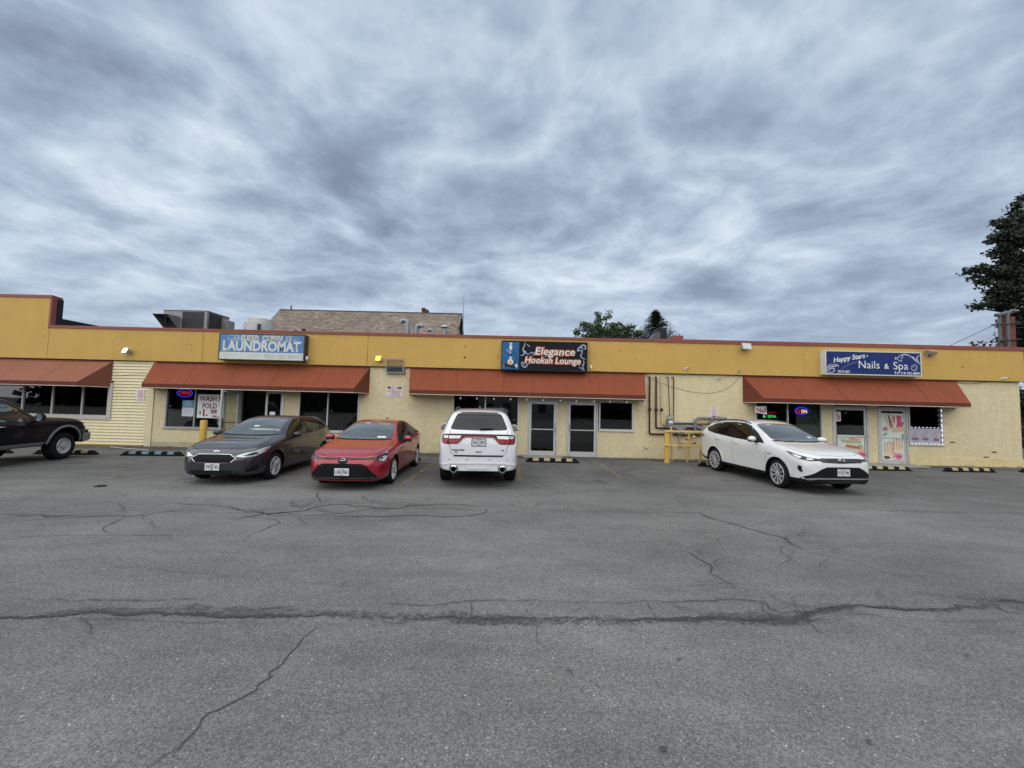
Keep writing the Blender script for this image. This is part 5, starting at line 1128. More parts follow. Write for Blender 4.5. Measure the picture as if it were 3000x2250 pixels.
# trees
def leaf_mat(name,c,v=.5):
    m=bpy.data.materials.new(name); m.use_nodes=True; nt=m.node_tree; L=nt.links.new; b=nt.nodes['Principled BSDF']; geo=nt.nodes.new('ShaderNodeNewGeometry')
    r=nt.nodes.new('ShaderNodeValToRGB'); L(geo.outputs['Random Per Island'],r.inputs[0]); e=r.color_ramp.elements
    e[0].color=(*[q*(1-v) for q in c],1); e[1].color=(c[0]*(1+v),c[1]*(1+v),c[2]*(1+v*.6),1); L(r.outputs[0],b.inputs['Base Color']); b.inputs['Roughness'].default_value=.55
    tr=nt.nodes.new('ShaderNodeBsdfTranslucent'); tr.inputs[0].default_value=(c[0]*1.2,c[1]*1.3,c[2],1); mx=nt.nodes.new('ShaderNodeMixShader'); mx.inputs[0].default_value=.22; L(b.outputs[0],mx.inputs[1]); L(tr.outputs[0],mx.inputs[2]); L(mx.outputs[0],nt.nodes['Material Output'].inputs[0])
    return m
M_BARK=mat('bark',(.07,.055,.045),.9,var=.3,vscale=8,bump=.6,bscale=20)
def tree(name,label,base,lobes,nleaf,ls,m,trunk_top,tr=.2,seed=1,group=None,flat=.75,pts=(5,)):
    """lobes: (x,y,z,r) in world metres; leaves gather in clumps near each lobe's shell"""
    o=thing(name,label,'tree',base,0,group); rg=random.Random(seed); bx,by,bz=base; b=MB(); wts=[l[3]**2.2 for l in lobes]; tot=sum(wts)
    for (x,y,z,r),w_ in zip(lobes,wts):
        n=max(20,int(nleaf*w_/tot)); ncl=max(5,int(n/26)); cl=[]
        for k in range(ncl):
            d=Vector((rg.gauss(0,1),rg.gauss(0,1),rg.gauss(0,1))).normalized()*r*(.35+.65*rg.random()**.55); cl.append(Vector((x-bx,y-by,z-bz))+Vector((d.x,d.y,d.z*flat)))
        for k in range(n):
            c_=rg.choice(cl); s_=r*.12+ls*.75; p=c_+Vector((rg.uniform(-1.6,1.6)*s_,rg.uniform(-1.6,1.6)*s_,rg.uniform(-1.0,1.0)*s_))
            a=Vector((rg.gauss(0,1),rg.gauss(0,1),rg.gauss(-.2,.6))).normalized(); q=a.cross(Vector((rg.gauss(0,1),rg.gauss(0,1),rg.gauss(0,1)))).normalized(); L_=ls*rg.uniform(.7,1.4); q*=L_*.42; a*=L_
            b.add([p,p+a*.5+q,p+a,p+a*.5-q],[(0,1,2,3)])
    me=bpy.data.meshes.new('crown'); me.from_pydata([tuple(v) for v in b.v],[],b.f); me.materials.append(m); link('crown',me,o)
    b=MB(); top=Vector((trunk_top[0]-bx,trunk_top[1]-by,trunk_top[2]-bz)); b.tube([(0,0,-.1),top*.3+Vector((.05,0,0)),top*.65,top],[tr,tr*.8,tr*.55,tr*.2],10)
    for (x,y,z,r) in lobes:
        e=Vector((x-bx,y-by,z-bz)); t=min(.85,max(.3,(e.z-r)/max(.1,top.z))); s_=top*t; mid=(s_+e)*.5+Vector((0,0,.1*r)); b.tube([s_,mid,e],[tr*.35,tr*.22,tr*.07],6)
    b.build('trunk',M_BARK,o,smooth=50); return o
def lob(L_,Y): return [(FX(px,py,Y+dy)[0],Y+dy,FX(px,py,Y+dy)[1],r*(Y+dy)/FPX) for px,py,r,dy in L_]
M_LMAP=leaf_mat('maple_leaf',(.045,.072,.020),.45); M_LDARK=leaf_mat('dark_leaf',(.016,.026,.013),.5); M_LSPR=leaf_mat('spruce_needle',(.022,.036,.022),.5); M_LBR=leaf_mat('bronze_leaf',(.045,.032,.028),.5)
ml=lob([(1755,935,13,0),(1748,918,7,0),(1778,928,9,0),(1783,915,5,0),(1722,960,17,0),(1705,950,8,0),(1695,975,12,0),(1760,965,26,0),(1800,955,16,1),(1832,968,18,0),(1850,957,8,0),(1820,952,8,1),(1868,978,16,0),(1800,985,26,1),(1735,988,24,0),(1765,1010,40,1),(1830,1010,40,1),(1705,1010,25,0)],36)
tree('maple_tree','bright green broadleaf tree rising behind the roof by the lounge sign',(7.9,36,0),ml,12000,.15,M_LMAP,(7.9,36,9.4),.22,3)
# spruce: tiers of drooping boughs
o=thing('spruce_tree','dark conical spruce rising behind the roof monitors','tree',(14.2,40,0)); b=MB(); rg=random.Random(12); topz=11.9
for t in range(30):
    z_=topz-.15-t*.27; R_=.14+(topz-z_)*.86; nb=16+2*t
    for k in range(nb):
        a=rg.uniform(0,6.28); rr_=R_*rg.uniform(.65,1.1)
        for j in range(26):
            u=(j+rg.random())/26; p=Vector((rr_*u*math.cos(a),rr_*u*math.sin(a),z_-.35*u*rr_*.5+.18*u*u*rr_+rg.gauss(0,.10)))+Vector((rg.gauss(0,.11),rg.gauss(0,.11),0)); d=Vector((math.cos(a)+rg.gauss(0,.6),math.sin(a)+rg.gauss(0,.6),rg.uniform(-.4,.5))).normalized(); q=d.cross(Vector((0,0,1))).normalized()*.055
            b.add([p-q,p+d*.24,p+q],[(0,1,2)])
me=bpy.data.meshes.new('crown'); me.from_pydata([tuple(v) for v in b.v],[],b.f); me.materials.append(M_LSPR); link('crown',me,o); b=MB(); b.tube([(0,0,0),(0,0,6),(0,0,topz)],[.2,.12,.02],8); b.build('trunk',M_BARK,o)
tl=lob([(2995,582,12,0),(2975,605,12,0),(2985,640,26,0),(2950,655,20,0),(2915,650,9,0),(2930,690,20,0),(2905,700,10,0),(2970,700,34,0),(2935,735,22,0),(2985,770,40,0),(2950,800,28,0),(2900,795,16,0),(2865,790,13,0),(2835,792,8,0),(2822,800,4,0),(2850,818,10,0),(2880,828,14,0),(2930,850,30,0),(2985,860,42,0),(2900,885,18,0),(2865,893,12,0),(2850,900,6,0),(2950,890,24,0),(3000,940,45,1),(2985,1000,30,2),(3010,1080,40,2),(3010,1180,42,2),(3020,1280,42,2),(3080,650,80,3),(3120,800,110,4),(3110,1000,110,4),(3080,1200,90,3)],24)
tree('shade_tree','tall dark broadleaf tree standing past the end of the building',(38.5,27,0),tl,90000,.165,M_LDARK,(38.0,27,14.0),.4,5)
tree('bronze_shrub','low bronze-leaved shrub behind the service mast',(23.3,20,0),[(23.2,20,5.2,.8),(23.6,20.3,4.2,1.2),(23.4,20,3.0,1.4),(23.5,20,1.6,1.5)],1800,.14,M_LBR,(23.4,20,5.0),.08,8)
# unseen, added for the shop glass to reflect: dense dark trees and a house
b=MB(); wr_=random.Random(31)
for k in range(13000):
    x=wr_.uniform(-95,95); hh=8.5+2.2*math.sin(x*.21)+1.3*math.sin(x*.63+1); z_=wr_.random()**.8*hh; p=Vector((x,-50+wr_.gauss(0,2.2),z_)); a=Vector((wr_.gauss(0,1),wr_.gauss(0,1),wr_.gauss(0,.6))).normalized()*wr_.uniform(1.2,2.2); q=a.cross(Vector((wr_.gauss(0,1),wr_.gauss(0,1),wr_.gauss(0,1)))).normalized()*.9
    b.add([p,p+a*.5+q,p+a,p+a*.5-q],[(0,1,2,3)])
me=bpy.data.meshes.new('reflected_tree_belt'); me.from_pydata([tuple(v) for v in b.v],[],b.f); me.materials.append(M_LDARK); struct(tag(link('reflected_tree_belt',me),'unseen dark belt of trees added opposite to darken the shop glass reflections','trees'),'stuff')
hb=thing('facing_house','pale two-storey house across the road from the shops','house',(2,-42,0)); b=MB(); b.box(-8,8,-4,4,0,5.6); b.prism([(-4,5.6),(4,5.6),(0,8.4)],-8,8,'x'); b.build('wall',mat('pale_siding',(.42,.41,.38),.7,var=.08),hb)
b=MB(); b.prism([(-4.4,5.3),(0,8.4),(4.4,5.3),(4.4,5.5),(0,8.6),(-4.4,5.5)],-8.4,8.4,'x'); b.build('roof',mat('roof_deck',(.10,.08,.07),.9),hb)
for k in range(5):
    for z_ in (1.0,3.6): b=MB(); b.box(-6.6+k*3,-5.4+k*3,4.0,4.05,z_,z_+1.4); b.build('window',M_DARKM,hb)
b=MB(); b.box(-.5,.5,4.0,4.06,0,2.1); b.build('door',M_RUST,hb)
# ------------------------------------------------------------------ vehicles
def pchip(K):
    x=np.array([k[0] for k in K],float); y=np.array([k[1] for k in K],float)
    if x[0]>x[-1]: x=x[::-1]; y=y[::-1]
    h=np.diff(x); d=np.diff(y)/h; m=np.zeros(len(x))
    for i in range(1,len(x)-1):
        if d[i-1]*d[i]>0:
            w1,w2=2*h[i]+h[i-1],h[i]+2*h[i-1]; m[i]=(w1+w2)/(w1/d[i-1]+w2/d[i])
    m[0]=d[0]; m[-1]=d[-1]
    def f(q):
        q=min(max(q,x[0]),x[-1]); i=min(len(x)-2,max(0,int(np.searchsorted(x,q)-1))); t=(q-x[i])/h[i]
        return float((1+2*t)*(1-t)**2*y[i]+t*(1-t)**2*h[i]*m[i]+t*t*(3-2*t)*y[i+1]+t*t*(t-1)*h[i]*m[i+1])
    return f
M_TYRE=mat('tyre_rubber',(.012,.012,.013),.8,var=.2,vscale=12,bump=.2,bscale=60,spec=.15); M_PLAST=mat('black_trim_plastic',(.011,.011,.012),.55,var=.15,vscale=10,spec=.18); M_WELL=mat('wheel_well',(.004,.004,.004),.95,spec=.05)
M_GLS=mat('car_glass',(.006,.007,.007),.03,spec=.5,ior=1.5); M_GLW=mat('windscreen_glass',(.055,.068,.068),.03,spec=.8,ior=1.6,coat=.8); M_CHROME=mat('chrome',(.75,.75,.76),.12,1.0); M_LENS=mat('lamp_lens',(.55,.57,.58),.08,.3,spec=.9,coat=1.0,var=.25,vscale=25)  # windscreen base is lightened to stand in for dashboard reflection and haze
M_LDK=mat('lamp_dark',(.018,.019,.021),.1,spec=.4,coat=.2); M_TAIL=mat('tail_red',(.26,.004,.010),.10,spec=.4,coat=.3,var=.25,vscale=22); M_TAILD=mat('tail_dark_red',(.045,.003,.006),.15,spec=.25,coat=.15); M_AMB=mat('amber_lens',(.42,.13,.03),.15,coat=1.0)
M_ALLOY=mat('alloy',(.50,.50,.51),.30,.35); M_ALLOYD=mat('dark_alloy',(.05,.05,.052),.4,.6); M_PLATE=mat('plate_white',(.66,.67,.67),.4,var=.04,vscale=20); M_PINK_=mat('plate_ink',(.03,.035,.06),.5); M_STICK=mat('sticker',(.6,.62,.62),.5)
def paint(name,c,metal=0.0,rough=.32): return mat(name,c,rough,metal,spec=.4,coat=1.0)
class Car:
    def __init__(s,name,label,cat,loc,head,spec):
        s.root=thing(name,label,cat,(loc[0],loc[1],0),R(head)); s.sp=spec; s.root_name=name
        f={k:pchip(spec[k]) for k in ('zr','zh','zb','hw','wr')}; x0,x1=spec['hw'][-1][0],spec['hw'][0][0]
        N=spec.get('n',96); us=[.5-.5*math.cos(math.pi*i/(N-1)) for i in range(N)]; xs=[x0+(x1-x0)*(.55*u+.45*i/(N-1)) for i,u in enumerate(us)]
        rings=[]
        for x in xs:
            w=f['hw'](x); zb=f['zb'](x); zh=f['zh'](x); zr=max(f['zr'](x),zh+.02); wr=w*f['wr'](x); g_=zr-zh; zs=zh-min(.13,.3*(zh-zb)); e=min(.075,max(.008,.20*g_)); tumble=.925
            cr_=spec.get('crease',.0)
            P=[(0,zb),(.78*w,zb),(.93*w,zb+.03),(.972*w,zb+min(.12,.25*(zh-zb))),((1.0-cr_)*w,zb+.50*(zs-zb)),(1.0*w,zs-.04),(.988*w,zs+.03),(.955*w,zh-.012),(tumble*w,zh+min(.03,.25*g_)),None,(wr,zr-e),(wr*.84,zr-.30*e),(wr*.45,zr-.06*e),(0,zr)]
            a,c_=P[8],P[10]; P[9]=((a[0]+c_[0])/2+.018*min(1,g_/.4),(a[1]+c_[1])/2)
            d=[0]
            for q,r_ in zip(P[:-1],P[1:]): d.append(d[-1]+max(1e-4,math.hypot(r_[0]-q[0],r_[1]-q[1])))
            fy,fz=pchip(list(zip(d,[p[0] for p in P]))),pchip(list(zip(d,[p[1] for p in P]))); H=[]
            for i in range(len(P)-1):
                for k in range(3): t=d[i]+(d[i+1]-d[i])*k/3; H.append((fy(t),fz(t)))
            H.append(P[-1]); rings.append([(x,y,z) for y,z in H]+[(x,-y,z) for y,z in H[-2:0:-1]])
        m=len(rings[0]); vs=[v for r_ in rings for v in r_]; fs=[]; mi=[]; half=(m+2)//2; cl=spec.get('clad',6); pf=spec.get('paint_from')
        for i in range(len(xs)-1):
            for k in range(m):
                fs.append((i*m+k,i*m+(k+1)%m,(i+1)*m+(k+1)%m,(i+1)*m+k)); kk=k if k<half-1 else m-1-k
                mi.append(1 if kk<cl else 0)
        for i,sg in ((0,1),(len(xs)-1,-1)):
            c0=len(vs); vs.append((xs[i],0,sum(v[2] for v in rings[i])/m))
            for k in range(m): fs.append((c0,i*m+k,i*m+(k+1)%m)); mi.append(0)
        me=bpy.data.meshes.new('body'); me.from_pydata(vs,[],fs); me.materials.append(spec['paint']); me.materials.append(spec.get('cladm',M_PLAST)); me.materials.append(M_WELL); me.polygons.foreach_set('material_index',mi)
        bm=bmesh.new(); bm.from_mesh(me); bmesh.ops.recalc_face_normals(bm,faces=bm.faces); bm.to_mesh(me); s.bvh=BVHTree.FromBMesh(bm); bm.free()
        body=bpy.data.objects.new('body_tmp',me); col.objects.link(body)
        wells=MB()
        for wx in (spec['wb']/2,-spec['wb']/2):
            for sy in (1,-1):
                W=spec['W']; prof=[(spec['arch'],sy*(W-spec.get('welld',.30))),(spec['arch'],sy*(W+.2))]; wells.lathe(prof,(wx,0,spec['wheelr']+spec.get('archz',.0)),'y',40)
        cu=bpy.data.objects.new('well_tmp',wells.mesh('well',M_WELL)); col.objects.link(cu)
        md=body.modifiers.new('wells','BOOLEAN'); md.operation='DIFFERENCE'; md.object=cu; md.solver='EXACT'; md.material_mode='TRANSFER'
        bpy.context.view_layer.update(); nm=bpy.data.meshes.new_from_object(body.evaluated_get(bpy.context.evaluated_depsgraph_get()))
        bpy.data.objects.remove(body); bpy.data.objects.remove(cu); nm.polygons.foreach_set('use_smooth',[True]*len(nm.polygons)); nm.set_sharp_from_angle(angle=R(38)); nm.name='body'
        s.body=link('body',nm,s.root)
    def cast(s,a,b_,d):
        d=Vector(d); 
        if abs(d.z)>.9: o=Vector((a,b_,0))-d*5
        else: u=Vector((0,0,1)).cross(d).normalized(); o=u*a+Vector((0,0,b_))-d*6
        h,n,_,_=s.bvh.ray_cast(o,d)
        if h is None:
            h,n,_,_=s.bvh.find_nearest(o+d*(5.0 if abs(d.z)>.9 else 5.0))
        if n.dot(d)>0: n=-n
        return h,n
    def uv(s,p,d):
        d=Vector(d)
        if abs(d.z)>.9: return (p[0],p[1])
        u=Vector((0,0,1)).cross(d).normalized(); return (Vector(p).dot(u),p[2])
    def patch(s,name,pts,d,m,off=.004,res=.05,parent=None,soft=0,skirt=.012,label=None):
        d=Vector(d).normalized(); poly=[s.uv(p,d) for p in pts]
        for _ in range(soft):
            q=[]
            for i in range(len(poly)):
                a,c_=poly[i],poly[(i+1)%len(poly)]; q+=[(a[0]*.8+c_[0]*.2,a[1]*.8+c_[1]*.2),(a[0]*.2+c_[0]*.8,a[1]*.2+c_[1]*.8)]
            poly=q
        bd=[]
        for i in range(len(poly)):
            a,c_=poly[i],poly[(i+1)%len(poly)]; n=max(1,int(math.hypot(c_[0]-a[0],c_[1]-a[1])/res))
            bd+=[(a[0]+(c_[0]-a[0])*k/n,a[1]+(c_[1]-a[1])*k/n) for k in range(n)]
        n=len(bd); V=[Vector(p) for p in bd]; x0,x1=min(p[0] for p in bd),max(p[0] for p in bd); y0,y1=min(p[1] for p in bd),max(p[1] for p in bd)
        def inside(px,py):
            c_=False; j=n-1
            for i in range(n):
                if (bd[i][1]>py)!=(bd[j][1]>py) and px<(bd[j][0]-bd[i][0])*(py-bd[i][1])/(bd[j][1]-bd[i][1])+bd[i][0]: c_=not c_
                j=i
            return c_
        yy=y0+res*.5
        while yy<y1:
            xx=x0+res*.5
            while xx<x1:
                if inside(xx,yy) and min((xx-p[0])**2+(yy-p[1])**2 for p in bd)>(res*.45)**2: V.append(Vector((xx,yy)))
                xx+=res
            yy+=res
        r_=delaunay_2d_cdt(V,[(i,(i+1)%n) for i in range(n)],[],1,1e-6); v2,e2,f2=r_[0],r_[1],r_[2]
        P=[];Q=[]
        for p in v2:
            h,nr=s.cast(p[0],p[1],d); P.append(h+nr*off); Q.append(h-nr*skirt)
        cnt={}
        for f in f2:
            for i in range(len(f)): k=(f[i],f[(i+1)%len(f)]); cnt[tuple(sorted(k))]=cnt.get(tuple(sorted(k)),0)+1
        k0=len(P); fs=[tuple(f) for f in f2]+[(a,c_,c_+k0,a+k0) for (a,c_),q in cnt.items() if q==1]
        b=MB(); b.add(P+Q,fs); o=b.build(name,m,parent or s.root,smooth=35,label=label); return o
    def both(s,name,pts,d,m,**k):
        out=[s.patch(name,pts,d,m,**k)]; k2=dict(k)
        out.append(s.patch(name,[(p[0],-p[1],p[2]) for p in pts][::-1],(d[0],-d[1],d[2]),m,**k2)); return out
    def seam(s,pts,d,w=.008,m=None,off=.0015,name='panel_gap',sides=True):
        for sg in ((1,-1) if sides else (1,)):
            dd=Vector((d[0],d[1]*sg,d[2])).normalized(); P=[s.uv((p[0],p[1]*sg,p[2]),dd) for p in pts]; Q=[]
            for a,c_ in zip(P[:-1],P[1:]):
                n=max(1,int(math.hypot(c_[0]-a[0],c_[1]-a[1])/.06)); Q+=[(a[0]+(c_[0]-a[0])*k/n,a[1]+(c_[1]-a[1])*k/n) for k in range(n)]
            Q.append(P[-1]); vs=[]
            for i,q in enumerate(Q):
                a=Q[max(0,i-1)];c_=Q[min(len(Q)-1,i+1)]; t=Vector((c_[0]-a[0],c_[1]-a[1])).normalized()
                for sd in (-1,1):
                    h,nr=s.cast(q[0]-t.y*w*.5*sd,q[1]+t.x*w*.5*sd,dd); vs.append(h+nr*off)
            b=MB(); b.add(vs,[(2*i,2*i+1,2*i+3,2*i+2) for i in range(len(Q)-1)]); b.build(name,m or M_PLAST,s.root)
    def wheels(s,style,rimr,tw=.215,steer=0):
        sp=s.sp; r=sp['wheelr']; T=MB(); h=tw/2
        T.lathe([(rimr-.005,-h*.86),(rimr+.03,-h),(r-.06,-h*1.02),(r-.012,-h*.86),(r,-h*.62),(r,h*.62),(r-.012,h*.86),(r-.06,h*1.02),(rimr+.03,h),(rimr-.005,h*.86)],(0,0,0),'y',44,0,False); tme=T.mesh('tyre',M_TYRE,smooth=40)
        Rm=MB(); Rm.lathe([(rimr+.004,h*.80),(rimr-.012,h*.96),(rimr-.03,h*.90),(rimr-.045,h*.35),(rimr-.05,-h*.5)],(0,0,0),'y',40,0,False)
        Rm.lathe([(rimr-.05,-h*.1),(.001,-h*.1)],(0,0,0),'y',32,1,False)
        yo=h*.88; hub=.055
        def spoke(a0,a1,w0,w1,r0,r1,y0,y1,mi=0):
            c0,s0,c1,s1=math.cos(a0),math.sin(a0),math.cos(a1),math.sin(a1); A=Vector((c0*r0,0,s0*r0)); B_=Vector((c1*r1,0,s1*r1)); t=(B_-A).normalized(); nn_=Vector((-t.z,0,t.x))
            vs=[]
            for p,w_,y_ in ((A,w0,y0),(B_,w1,y1)):
                for sg,dy in ((-1,0),(-.6,.012),(.6,.012),(1,0),(1,-.03),(-1,-.03)): q=p+nn_*w_*.5*sg; vs.append((q.x,y_+dy,q.z))
            Rm.add(vs,[(i,(i+1)%6,6+(i+1)%6,6+i) for i in range(6)]+[(0,1,2,3,4,5),(11,10,9,8,7,6)],mi)
        re=rimr-.028
        if style=='v5':
            for k in range(5):
                a=k*2*math.pi/5+.3
                for sg in (-1,1): spoke(a+sg*.16,a+sg*.20,.030,.034,hub*.8,re,yo*.80,yo*.92)
        elif style=='multi':
            for k in range(10):
                a=k*2*math.pi/10
                spoke(a,a+.02,.028,.020,hub*.8,re,yo*.78,yo*.95); spoke(a+.20,a+.14,.018,.014,hub,re,yo*.78,yo*.93); spoke(a+.40,a+.44,.014,.012,hub*1.2,re,yo*.74,yo*.90,1)
        elif style=='cover':
            for k in range(5):
                a=k*2*math.pi/5+.1
                spoke(a,a,.10,.05,hub*.7,re*.55,yo*.85,yo*.93); spoke(a+.1,a+.34,.05,.03,re*.5,re,yo*.9,yo*.92); spoke(a-.1,a-.34,.05,.03,re*.5,re,yo*.9,yo*.92)
        elif style=='truck':
            Rm.lathe([(re,yo*.80),(re*.80,yo*.66),(re*.62,yo*.60)],(0,0,0),'y',32,0,False)
            for k in range(8): a=k*math.pi/4+.2; spoke(a,a,.058,.075,re*.30,re*.82,yo*.62,yo*.66)
        elif style=='five':
            for k in range(5): a=k*2*math.pi/5; spoke(a,a,.09,.06,hub*.6,re,yo*.82,yo*.92)
        Rm.lathe([(hub*1.15,yo*.60),(hub*1.1,yo*.98),(hub*.6,yo*1.02),(.001,yo*1.02)],(0,0,0),'y',18,0)
        rme=Rm.mesh('rim',[sp.get('alloy',M_ALLOY),M_ALLOYD],smooth=35)
        for wx,st in ((sp['wb']/2,steer),(-sp['wb']/2,0)):
            for sy in (1,-1):
                e=bpy.data.objects.new('wheel',tme); col.objects.link(e); e.parent=s.root; e.location=(wx,sy*(sp['W']-h-.025),r); e.rotation_euler=(0,random.uniform(0,1),(0 if sy>0 else math.pi)+R(st))
                link('rim',rme,e)
    def plate_(s,x,z,facing,text,tilt=0,name='license_plate',y=0.0,frame=None):
        h=None
        d=(-facing,0,0); hit,nr=s.cast(*s.uv((x,y,z),d),d); px=hit.x+facing*.012
        o=bpy.data.objects.new(name,None); b=MB(); b.bevbox(-.153,.153,-.077,.077,-.004,.004,.003); me=b.mesh('plate',M_PLATE)
        m_=frame_mat((px,y,z),(0,facing,0),(0,0,1)); me.transform(m_); o=link(name,me,s.root)
        if frame:
            b=MB(); b.box(-.165,.165,-.090,-.074,-.003,.007); b.box(-.165,.165,.074,.090,-.003,.007); b.box(-.165,-.150,-.074,.074,-.003,.007); b.box(.150,.165,-.074,.074,-.003,.007); me=b.mesh('plate_frame',frame); me.transform(m_); link('plate_frame',me,o)
        text_obj(text,.105,M_PINK_,(px+facing*.006,y,z-.004),o,right=(0,facing,0),bold=.002,width=.255)
        for dz,w_ in ((.058,.12),(-.060,.09)):
            b=MB(); b.box(-w_/2,w_/2,-.006,.006,.0045,.006); me=b.mesh('plate_mark',mat('plate_grey',(.22,.24,.32),.5)); me.transform(m_@Matrix.Translation((0,dz,0))); link('plate_mark',me,o)
        return o
    def mirror(s,x,y,z,m,w=.20,h=.15,low=None):
        for sy in (1,-1):
            b=MB(); n,k=14,8; vs=[]; fs=[]
            for i in range(k+1):
                t=math.pi*i/k
                for j in range(n):
                    a=2*math.pi*j/n; q=math.sin(t)**.7; X=-math.cos(t)*.085; X=X if X>-.03 else -.03-(X+.03)*-.15; vs.append((x+X+.02*math.cos(a)*q,sy*(y+w*.5*math.cos(a)*q),z+h*.5*math.sin(a)*q*(1.0 if math.sin(a)>0 else .8)))
            for i in range(k):
                for j in range(n): fs.append((i*n+j,i*n+(j+1)%n,(i+1)*n+(j+1)%n,(i+1)*n+j))
            b.add(vs,fs); o=b.build('mirror',m,s.root,smooth=50)
            b=MB(); b.tube([(x+.0,sy*(y-.16),z-h*.55),(x,sy*(y-.02),z-h*.25)],[.035,.03],8); b.build('mirror_arm',M_PLAST,o,smooth=50)
            b=MB(); b.add([(x-.047,sy*(y+w*.40*math.cos(2*math.pi*j/16)),z+h*.38*math.sin(2*math.pi*j/16)) for j in range(16)],[tuple(range(16))]); b.build('mirror_glass',M_CHROME,o)
            if low:
                b=MB(); b.bevbox(x-.04,x+.06,min(sy*(y-w*.42),sy*(y+w*.42)),max(sy*(y-w*.42),sy*(y+w*.42)),z-h*.48,z-h*.18,.012); b.build('mirror_base',low,o)
    def handle(s,x,z,m,l=.19):
        for sy in (1,-1):
            h,nr=s.cast(*s.uv((x,0,z),(0,-sy,0)),(0,-sy,0)); b=MB(); b.tube([h+Vector((-l/2,0,0)),h+nr*.03+Vector((-l*.38,0,.004)),h+nr*.034+Vector((l*.38,0,.004)),h+Vector((l/2,0,0))],[.010,.014,.014,.010],8); b.build('door_handle',m,s.root,smooth=60)
    def oval(s,x,y,z,facing,rx,rz,m,inner=None,ring=True):
        d=(-facing,0,0); hit,nr=s.cast(*s.uv((x,y,z),d),d); X=hit.x+facing*.006; b=MB()
        if ring: b.tube([(X,y+rx*math.cos(t),z+rz*math.sin(t)) for t in [i*math.pi/12 for i in range(25)]],.008,6)
        else: b.lathe([(1,0),(.8,facing*.008),(.001,facing*.009)],(0,0,0),'x',20); b.v=[(X+v[0],y+v[1]*rx,z+v[2]*rz) for v in b.v]
        if inner:
            b.tube([(X,y+rx*.42*math.cos(t),z+rz*.95*math.sin(t)) for t in [i*math.pi/10 for i in range(21)]],.006,5); b.tube([(X,y+rx*.72*math.cos(t),z+rz*.45+rz*.40*math.sin(t)) for t in [i*math.pi/10 for i in range(21)]],.006,5)
        return b.build('emblem',m,s.root,smooth=50)
    def arch_trim(s,m,w=.05,off=.012,a0=-10,a1=190):
        sp=s.sp
        for wx in (sp['wb']/2,-sp['wb']/2):
            z=sp['wheelr']+sp.get('archz',0); r=sp['arch']; n=22
            outer=[(wx+(r+w)*math.cos(R(a0+(a1-a0)*i/n)),1,z+(r+w)*math.sin(R(a0+(a1-a0)*i/n))) for i in range(n+1)]; inner=[(wx+(r+.004)*math.cos(R(a0+(a1-a0)*i/n)),1,z+(r+.004)*math.sin(R(a0+(a1-a0)*i/n))) for i in range(n,-1,-1)]
            s.both('wheel_arch_trim',outer+inner,(0,-1,0),m,off=off,res=.05)
    def roof_rails(s,x0,x1,m,h=.04):
        for sy in (1,-1):
            P=[]
            for i in range(9):
                x=x0+(x1-x0)*i/8; y=s.sp['railY']; hit,nr=s.cast(x,sy*y,(0,0,-1)); P.append(hit+Vector((0,0,h if 0<i<8 else .0)))
            b=MB(); b.tube(P,.018,8); b.build('roof_rail',m,s.root,smooth=50)
    def interior(s,*a): pass
FRONT=(-1,0,0); REAR=(1,0,0); SIDE=(0,-1,0); TOP=(0,0,-1)
def fr(p): return [(2.5,y,z) for y,z in p]          # outlines drawn on the nose, (y, z)
def rr(p): return [(-2.5,y,z) for y,z in p]
def sd_(p): return [(x,1,z) for x,z in p]
def sym(p): return p+[(-y,z) for y,z in p[::-1]]
def tp(p): return [(x,y,0) for x,y in p]
def symt(p): return p+[(x,-y) for x,y in p[::-1]]
# ---- dark grey hatchback
c=Car('hatchback_car','dark grey hatchback parked nose out beside the yellow bollards','car',(-6.63,11.01),-87.4,dict(paint=paint('grey_metallic_paint',(.026,.027,.030),.25,.30),wb=2.648,W=.91,wheelr=.318,arch=.365,archz=.012,
 zr=[(2.22,.54),(2.18,.655),(2.10,.735),(1.9,.82),(1.5,.925),(1.1,.995),(.97,1.03),(.55,1.235),(.1,1.405),(-.2,1.458),(-.5,1.47),(-1.0,1.455),(-1.5,1.40),(-1.78,1.34),(-1.92,1.16),(-2.08,.95),(-2.14,.72)],
 zh=[(2.22,.50),(2.1,.67),(1.5,.85),(1.0,.925),(.8,.94),(0,.985),(-.8,1.035),(-1.4,1.085),(-1.8,1.06),(-2.05,.90),(-2.14,.66)],
 zb=[(2.22,.25),(2.0,.19),(1.6,.185),(0,.19),(-1.6,.22),(-2.0,.27),(-2.14,.35)],
 hw=[(2.22,.42),(2.19,.56),(2.12,.665),(1.97,.765),(1.72,.855),(1.3,.905),(0,.91),(-1.3,.91),(-1.8,.86),(-2.0,.80),(-2.14,.66)],
 wr=[(2.22,.75),(1.9,.80),(1.1,.83),(.95,.81),(.4,.72),(0,.67),(-1.2,.65),(-1.7,.66),(-2.0,.8),(-2.14,.8)],clad=4,crease=.012))
c.patch('windscreen',tp(symt([(1.00,.0),(.99,.35),(.90,.66),(.50,.60),(.14,.535),(.10,.3),(.09,0)])),TOP,M_GLW,off=.003,soft=1)
c.patch('cowl',tp(symt([(1.06,0),(1.05,.4),(.95,.70),(.905,.68),(1.0,.35),(1.01,0)])),TOP,M_PLAST,off=.004)
for nm,P in (('side_window',[(.78,.985),(.42,1.19),(.10,1.335),(-.12,1.385),(-.34,1.40),(-.38,1.02)]),('side_window',[(-.44,1.025),(-.41,1.40),(-.85,1.385),(-1.14,1.345),(-1.12,1.085)]),('quarter_window',[(-1.20,1.10),(-1.21,1.33),(-1.48,1.26),(-1.62,1.17),(-1.50,1.12)])):
    c.both(nm,sd_(P),SIDE,M_GLS,off=.005,soft=1)
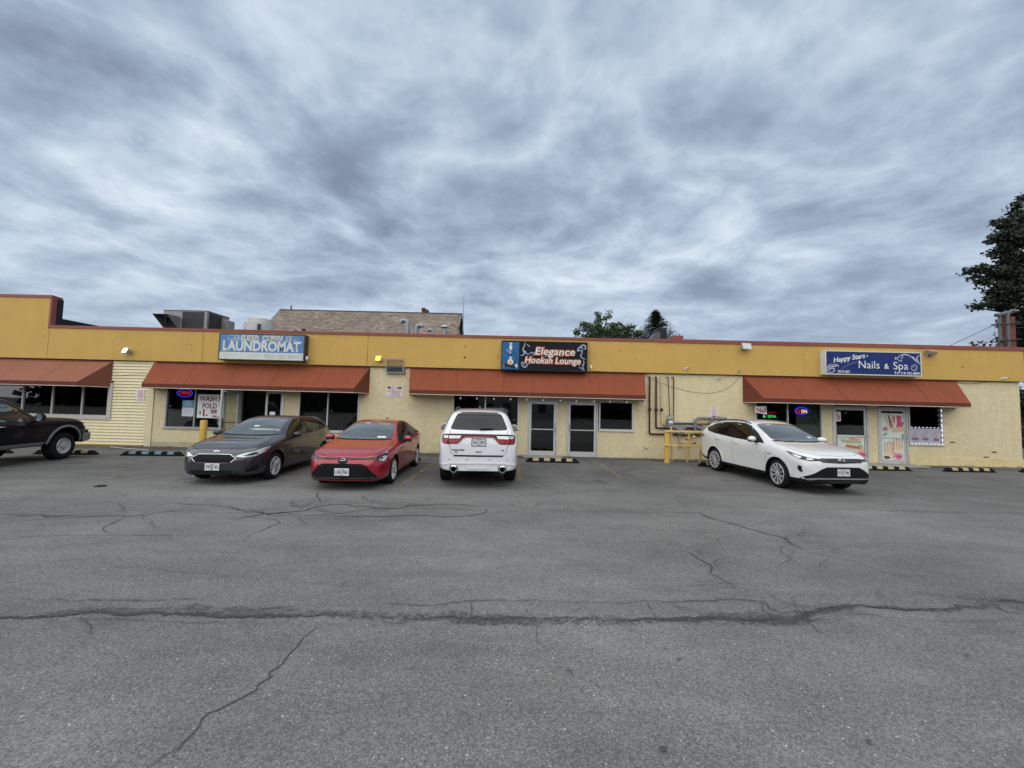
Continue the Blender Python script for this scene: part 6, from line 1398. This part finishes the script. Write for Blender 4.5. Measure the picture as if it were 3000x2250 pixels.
c.both('window_surround',sd_([(.86,.965),(.42,1.215),(.08,1.36),(-.14,1.41),(-.5,1.425),(-1.15,1.37),(-1.50,1.28),(-1.68,1.17),(-1.5,1.10),(-.4,1.0)]),SIDE,M_PLAST,off=.0025)
c.both('headlight',[(2.13,.40,.63),(2.05,.60,.605),(1.92,.74,.63),(1.72,.83,.70),(1.55,.875,.81),(1.72,.82,.795),(1.95,.66,.725),(2.08,.50,.675)],(-.8,-.6,0),M_LENS,off=.006,res=.04)
c.both('headlight_reflector',[(2.08,.52,.645),(1.98,.68,.645),(1.86,.77,.675),(1.90,.72,.71),(2.0,.62,.68)],(-.8,-.6,0),M_LDK,off=.0085,res=.03)
c.both('indicator',[(1.80,.80,.70),(1.72,.83,.72),(1.60,.87,.80),(1.70,.83,.775)],(-.8,-.6,0),M_AMB,off=.0095,res=.03)
c.patch('grille_surround',fr(sym([(0,.679),(.343,.675),(.473,.592),(.370,.491),(0,.481)])),FRONT,M_CHROME,off=.006,res=.04)
c.patch('grille',fr(sym([(0,.670),(.338,.666),(.462,.591),(.364,.500),(0,.490)])),FRONT,mat('grille_mesh',(.010,.010,.011),.6,spec=.1),off=.009,res=.04)
c.patch('lower_intake',fr(sym([(0,.325),(.40,.33),(.56,.27),(.50,.245),(0,.235)])),FRONT,mat('grille_mesh',(.010,.010,.011),.6,spec=.1),off=.004,res=.05)
c.both('fog_recess',[(2.1,.60,.32),(1.98,.80,.42),(1.92,.84,.43),(1.95,.82,.31),(2.08,.66,.285)],(-.8,-.6,0),mat('grille_mesh',(.010,.010,.011),.6,spec=.1),off=.004)
for k in range(3): c.seam([(2.1,.64,.315+.03*k),(1.95,.82,.33+.035*k)],(-.8,-.6,0),.010,M_PLAST,.007,'fog_slat')
c.both('tail_light',[(-1.80,.87,.97),(-1.68,.88,1.04),(-1.80,.80,1.08),(-1.98,.70,1.04),(-2.02,.70,.90),(-1.95,.78,.86)],(.6,-.8,0),M_TAIL,off=.006,res=.04)
c.patch('rear_window',tp(symt([(-1.80,0),(-1.79,.5),(-1.93,.55),(-1.96,0)])),TOP,M_GLS,off=.004)
c.patch('spoiler',tp(symt([(-1.60,0),(-1.56,.52),(-1.86,.52),(-1.90,0)])),TOP,c.sp['paint'],off=.035,skirt=.02)
c.mirror(.60,1.00,1.02,mat('gloss_black_paint',(.012,.012,.013),.2,spec=.3,coat=.5),.22,.15); c.handle(-.22,.86,c.sp['paint']); c.handle(-1.08,.90,c.sp['paint'])
c.seam([(.98,1,.80),(.88,1,.5),(.86,1,.27)],SIDE); c.seam([(-.40,1,1.0),(-.42,1,.6),(-.36,1,.27)],SIDE); c.seam([(-1.16,1,1.07),(-1.12,1,.85),(-.98,1,.62)],SIDE)
c.seam([(1.05,.70,0),(1.5,.735,0),(1.9,.68,0),(2.08,.42,0),(2.11,0,0)],TOP,.008); c.seam([(1.0,.42,0),(1.6,.40,0),(2.0,.30,0)],TOP,.006,c.sp['paint'],.004,'bonnet_crease')
c.seam([(.75,1,.30),(-.9,1,.40)],SIDE,.012,c.sp['paint'],.006,'sill_crease')
c.wheels('v5',.228,.205); c.plate_(2.2,.405,1,'5WJS 43'); c.oval(2.15,0,.725,1,.075,.03,mat('emblem_silver',(.6,.62,.66),.25,.7),ring=False)
for y in (.30,-.38): c.seam([(1.02,y-.35,0),(.99,y,0),(.965,y+.25,0)],TOP,.016,M_PLAST,.012,'wiper',sides=False)
c.patch('windscreen_sticker',tp([(.62,-.10),(.62,.02),(.56,.02),(.56,-.10)]),TOP,M_STICK,off=.006)
# ---- red sedan
c=Car('sedan_car','bright red sedan parked nose out between two yellow bay lines','car',(-3.69,10.89),-87.9,dict(paint=paint('red_metallic_paint',(.31,.007,.019),.2,.28),wb=2.70,W=.89,wheelr=.318,arch=.362,archz=.012,
 zr=[(2.31,.55),(2.27,.66),(2.18,.72),(1.9,.82),(1.5,.90),(1.15,.965),(1.0,1.0),(.55,1.215),(.1,1.375),(-.2,1.425),(-.5,1.435),(-.95,1.41),(-1.4,1.30),(-1.8,1.13),(-2.0,1.06),(-2.22,1.03),(-2.29,.95),(-2.32,.75)],
 zh=[(2.31,.50),(2.2,.65),(1.9,.75),(1.4,.84),(1.0,.90),(0,.945),(-1.0,1.0),(-1.6,1.03),(-2.1,1.0),(-2.27,.88),(-2.32,.68)],
 zb=[(2.31,.22),(2.1,.175),(1.6,.18),(0,.18),(-1.6,.2),(-2.1,.25),(-2.32,.33)],
 hw=[(2.31,.44),(2.28,.58),(2.20,.69),(2.05,.775),(1.78,.85),(1.35,.888),(0,.89),(-1.35,.89),(-1.9,.84),(-2.2,.76),(-2.32,.62)],
 wr=[(2.31,.75),(1.9,.80),(1.15,.84),(1.0,.82),(.45,.73),(0,.68),(-1.0,.66),(-1.5,.66),(-1.8,.70),(-2.0,.80),(-2.32,.82)],clad=2,crease=.015))
c.patch('windscreen',tp(symt([(1.03,.0),(1.02,.35),(.93,.655),(.50,.60),(.14,.53),(.10,.3),(.09,0)])),TOP,M_GLW,off=.003,soft=1)
c.patch('cowl',tp(symt([(1.10,0),(1.09,.4),(.98,.69),(.935,.67),(1.03,.35),(1.04,0)])),TOP,M_PLAST,off=.004)
c.both('window_surround',sd_([(.88,.935),(.42,1.19),(.08,1.33),(-.14,1.375),(-.5,1.385),(-.95,1.355),(-1.35,1.24),(-1.58,1.12),(-1.5,1.05),(-.4,.965)]),SIDE,M_PLAST,off=.0025)
for P in ([(.78,.955),(.42,1.165),(.10,1.305),(-.12,1.35),(-.34,1.362),(-.38,.985)],[(-.44,.99),(-.41,1.362),(-.8,1.35),(-1.12,1.27),(-1.14,1.035)],[(-1.2,1.05),(-1.19,1.245),(-1.36,1.195),(-1.5,1.11)]): c.both('side_window',sd_(P),SIDE,M_GLS,off=.005,soft=1)
c.both('headlight',[(2.27,.40,.655),(2.20,.60,.655),(2.10,.72,.63),(2.02,.79,.585),(1.98,.82,.60),(1.90,.845,.70),(1.78,.86,.785),(1.95,.80,.765),(2.14,.66,.715),(2.25,.45,.69)],(-.85,-.53,0),M_LDK,off=.006,res=.04)
c.both('headlight_lens',[(2.12,.70,.645),(2.03,.785,.60),(1.97,.82,.62),(1.90,.845,.70),(1.98,.80,.715),(2.08,.73,.69)],(-.85,-.53,0),M_LENS,off=.009,res=.03)
c.both('headlight_projector',[(2.10,.72,.66),(2.05,.76,.655),(2.02,.78,.685),(2.08,.735,.70)],(-.85,-.53,0),M_LDK,off=.012,res=.02)
c.both('indicator_strip',[(1.93,.83,.755),(1.78,.862,.79),(1.92,.81,.778)],(-.85,-.53,0),M_CHROME,off=.009,res=.03)
c.patch('upper_grille',fr(sym([(0,.685),(.42,.69),(.42,.655),(0,.645)])),FRONT,mat('gloss_dark_red',(.04,.003,.006),.25,coat=.2),off=.004,res=.05)
c.patch('lower_grille',fr(sym([(0,.575),(.42,.57),(.52,.52),(.70,.30),(.68,.245),(0,.23)])),FRONT,mat('grille_mesh',(.010,.010,.011),.6,spec=.1),off=.006,res=.05)
for z_ in (.52,.47,.34,.29): c.seam([(2.3,0,z_),(2.2,.5+(.5-z_)*.4,z_)],FRONT,.014,M_PLAST,.011,'grille_bar')
c.patch('lower_lip',fr(sym([(0,.275),(.62,.30),(.74,.255),(.70,.20),(0,.185)])),FRONT,mat('satin_dark_trim',(.05,.045,.047),.45),off=.009,res=.05)
c.both('tail_light',[(-2.0,.83,.90),(-1.9,.85,.98),(-2.1,.78,1.0),(-2.26,.6,.97),(-2.28,.6,.86)],(.6,-.8,0),M_TAIL,off=.006)
c.patch('rear_window',tp(symt([(-1.05,0),(-1.06,.50),(-1.68,.56),(-1.74,0)])),TOP,M_GLS,off=.004)
c.mirror(.58,.985,1.00,c.sp['paint'],.23,.15,M_PLAST); c.handle(-.22,.83,c.sp['paint']); c.handle(-1.05,.87,c.sp['paint'])
c.seam([(1.0,1,.80),(.92,1,.5),(.90,1,.27)],SIDE); c.seam([(-.40,1,.96),(-.42,1,.6),(-.36,1,.27)],SIDE); c.seam([(-1.18,1,1.03),(-1.14,1,.80),(-1.0,1,.6)],SIDE)
c.seam([(1.05,.72,0),(1.6,.74,0),(2.02,.68,0),(2.2,.40,0),(2.235,0,0)],TOP,.008); c.seam([(1.0,.55,0),(1.5,.58,0),(1.95,.55,0)],TOP,.006,c.sp['paint'],.004,'bonnet_crease')
c.seam([(.8,1,.24),(-.95,1,.26)],SIDE,.03,c.sp['paint'],.010,'sill_moulding')
c.wheels('cover',.235,.205); c.plate_(2.3,.40,1,'LNA·7063'); c.oval(2.3,0,.635,1,.070,.050,M_CHROME,inner=True); c.patch('emblem_backing',fr(sym([(0,.70),(.09,.68),(.10,.60),(.05,.57),(0,.565)])),FRONT,M_PLAST,off=.005,res=.03)
for y in (.30,-.38): c.seam([(1.05,y-.35,0),(1.02,y,0),(.995,y+.25,0)],TOP,.016,M_PLAST,.012,'wiper',sides=False)
c.patch('windscreen_sticker',tp([(.93,.30),(.93,.52),(.85,.50),(.86,.30)]),TOP,M_STICK,off=.006); c.patch('windscreen_sticker',tp([(.22,-.22),(.22,-.10),(.18,-.10),(.18,-.22)]),TOP,M_STICK,off=.006); c.patch('sun_visor',tp([(.30,.14),(.30,.44),(.16,.42),(.16,.14)]),TOP,mat('visor_grey',(.20,.20,.18),.7),off=.0045)
hit,nr=c.cast(-1.0,0,(0,0,-1)); b=MB(); b.prism([(-.06,0),(.06,0),(-.03,.06),(-.05,.06)],-.015,.015,'y'); o=b.build('antenna_fin',M_PLAST,c.root); o.location=hit
# ---- white crossover
W_PAINT=paint('pearl_white_paint',(.66,.665,.65),0,.30)
c=Car('crossover_car','pearl white crossover parked nose out before the nail salon','car',(7.48,11.63),-84.9,dict(paint=W_PAINT,wb=2.69,W=.9275,wheelr=.355,arch=.405,archz=.012,
 zr=[(2.27,.66),(2.24,.80),(2.14,.90),(1.9,.985),(1.5,1.06),(1.15,1.11),(1.0,1.15),(.55,1.385),(.1,1.575),(-.2,1.635),(-.6,1.665),(-1.1,1.655),(-1.6,1.60),(-2.0,1.50),(-2.15,1.40),(-2.32,1.20),(-2.42,1.02),(-2.47,.85)],
 zh=[(2.27,.60),(2.2,.76),(1.9,.88),(1.4,.975),(1.0,1.03),(0,1.09),(-1.0,1.15),(-1.6,1.20),(-2.1,1.20),(-2.35,1.02),(-2.47,.80)],
 zb=[(2.27,.30),(2.05,.235),(1.6,.23),(0,.23),(-1.6,.25),(-2.1,.32),(-2.47,.45)],
 hw=[(2.27,.48),(2.24,.64),(2.16,.77),(2.0,.86),(1.7,.915),(1.3,.9275),(0,.92),(-1.3,.9275),(-1.9,.89),(-2.3,.79),(-2.47,.66)],
 wr=[(2.27,.78),(1.9,.80),(1.15,.84),(1.0,.82),(.45,.74),(0,.70),(-1.2,.68),(-1.8,.68),(-2.1,.72),(-2.35,.8),(-2.47,.82)],clad=9,crease=.02))
c.patch('windscreen',tp(symt([(1.03,.0),(1.02,.35),(.93,.68),(.50,.63),(.14,.565),(.10,.3),(.09,0)])),TOP,M_GLW,off=.003,soft=1)
c.patch('cowl',tp(symt([(1.10,0),(1.09,.4),(.98,.72),(.935,.70),(1.03,.35),(1.04,0)])),TOP,M_PLAST,off=.004)
c.both('window_surround',sd_([(.86,1.065),(.42,1.335),(.08,1.50),(-.16,1.56),(-.6,1.58),(-1.2,1.555),(-1.6,1.48),(-1.98,1.34),(-1.75,1.24),(-1.3,1.185),(-.4,1.115)]),SIDE,M_PLAST,off=.0025)
for P in ([(.76,1.085),(.42,1.305),(.10,1.465),(-.12,1.53),(-.36,1.55),(-.40,1.13)],[(-.46,1.135),(-.43,1.55),(-.9,1.55),(-1.24,1.515),(-1.24,1.19)],[(-1.30,1.20),(-1.30,1.50),(-1.6,1.42),(-1.88,1.325),(-1.7,1.25)]): c.both('side_window',sd_(P),SIDE,M_GLS,off=.005,soft=1)
c.both('headlight',[(2.22,.48,.79),(2.10,.66,.775),(1.97,.80,.80),(1.80,.88,.87),(1.66,.90,.955),(1.84,.84,.915),(2.06,.70,.855),(2.2,.50,.83)],(-.8,-.6,0),M_LDK,off=.006,res=.04)
c.both('headlight_lens',[(1.96,.80,.815),(1.85,.86,.86),(1.76,.88,.905),(1.88,.83,.89),(1.98,.77,.855)],(-.8,-.6,0),M_LENS,off=.009,res=.03)
c.both('headlight_lens',[(2.12,.62,.80),(2.03,.72,.805),(2.04,.70,.84),(2.12,.60,.83)],(-.8,-.6,0),M_LENS,off=.009,res=.03)
c.patch('upper_grille',fr(sym([(0,.845),(.50,.845),(.56,.80),(.48,.755),(0,.735)])),FRONT,mat('satin_black',(.018,.018,.02),.35,coat=.5),off=.007,res=.05)
c.patch('lower_grille',fr(sym([(0,.655),(.40,.65),(.52,.60),(.80,.42),(.84,.36),(.70,.33),(0,.335)])),FRONT,mat('grille_mesh',(.010,.010,.011),.6,spec=.1),off=.006,res=.05)
for z_ in (.61,.565,.52,.475,.43): c.seam([(2.3,0,z_),(2.2,.42+(.65-z_)*1.1,z_)],FRONT,.018,M_PLAST,.014,'grille_slat')
c.patch('front_skid',fr(sym([(0,.405),(.60,.405),(.74,.385),(.80,.35),(.76,.335),(.60,.372),(0,.372)])),FRONT,M_CHROME,off=.016,res=.04)
c.patch('lower_bumper',fr(sym([(0,.345),(.84,.345),(.86,.27),(.80,.235),(0,.23)])),FRONT,M_PLAST,off=.008,res=.05)
c.both('fog_slit',[(2.02,.815,.645),(1.96,.85,.66),(1.95,.86,.58),(1.99,.84,.52),(2.04,.80,.50),(2.03,.81,.56)],(-.8,-.6,0),M_PLAST,off=.005,res=.03)
c.both('tail_light',[(-2.0,.87,1.04),(-1.86,.90,1.10),(-2.1,.82,1.13),(-2.36,.60,1.09),(-2.38,.62,1.02)],(.6,-.8,0),M_TAIL,off=.006)
c.patch('rear_window',tp(symt([(-2.08,0),(-2.06,.54),(-2.28,.60),(-2.31,0)])),TOP,M_GLS,off=.004); c.patch('spoiler',tp(symt([(-1.82,0),(-1.78,.56),(-2.14,.55),(-2.18,0)])),TOP,W_PAINT,off=.03,skirt=.02)
c.mirror(.60,1.02,1.16,W_PAINT,.24,.16,M_PLAST); c.handle(-.22,.98,W_PAINT); c.handle(-1.10,1.03,W_PAINT)
c.seam([(1.0,1,.95),(.93,1,.6),(.90,1,.36)],SIDE,.008,mat('seam_grey',(.10,.10,.10),.8)); c.seam([(-.42,1,1.11),(-.44,1,.7),(-.38,1,.36)],SIDE,.008,mat('seam_grey',(.10,.10,.10),.8)); c.seam([(-1.26,1,1.18),(-1.22,1,.95),(-1.02,1,.7)],SIDE,.008,mat('seam_grey',(.10,.10,.10),.8))
c.seam([(1.05,.74,0),(1.6,.77,0),(1.98,.70,0),(2.12,.42,0),(2.15,0,0)],TOP,.008,mat('seam_grey',(.10,.10,.10),.8)); c.seam([(1.0,.50,0),(1.6,.50,0),(2.0,.38,0)],TOP,.006,W_PAINT,.005,'bonnet_crease')
c.arch_trim(W_PAINT,.06,.012,5,175)
c.sp['railY']=.60; c.roof_rails(.0,-1.75,mat('dark_rail',(.05,.05,.052),.4),.03)
c.wheels('multi',.270,.225,-6); c.plate_(2.3,.535,1,'KGE·1548',frame=M_CHROME); c.oval(2.25,0,.80,1,.080,.050,M_CHROME,inner=True)
for y in (.30,-.38): c.seam([(1.05,y-.35,0),(1.02,y,0),(.995,y+.25,0)],TOP,.016,M_PLAST,.012,'wiper',sides=False)
c.patch('windscreen_sticker',tp([(.20,-.28),(.20,-.16),(.165,-.16),(.165,-.28)]),TOP,M_STICK,off=.006); c.patch('windscreen_sticker',tp([(.84,.42),(.84,.52),(.78,.50),(.78,.41)]),TOP,M_STICK,off=.006)
for sy in (1,-1):
    h,nr=c.cast(*c.uv((1.12,0,.83),(0,-sy,0)),(0,-sy,0)); text_obj('HYBRID',.045,M_PLAST,h+nr*.006,c.root,right=(sy*-1,0,0),name='badge')
# ---- white sport utility, seen from behind
c=Car('suv_car','white sport utility parked nose in with its tail to the lot','car',(-.97,11.81),94.6,dict(paint=paint('bright_white_paint',(.68,.69,.71),0,.30),wb=3.04,W=.962,wheelr=.385,arch=.435,archz=.012,
 zr=[(2.45,.82),(2.42,.98),(2.3,1.06),(2.0,1.11),(1.5,1.15),(1.25,1.19),(.6,1.62),(.3,1.745),(-.1,1.795),(-.8,1.81),(-1.6,1.79),(-2.1,1.755),(-2.30,1.715),(-2.36,1.64),(-2.53,1.33),(-2.60,1.24),(-2.645,1.12),(-2.665,.95)],
 zh=[(2.45,.75),(2.35,.92),(2.0,1.0),(1.2,1.06),(0,1.10),(-1.2,1.15),(-2.0,1.19),(-2.4,1.20),(-2.58,1.12),(-2.665,.90)],
 zb=[(2.45,.35),(2.2,.27),(1.6,.26),(0,.26),(-1.6,.28),(-2.2,.35),(-2.5,.385),(-2.665,.40)],
 hw=[(2.45,.60),(2.4,.76),(2.25,.88),(1.9,.95),(1.4,.962),(0,.955),(-1.5,.962),(-2.1,.945),(-2.4,.915),(-2.56,.87),(-2.64,.80),(-2.665,.70)],
 wr=[(2.45,.8),(1.9,.82),(1.3,.84),(1.1,.81),(.5,.73),(0,.71),(-1.8,.69),(-2.25,.69),(-2.4,.72),(-2.55,.82),(-2.665,.88)],clad=3,crease=.015))
M_SEAMG=mat('seam_grey',(.10,.10,.10),.8)
c.patch('windscreen',tp(symt([(1.22,0),(1.20,.4),(1.08,.72),(.5,.62),(.42,0)])),TOP,M_GLW,off=.003)
c.both('window_surround',sd_([(.98,1.12),(.42,1.54),(.1,1.64),(-.6,1.685),(-1.9,1.655),(-2.25,1.60),(-2.36,1.27),(-.4,1.16)]),SIDE,M_PLAST,off=.0025)
for P in ([(.86,1.14),(.42,1.50),(.05,1.61),(-.22,1.64),(-.22,1.17)],[(-.30,1.18),(-.30,1.65),(-1.12,1.65),(-1.12,1.21)],[(-1.2,1.21),(-1.2,1.64),(-1.9,1.62),(-2.15,1.56),(-2.26,1.28)]): c.both('side_window',sd_(P),SIDE,M_GLS,off=.005,soft=1)
c.patch('rear_window',rr(sym([(0,1.715),(.40,1.705),(.53,1.66),(.605,1.48),(.66,1.345),(.60,1.318),(0,1.305)])),REAR,M_GLS,off=.005,soft=1)
c.patch('spoiler',rr(sym([(0,1.722),(.40,1.712),(.52,1.668),(.53,1.635),(.42,1.648),(.0,1.655)])),REAR,mat('gloss_black_paint',(.012,.012,.013),.2,spec=.3,coat=.5),off=.012,res=.04)
c.patch('tail_light_band',rr(sym([(0,1.225),(.62,1.225),(.80,1.215),(.835,1.18),(.83,1.04),(.79,1.0),(.50,1.0),(.45,1.03),(.36,1.125),(.30,1.145),(0,1.15)])),REAR,M_TAILD,off=.008,res=.04)
c.both('tail_light',rr([(.70,1.115),(.815,1.115),(.815,1.05),(.78,1.015),(.70,1.012)]),REAR,M_TAIL,off=.012,res=.04); c.both('tail_light',rr([(.68,1.105),(.47,1.105),(.40,1.10),(.47,1.035),(.52,1.012),(.68,1.012)]),REAR,M_TAIL,off=.012,res=.04)
c.both('reverse_light',rr([(.70,1.185),(.79,1.185),(.80,1.13),(.70,1.125)]),REAR,M_LENS,off=.012,res=.04); c.both('reverse_light',rr([(.68,1.185),(.40,1.185),(.435,1.125),(.68,1.12)]),REAR,M_LENS,off=.012,res=.04)
c.both('tail_light_strip',rr([(.50,1.005),(.44,1.03),(.355,1.125),(.30,1.15),(0,1.155),(0,1.175),(.31,1.17),(.38,1.14),(.47,1.04)]),REAR,mat('tail_pale_red',(.28,.04,.05),.2,coat=.2),off=.0145,res=.03)
c.seam([(-2.5,.655,1.31),(-2.6,.665,1.0),(-2.66,.62,.80),(-2.66,.52,.735)],REAR,.010,M_SEAMG,.003,'tailgate_gap')
c.patch('tailgate_strip',rr(sym([(0,.755),(.56,.757),(.56,.722),(0,.718)])),REAR,mat('gloss_black_paint',(.012,.012,.013),.2,spec=.3,coat=.5),off=.006,res=.05)
c.patch('tailgate_handle',rr(sym([(0,.885),(.07,.885),(.07,.835),(0,.835)])),REAR,c.sp['paint'],off=.014,res=.03); c.patch('tailgate_handle_gap',rr(sym([(0,.84),(.066,.84),(.066,.828),(0,.828)])),REAR,M_PLAST,off=.018,res=.03)
c.patch('bumper_step',rr(sym([(0,.585),(.62,.585),(.70,.56),(.84,.56),(.84,.535),(.68,.535),(.62,.555),(0,.555)])),REAR,c.sp['paint'],off=.022,res=.05,skirt=.03); c.patch('bumper_pad',rr(sym([(0,.53),(.26,.53),(.24,.445),(0,.44)])),REAR,c.sp['paint'],off=.016,res=.04,skirt=.02)
for y in (.55,-.55):
    b=MB(); b.lathe([(.085,.03),(.085,-.03),(.062,-.035),(.058,.06)],(-2.675,y,.445),'x',22); b.build('exhaust_tip',M_CHROME,c.root,smooth=40); b=MB(); b.lathe([(.057,-.01),(.001,-.01)],(-2.665,y,.445),'x',20); b.build('exhaust_bore',M_WELL,c.root)
    c.patch('exhaust_surround',rr([(y+.10*math.cos(t),.45+.085*math.sin(t)) for t in [i*math.pi/8 for i in range(16)]]),REAR,M_PLAST,off=.004,res=.03)
for y in (.66,.26,-.26,-.66): c.patch('parking_sensor',rr([(y+.014*math.cos(t),.655+.014*math.sin(t)) for t in [i*math.pi/4 for i in range(8)]]),REAR,M_SEAMG,off=.004,res=.02)
c.plate_(-2.6,1.045,-1,'KAC·3205',frame=M_PLAST)
h,nr=c.cast(*c.uv((-2.6,.46,.865),REAR),REAR); text_obj('DURANGO',.045,M_PLAST,h+nr*.006,c.root,right=(0,-1,0),bold=.002,width=.28,name='badge'); h,nr=c.cast(*c.uv((-2.6,-.55,.865),REAR),REAR); text_obj('GT',.045,M_PLAST,h+nr*.006,c.root,right=(0,-1,0),bold=.002,width=.08,name='badge')
for k in range(2): c.patch('badge',rr([(.52-.03*k,.80),(.545-.03*k,.815),(.53-.03*k,.83),(.505-.03*k,.815)]),REAR,M_PLAST,off=.005,res=.02)
h0,_=c.cast(*c.uv((-2.5,-.02,1.335),REAR),REAR); h1,_=c.cast(*c.uv((-2.5,-.34,1.345),REAR),REAR); b=MB(); b.tube([h0+Vector((-.03,0,0)),(h0+h1)/2+Vector((-.035,0,.012)),h1+Vector((-.025,0,0))],[.022,.016,.008],8); b.build('rear_wiper',M_PLAST,c.root,smooth=50)
c.mirror(.72,1.09,1.22,c.sp['paint'],.22,.20,M_PLAST); c.handle(-.15,1.03,c.sp['paint']); c.handle(-1.05,1.05,c.sp['paint']); c.arch_trim(c.sp['paint'],.05,.014,0,180)
c.sp['railY']=.585; c.roof_rails(.1,-2.0,mat('dark_rail',(.05,.05,.052),.4),.05)
hit,nr=c.cast(-1.6,0,(0,0,-1)); b=MB(); b.prism([(-.09,0),(.09,0),(-.04,.075),(-.08,.075)],-.02,.02,'y'); o=b.build('antenna_fin',mat('grey_fin',(.12,.12,.125),.4),c.root); o.location=hit
c.seam([(-.26,1,1.15),(-.28,1,.7),(-.26,1,.36)],SIDE,.008,M_SEAMG); c.seam([(-1.16,1,1.18),(-1.14,1,.9),(-.98,1,.62)],SIDE,.008,M_SEAMG); c.seam([(1.1,1,1.0),(1.0,1,.5)],SIDE,.008,M_SEAMG)
c.both('headlight',[(2.42,.55,.85),(2.25,.82,.85),(2.1,.92,.90),(2.2,.84,.95),(2.40,.55,.92)],(-.8,-.6,0),M_LENS,off=.006); c.patch('grille',fr(sym([(0,.92),(.5,.92),(.5,.74),(0,.72)])),FRONT,M_PLAST,off=.006)
c.wheels('five',.265,.265)
for sx in (1,-1): pass
# ---- dark blue pickup
c=Car('pickup_truck','dark navy pickup with silver lower trim standing before the clapboard wall','truck',(-13.86,9.90),101.0,dict(paint=mat('navy_paint',(.003,.0035,.009),.3,spec=.15,coat=.20),wb=3.66,W=1.0,wheelr=.40,arch=.53,archz=.03,
 zr=[(2.66,.86),(2.64,1.04),(2.55,1.13),(2.3,1.195),(1.6,1.245),(1.2,1.27),(.72,1.58),(.42,1.76),(.15,1.83),(-.3,1.85),(-.7,1.83),(-.84,1.70),(-.93,1.40),(-1.0,1.32),(-1.2,1.305),(-2.75,1.30),(-2.82,1.22),(-2.85,1.1)],
 zh=[(2.66,.80),(2.58,1.0),(2.3,1.09),(1.2,1.13),(0,1.12),(-1,1.14),(-2.7,1.16),(-2.85,1.02)],
 zb=[(2.66,.54),(2.5,.48),(1.6,.46),(0,.44),(-1.6,.48),(-2.85,.58)],
 hw=[(2.66,.82),(2.6,.92),(2.4,.975),(1.8,1.0),(0,.985),(-1.7,1.0),(-2.7,.985),(-2.85,.95)],
 wr=[(2.66,.8),(2.2,.80),(1.3,.82),(1.1,.80),(.5,.74),(.1,.70),(-.7,.70),(-.95,.82),(-1.2,.90),(-2.85,.92)],clad=3,crease=.012,welld=.34))
c.patch('windscreen',tp(symt([(1.18,0),(1.16,.4),(1.04,.74),(.50,.66),(.46,0)])),TOP,M_GLW,off=.003)
c.both('side_window',sd_([(.98,1.16),(.62,1.44),(.36,1.62),(.1,1.685),(-.16,1.695),(-.16,1.17)]),SIDE,mat('green_tint_glass',(.040,.055,.048),.03,spec=1.0,ior=1.7,coat=1.0),off=.005,soft=1); c.both('side_window',sd_([(-.24,1.175),(-.24,1.695),(-.66,1.67),(-.74,1.19)]),SIDE,M_GLS,off=.005,soft=1)
SILV=mat('silver_trim',(.20,.205,.195),.45,.15,var=.12,vscale=5)
c.arch_trim(SILV,.055,.03,8,172)
c.both('rocker_panel',sd_([(1.20,.565),(-1.2,.545),(-1.2,.465),(1.20,.47)]),SIDE,SILV,off=.018)
b=MB(); b.add([(2.42,y,z) for y in (-.985,.985) for z in (.46,.76)]+[(2.82-.12*abs(y),y,z) for y in (-.985,-.5,0,.5,.985) for z in (.46+.06*(abs(y)>.9),.74)],[(0,1,5,4)]+[(4+2*i,5+2*i,7+2*i,6+2*i) for i in range(4)]+[(2,12,13,3),(1,3,13,11,9,7,5),(0,4,6,8,10,12,2)]); b.build('front_bumper',SILV,c.root)
b=MB(); b.bevbox(2.40,2.70,-.95,.95,.745,.83,.03); b.build('bumper_pad',M_PLAST,c.root)
c.both('headlight',[(2.64,.62,.86),(2.5,.88,.86),(2.42,.93,1.0),(2.55,.75,1.04),(2.63,.62,1.02)],(-.8,-.6,0),M_LENS,off=.006); c.patch('grille',fr(sym([(0,1.04),(.52,1.02),(.52,.80),(0,.80)])),FRONT,M_PLAST,off=.006)
c.mirror(.86,1.10,1.27,mat('black_trim_plastic',(.016,.016,.017),.55),.20,.24); c.handle(.02,1.03,M_CHROME,.17); c.handle(-.9,1.03,M_CHROME,.17)
c.seam([(1.12,1,1.10),(1.06,1,.8),(1.05,1,.55)],SIDE,.010); c.seam([(-.20,1,1.14),(-.2,1,.55)],SIDE,.010); c.seam([(-.98,1,1.28),(-.98,1,.55)],SIDE,.02)
c.seam([(1.15,.78,0),(1.8,.80,0),(2.45,.72,0)],TOP,.010); c.patch('bed_cover',tp(symt([(-1.10,0),(-1.10,.84),(-2.74,.84),(-2.74,0)])),TOP,M_PLAST,off=.006)
c.both('tail_light',[(-2.80,.93,1.05),(-2.80,.93,.82),(-2.83,.80,.82),(-2.83,.80,1.05)],(.7,-.7,0),M_TAIL,off=.006)
for sx in (1,): pass
c.wheels('truck',.235,.285)
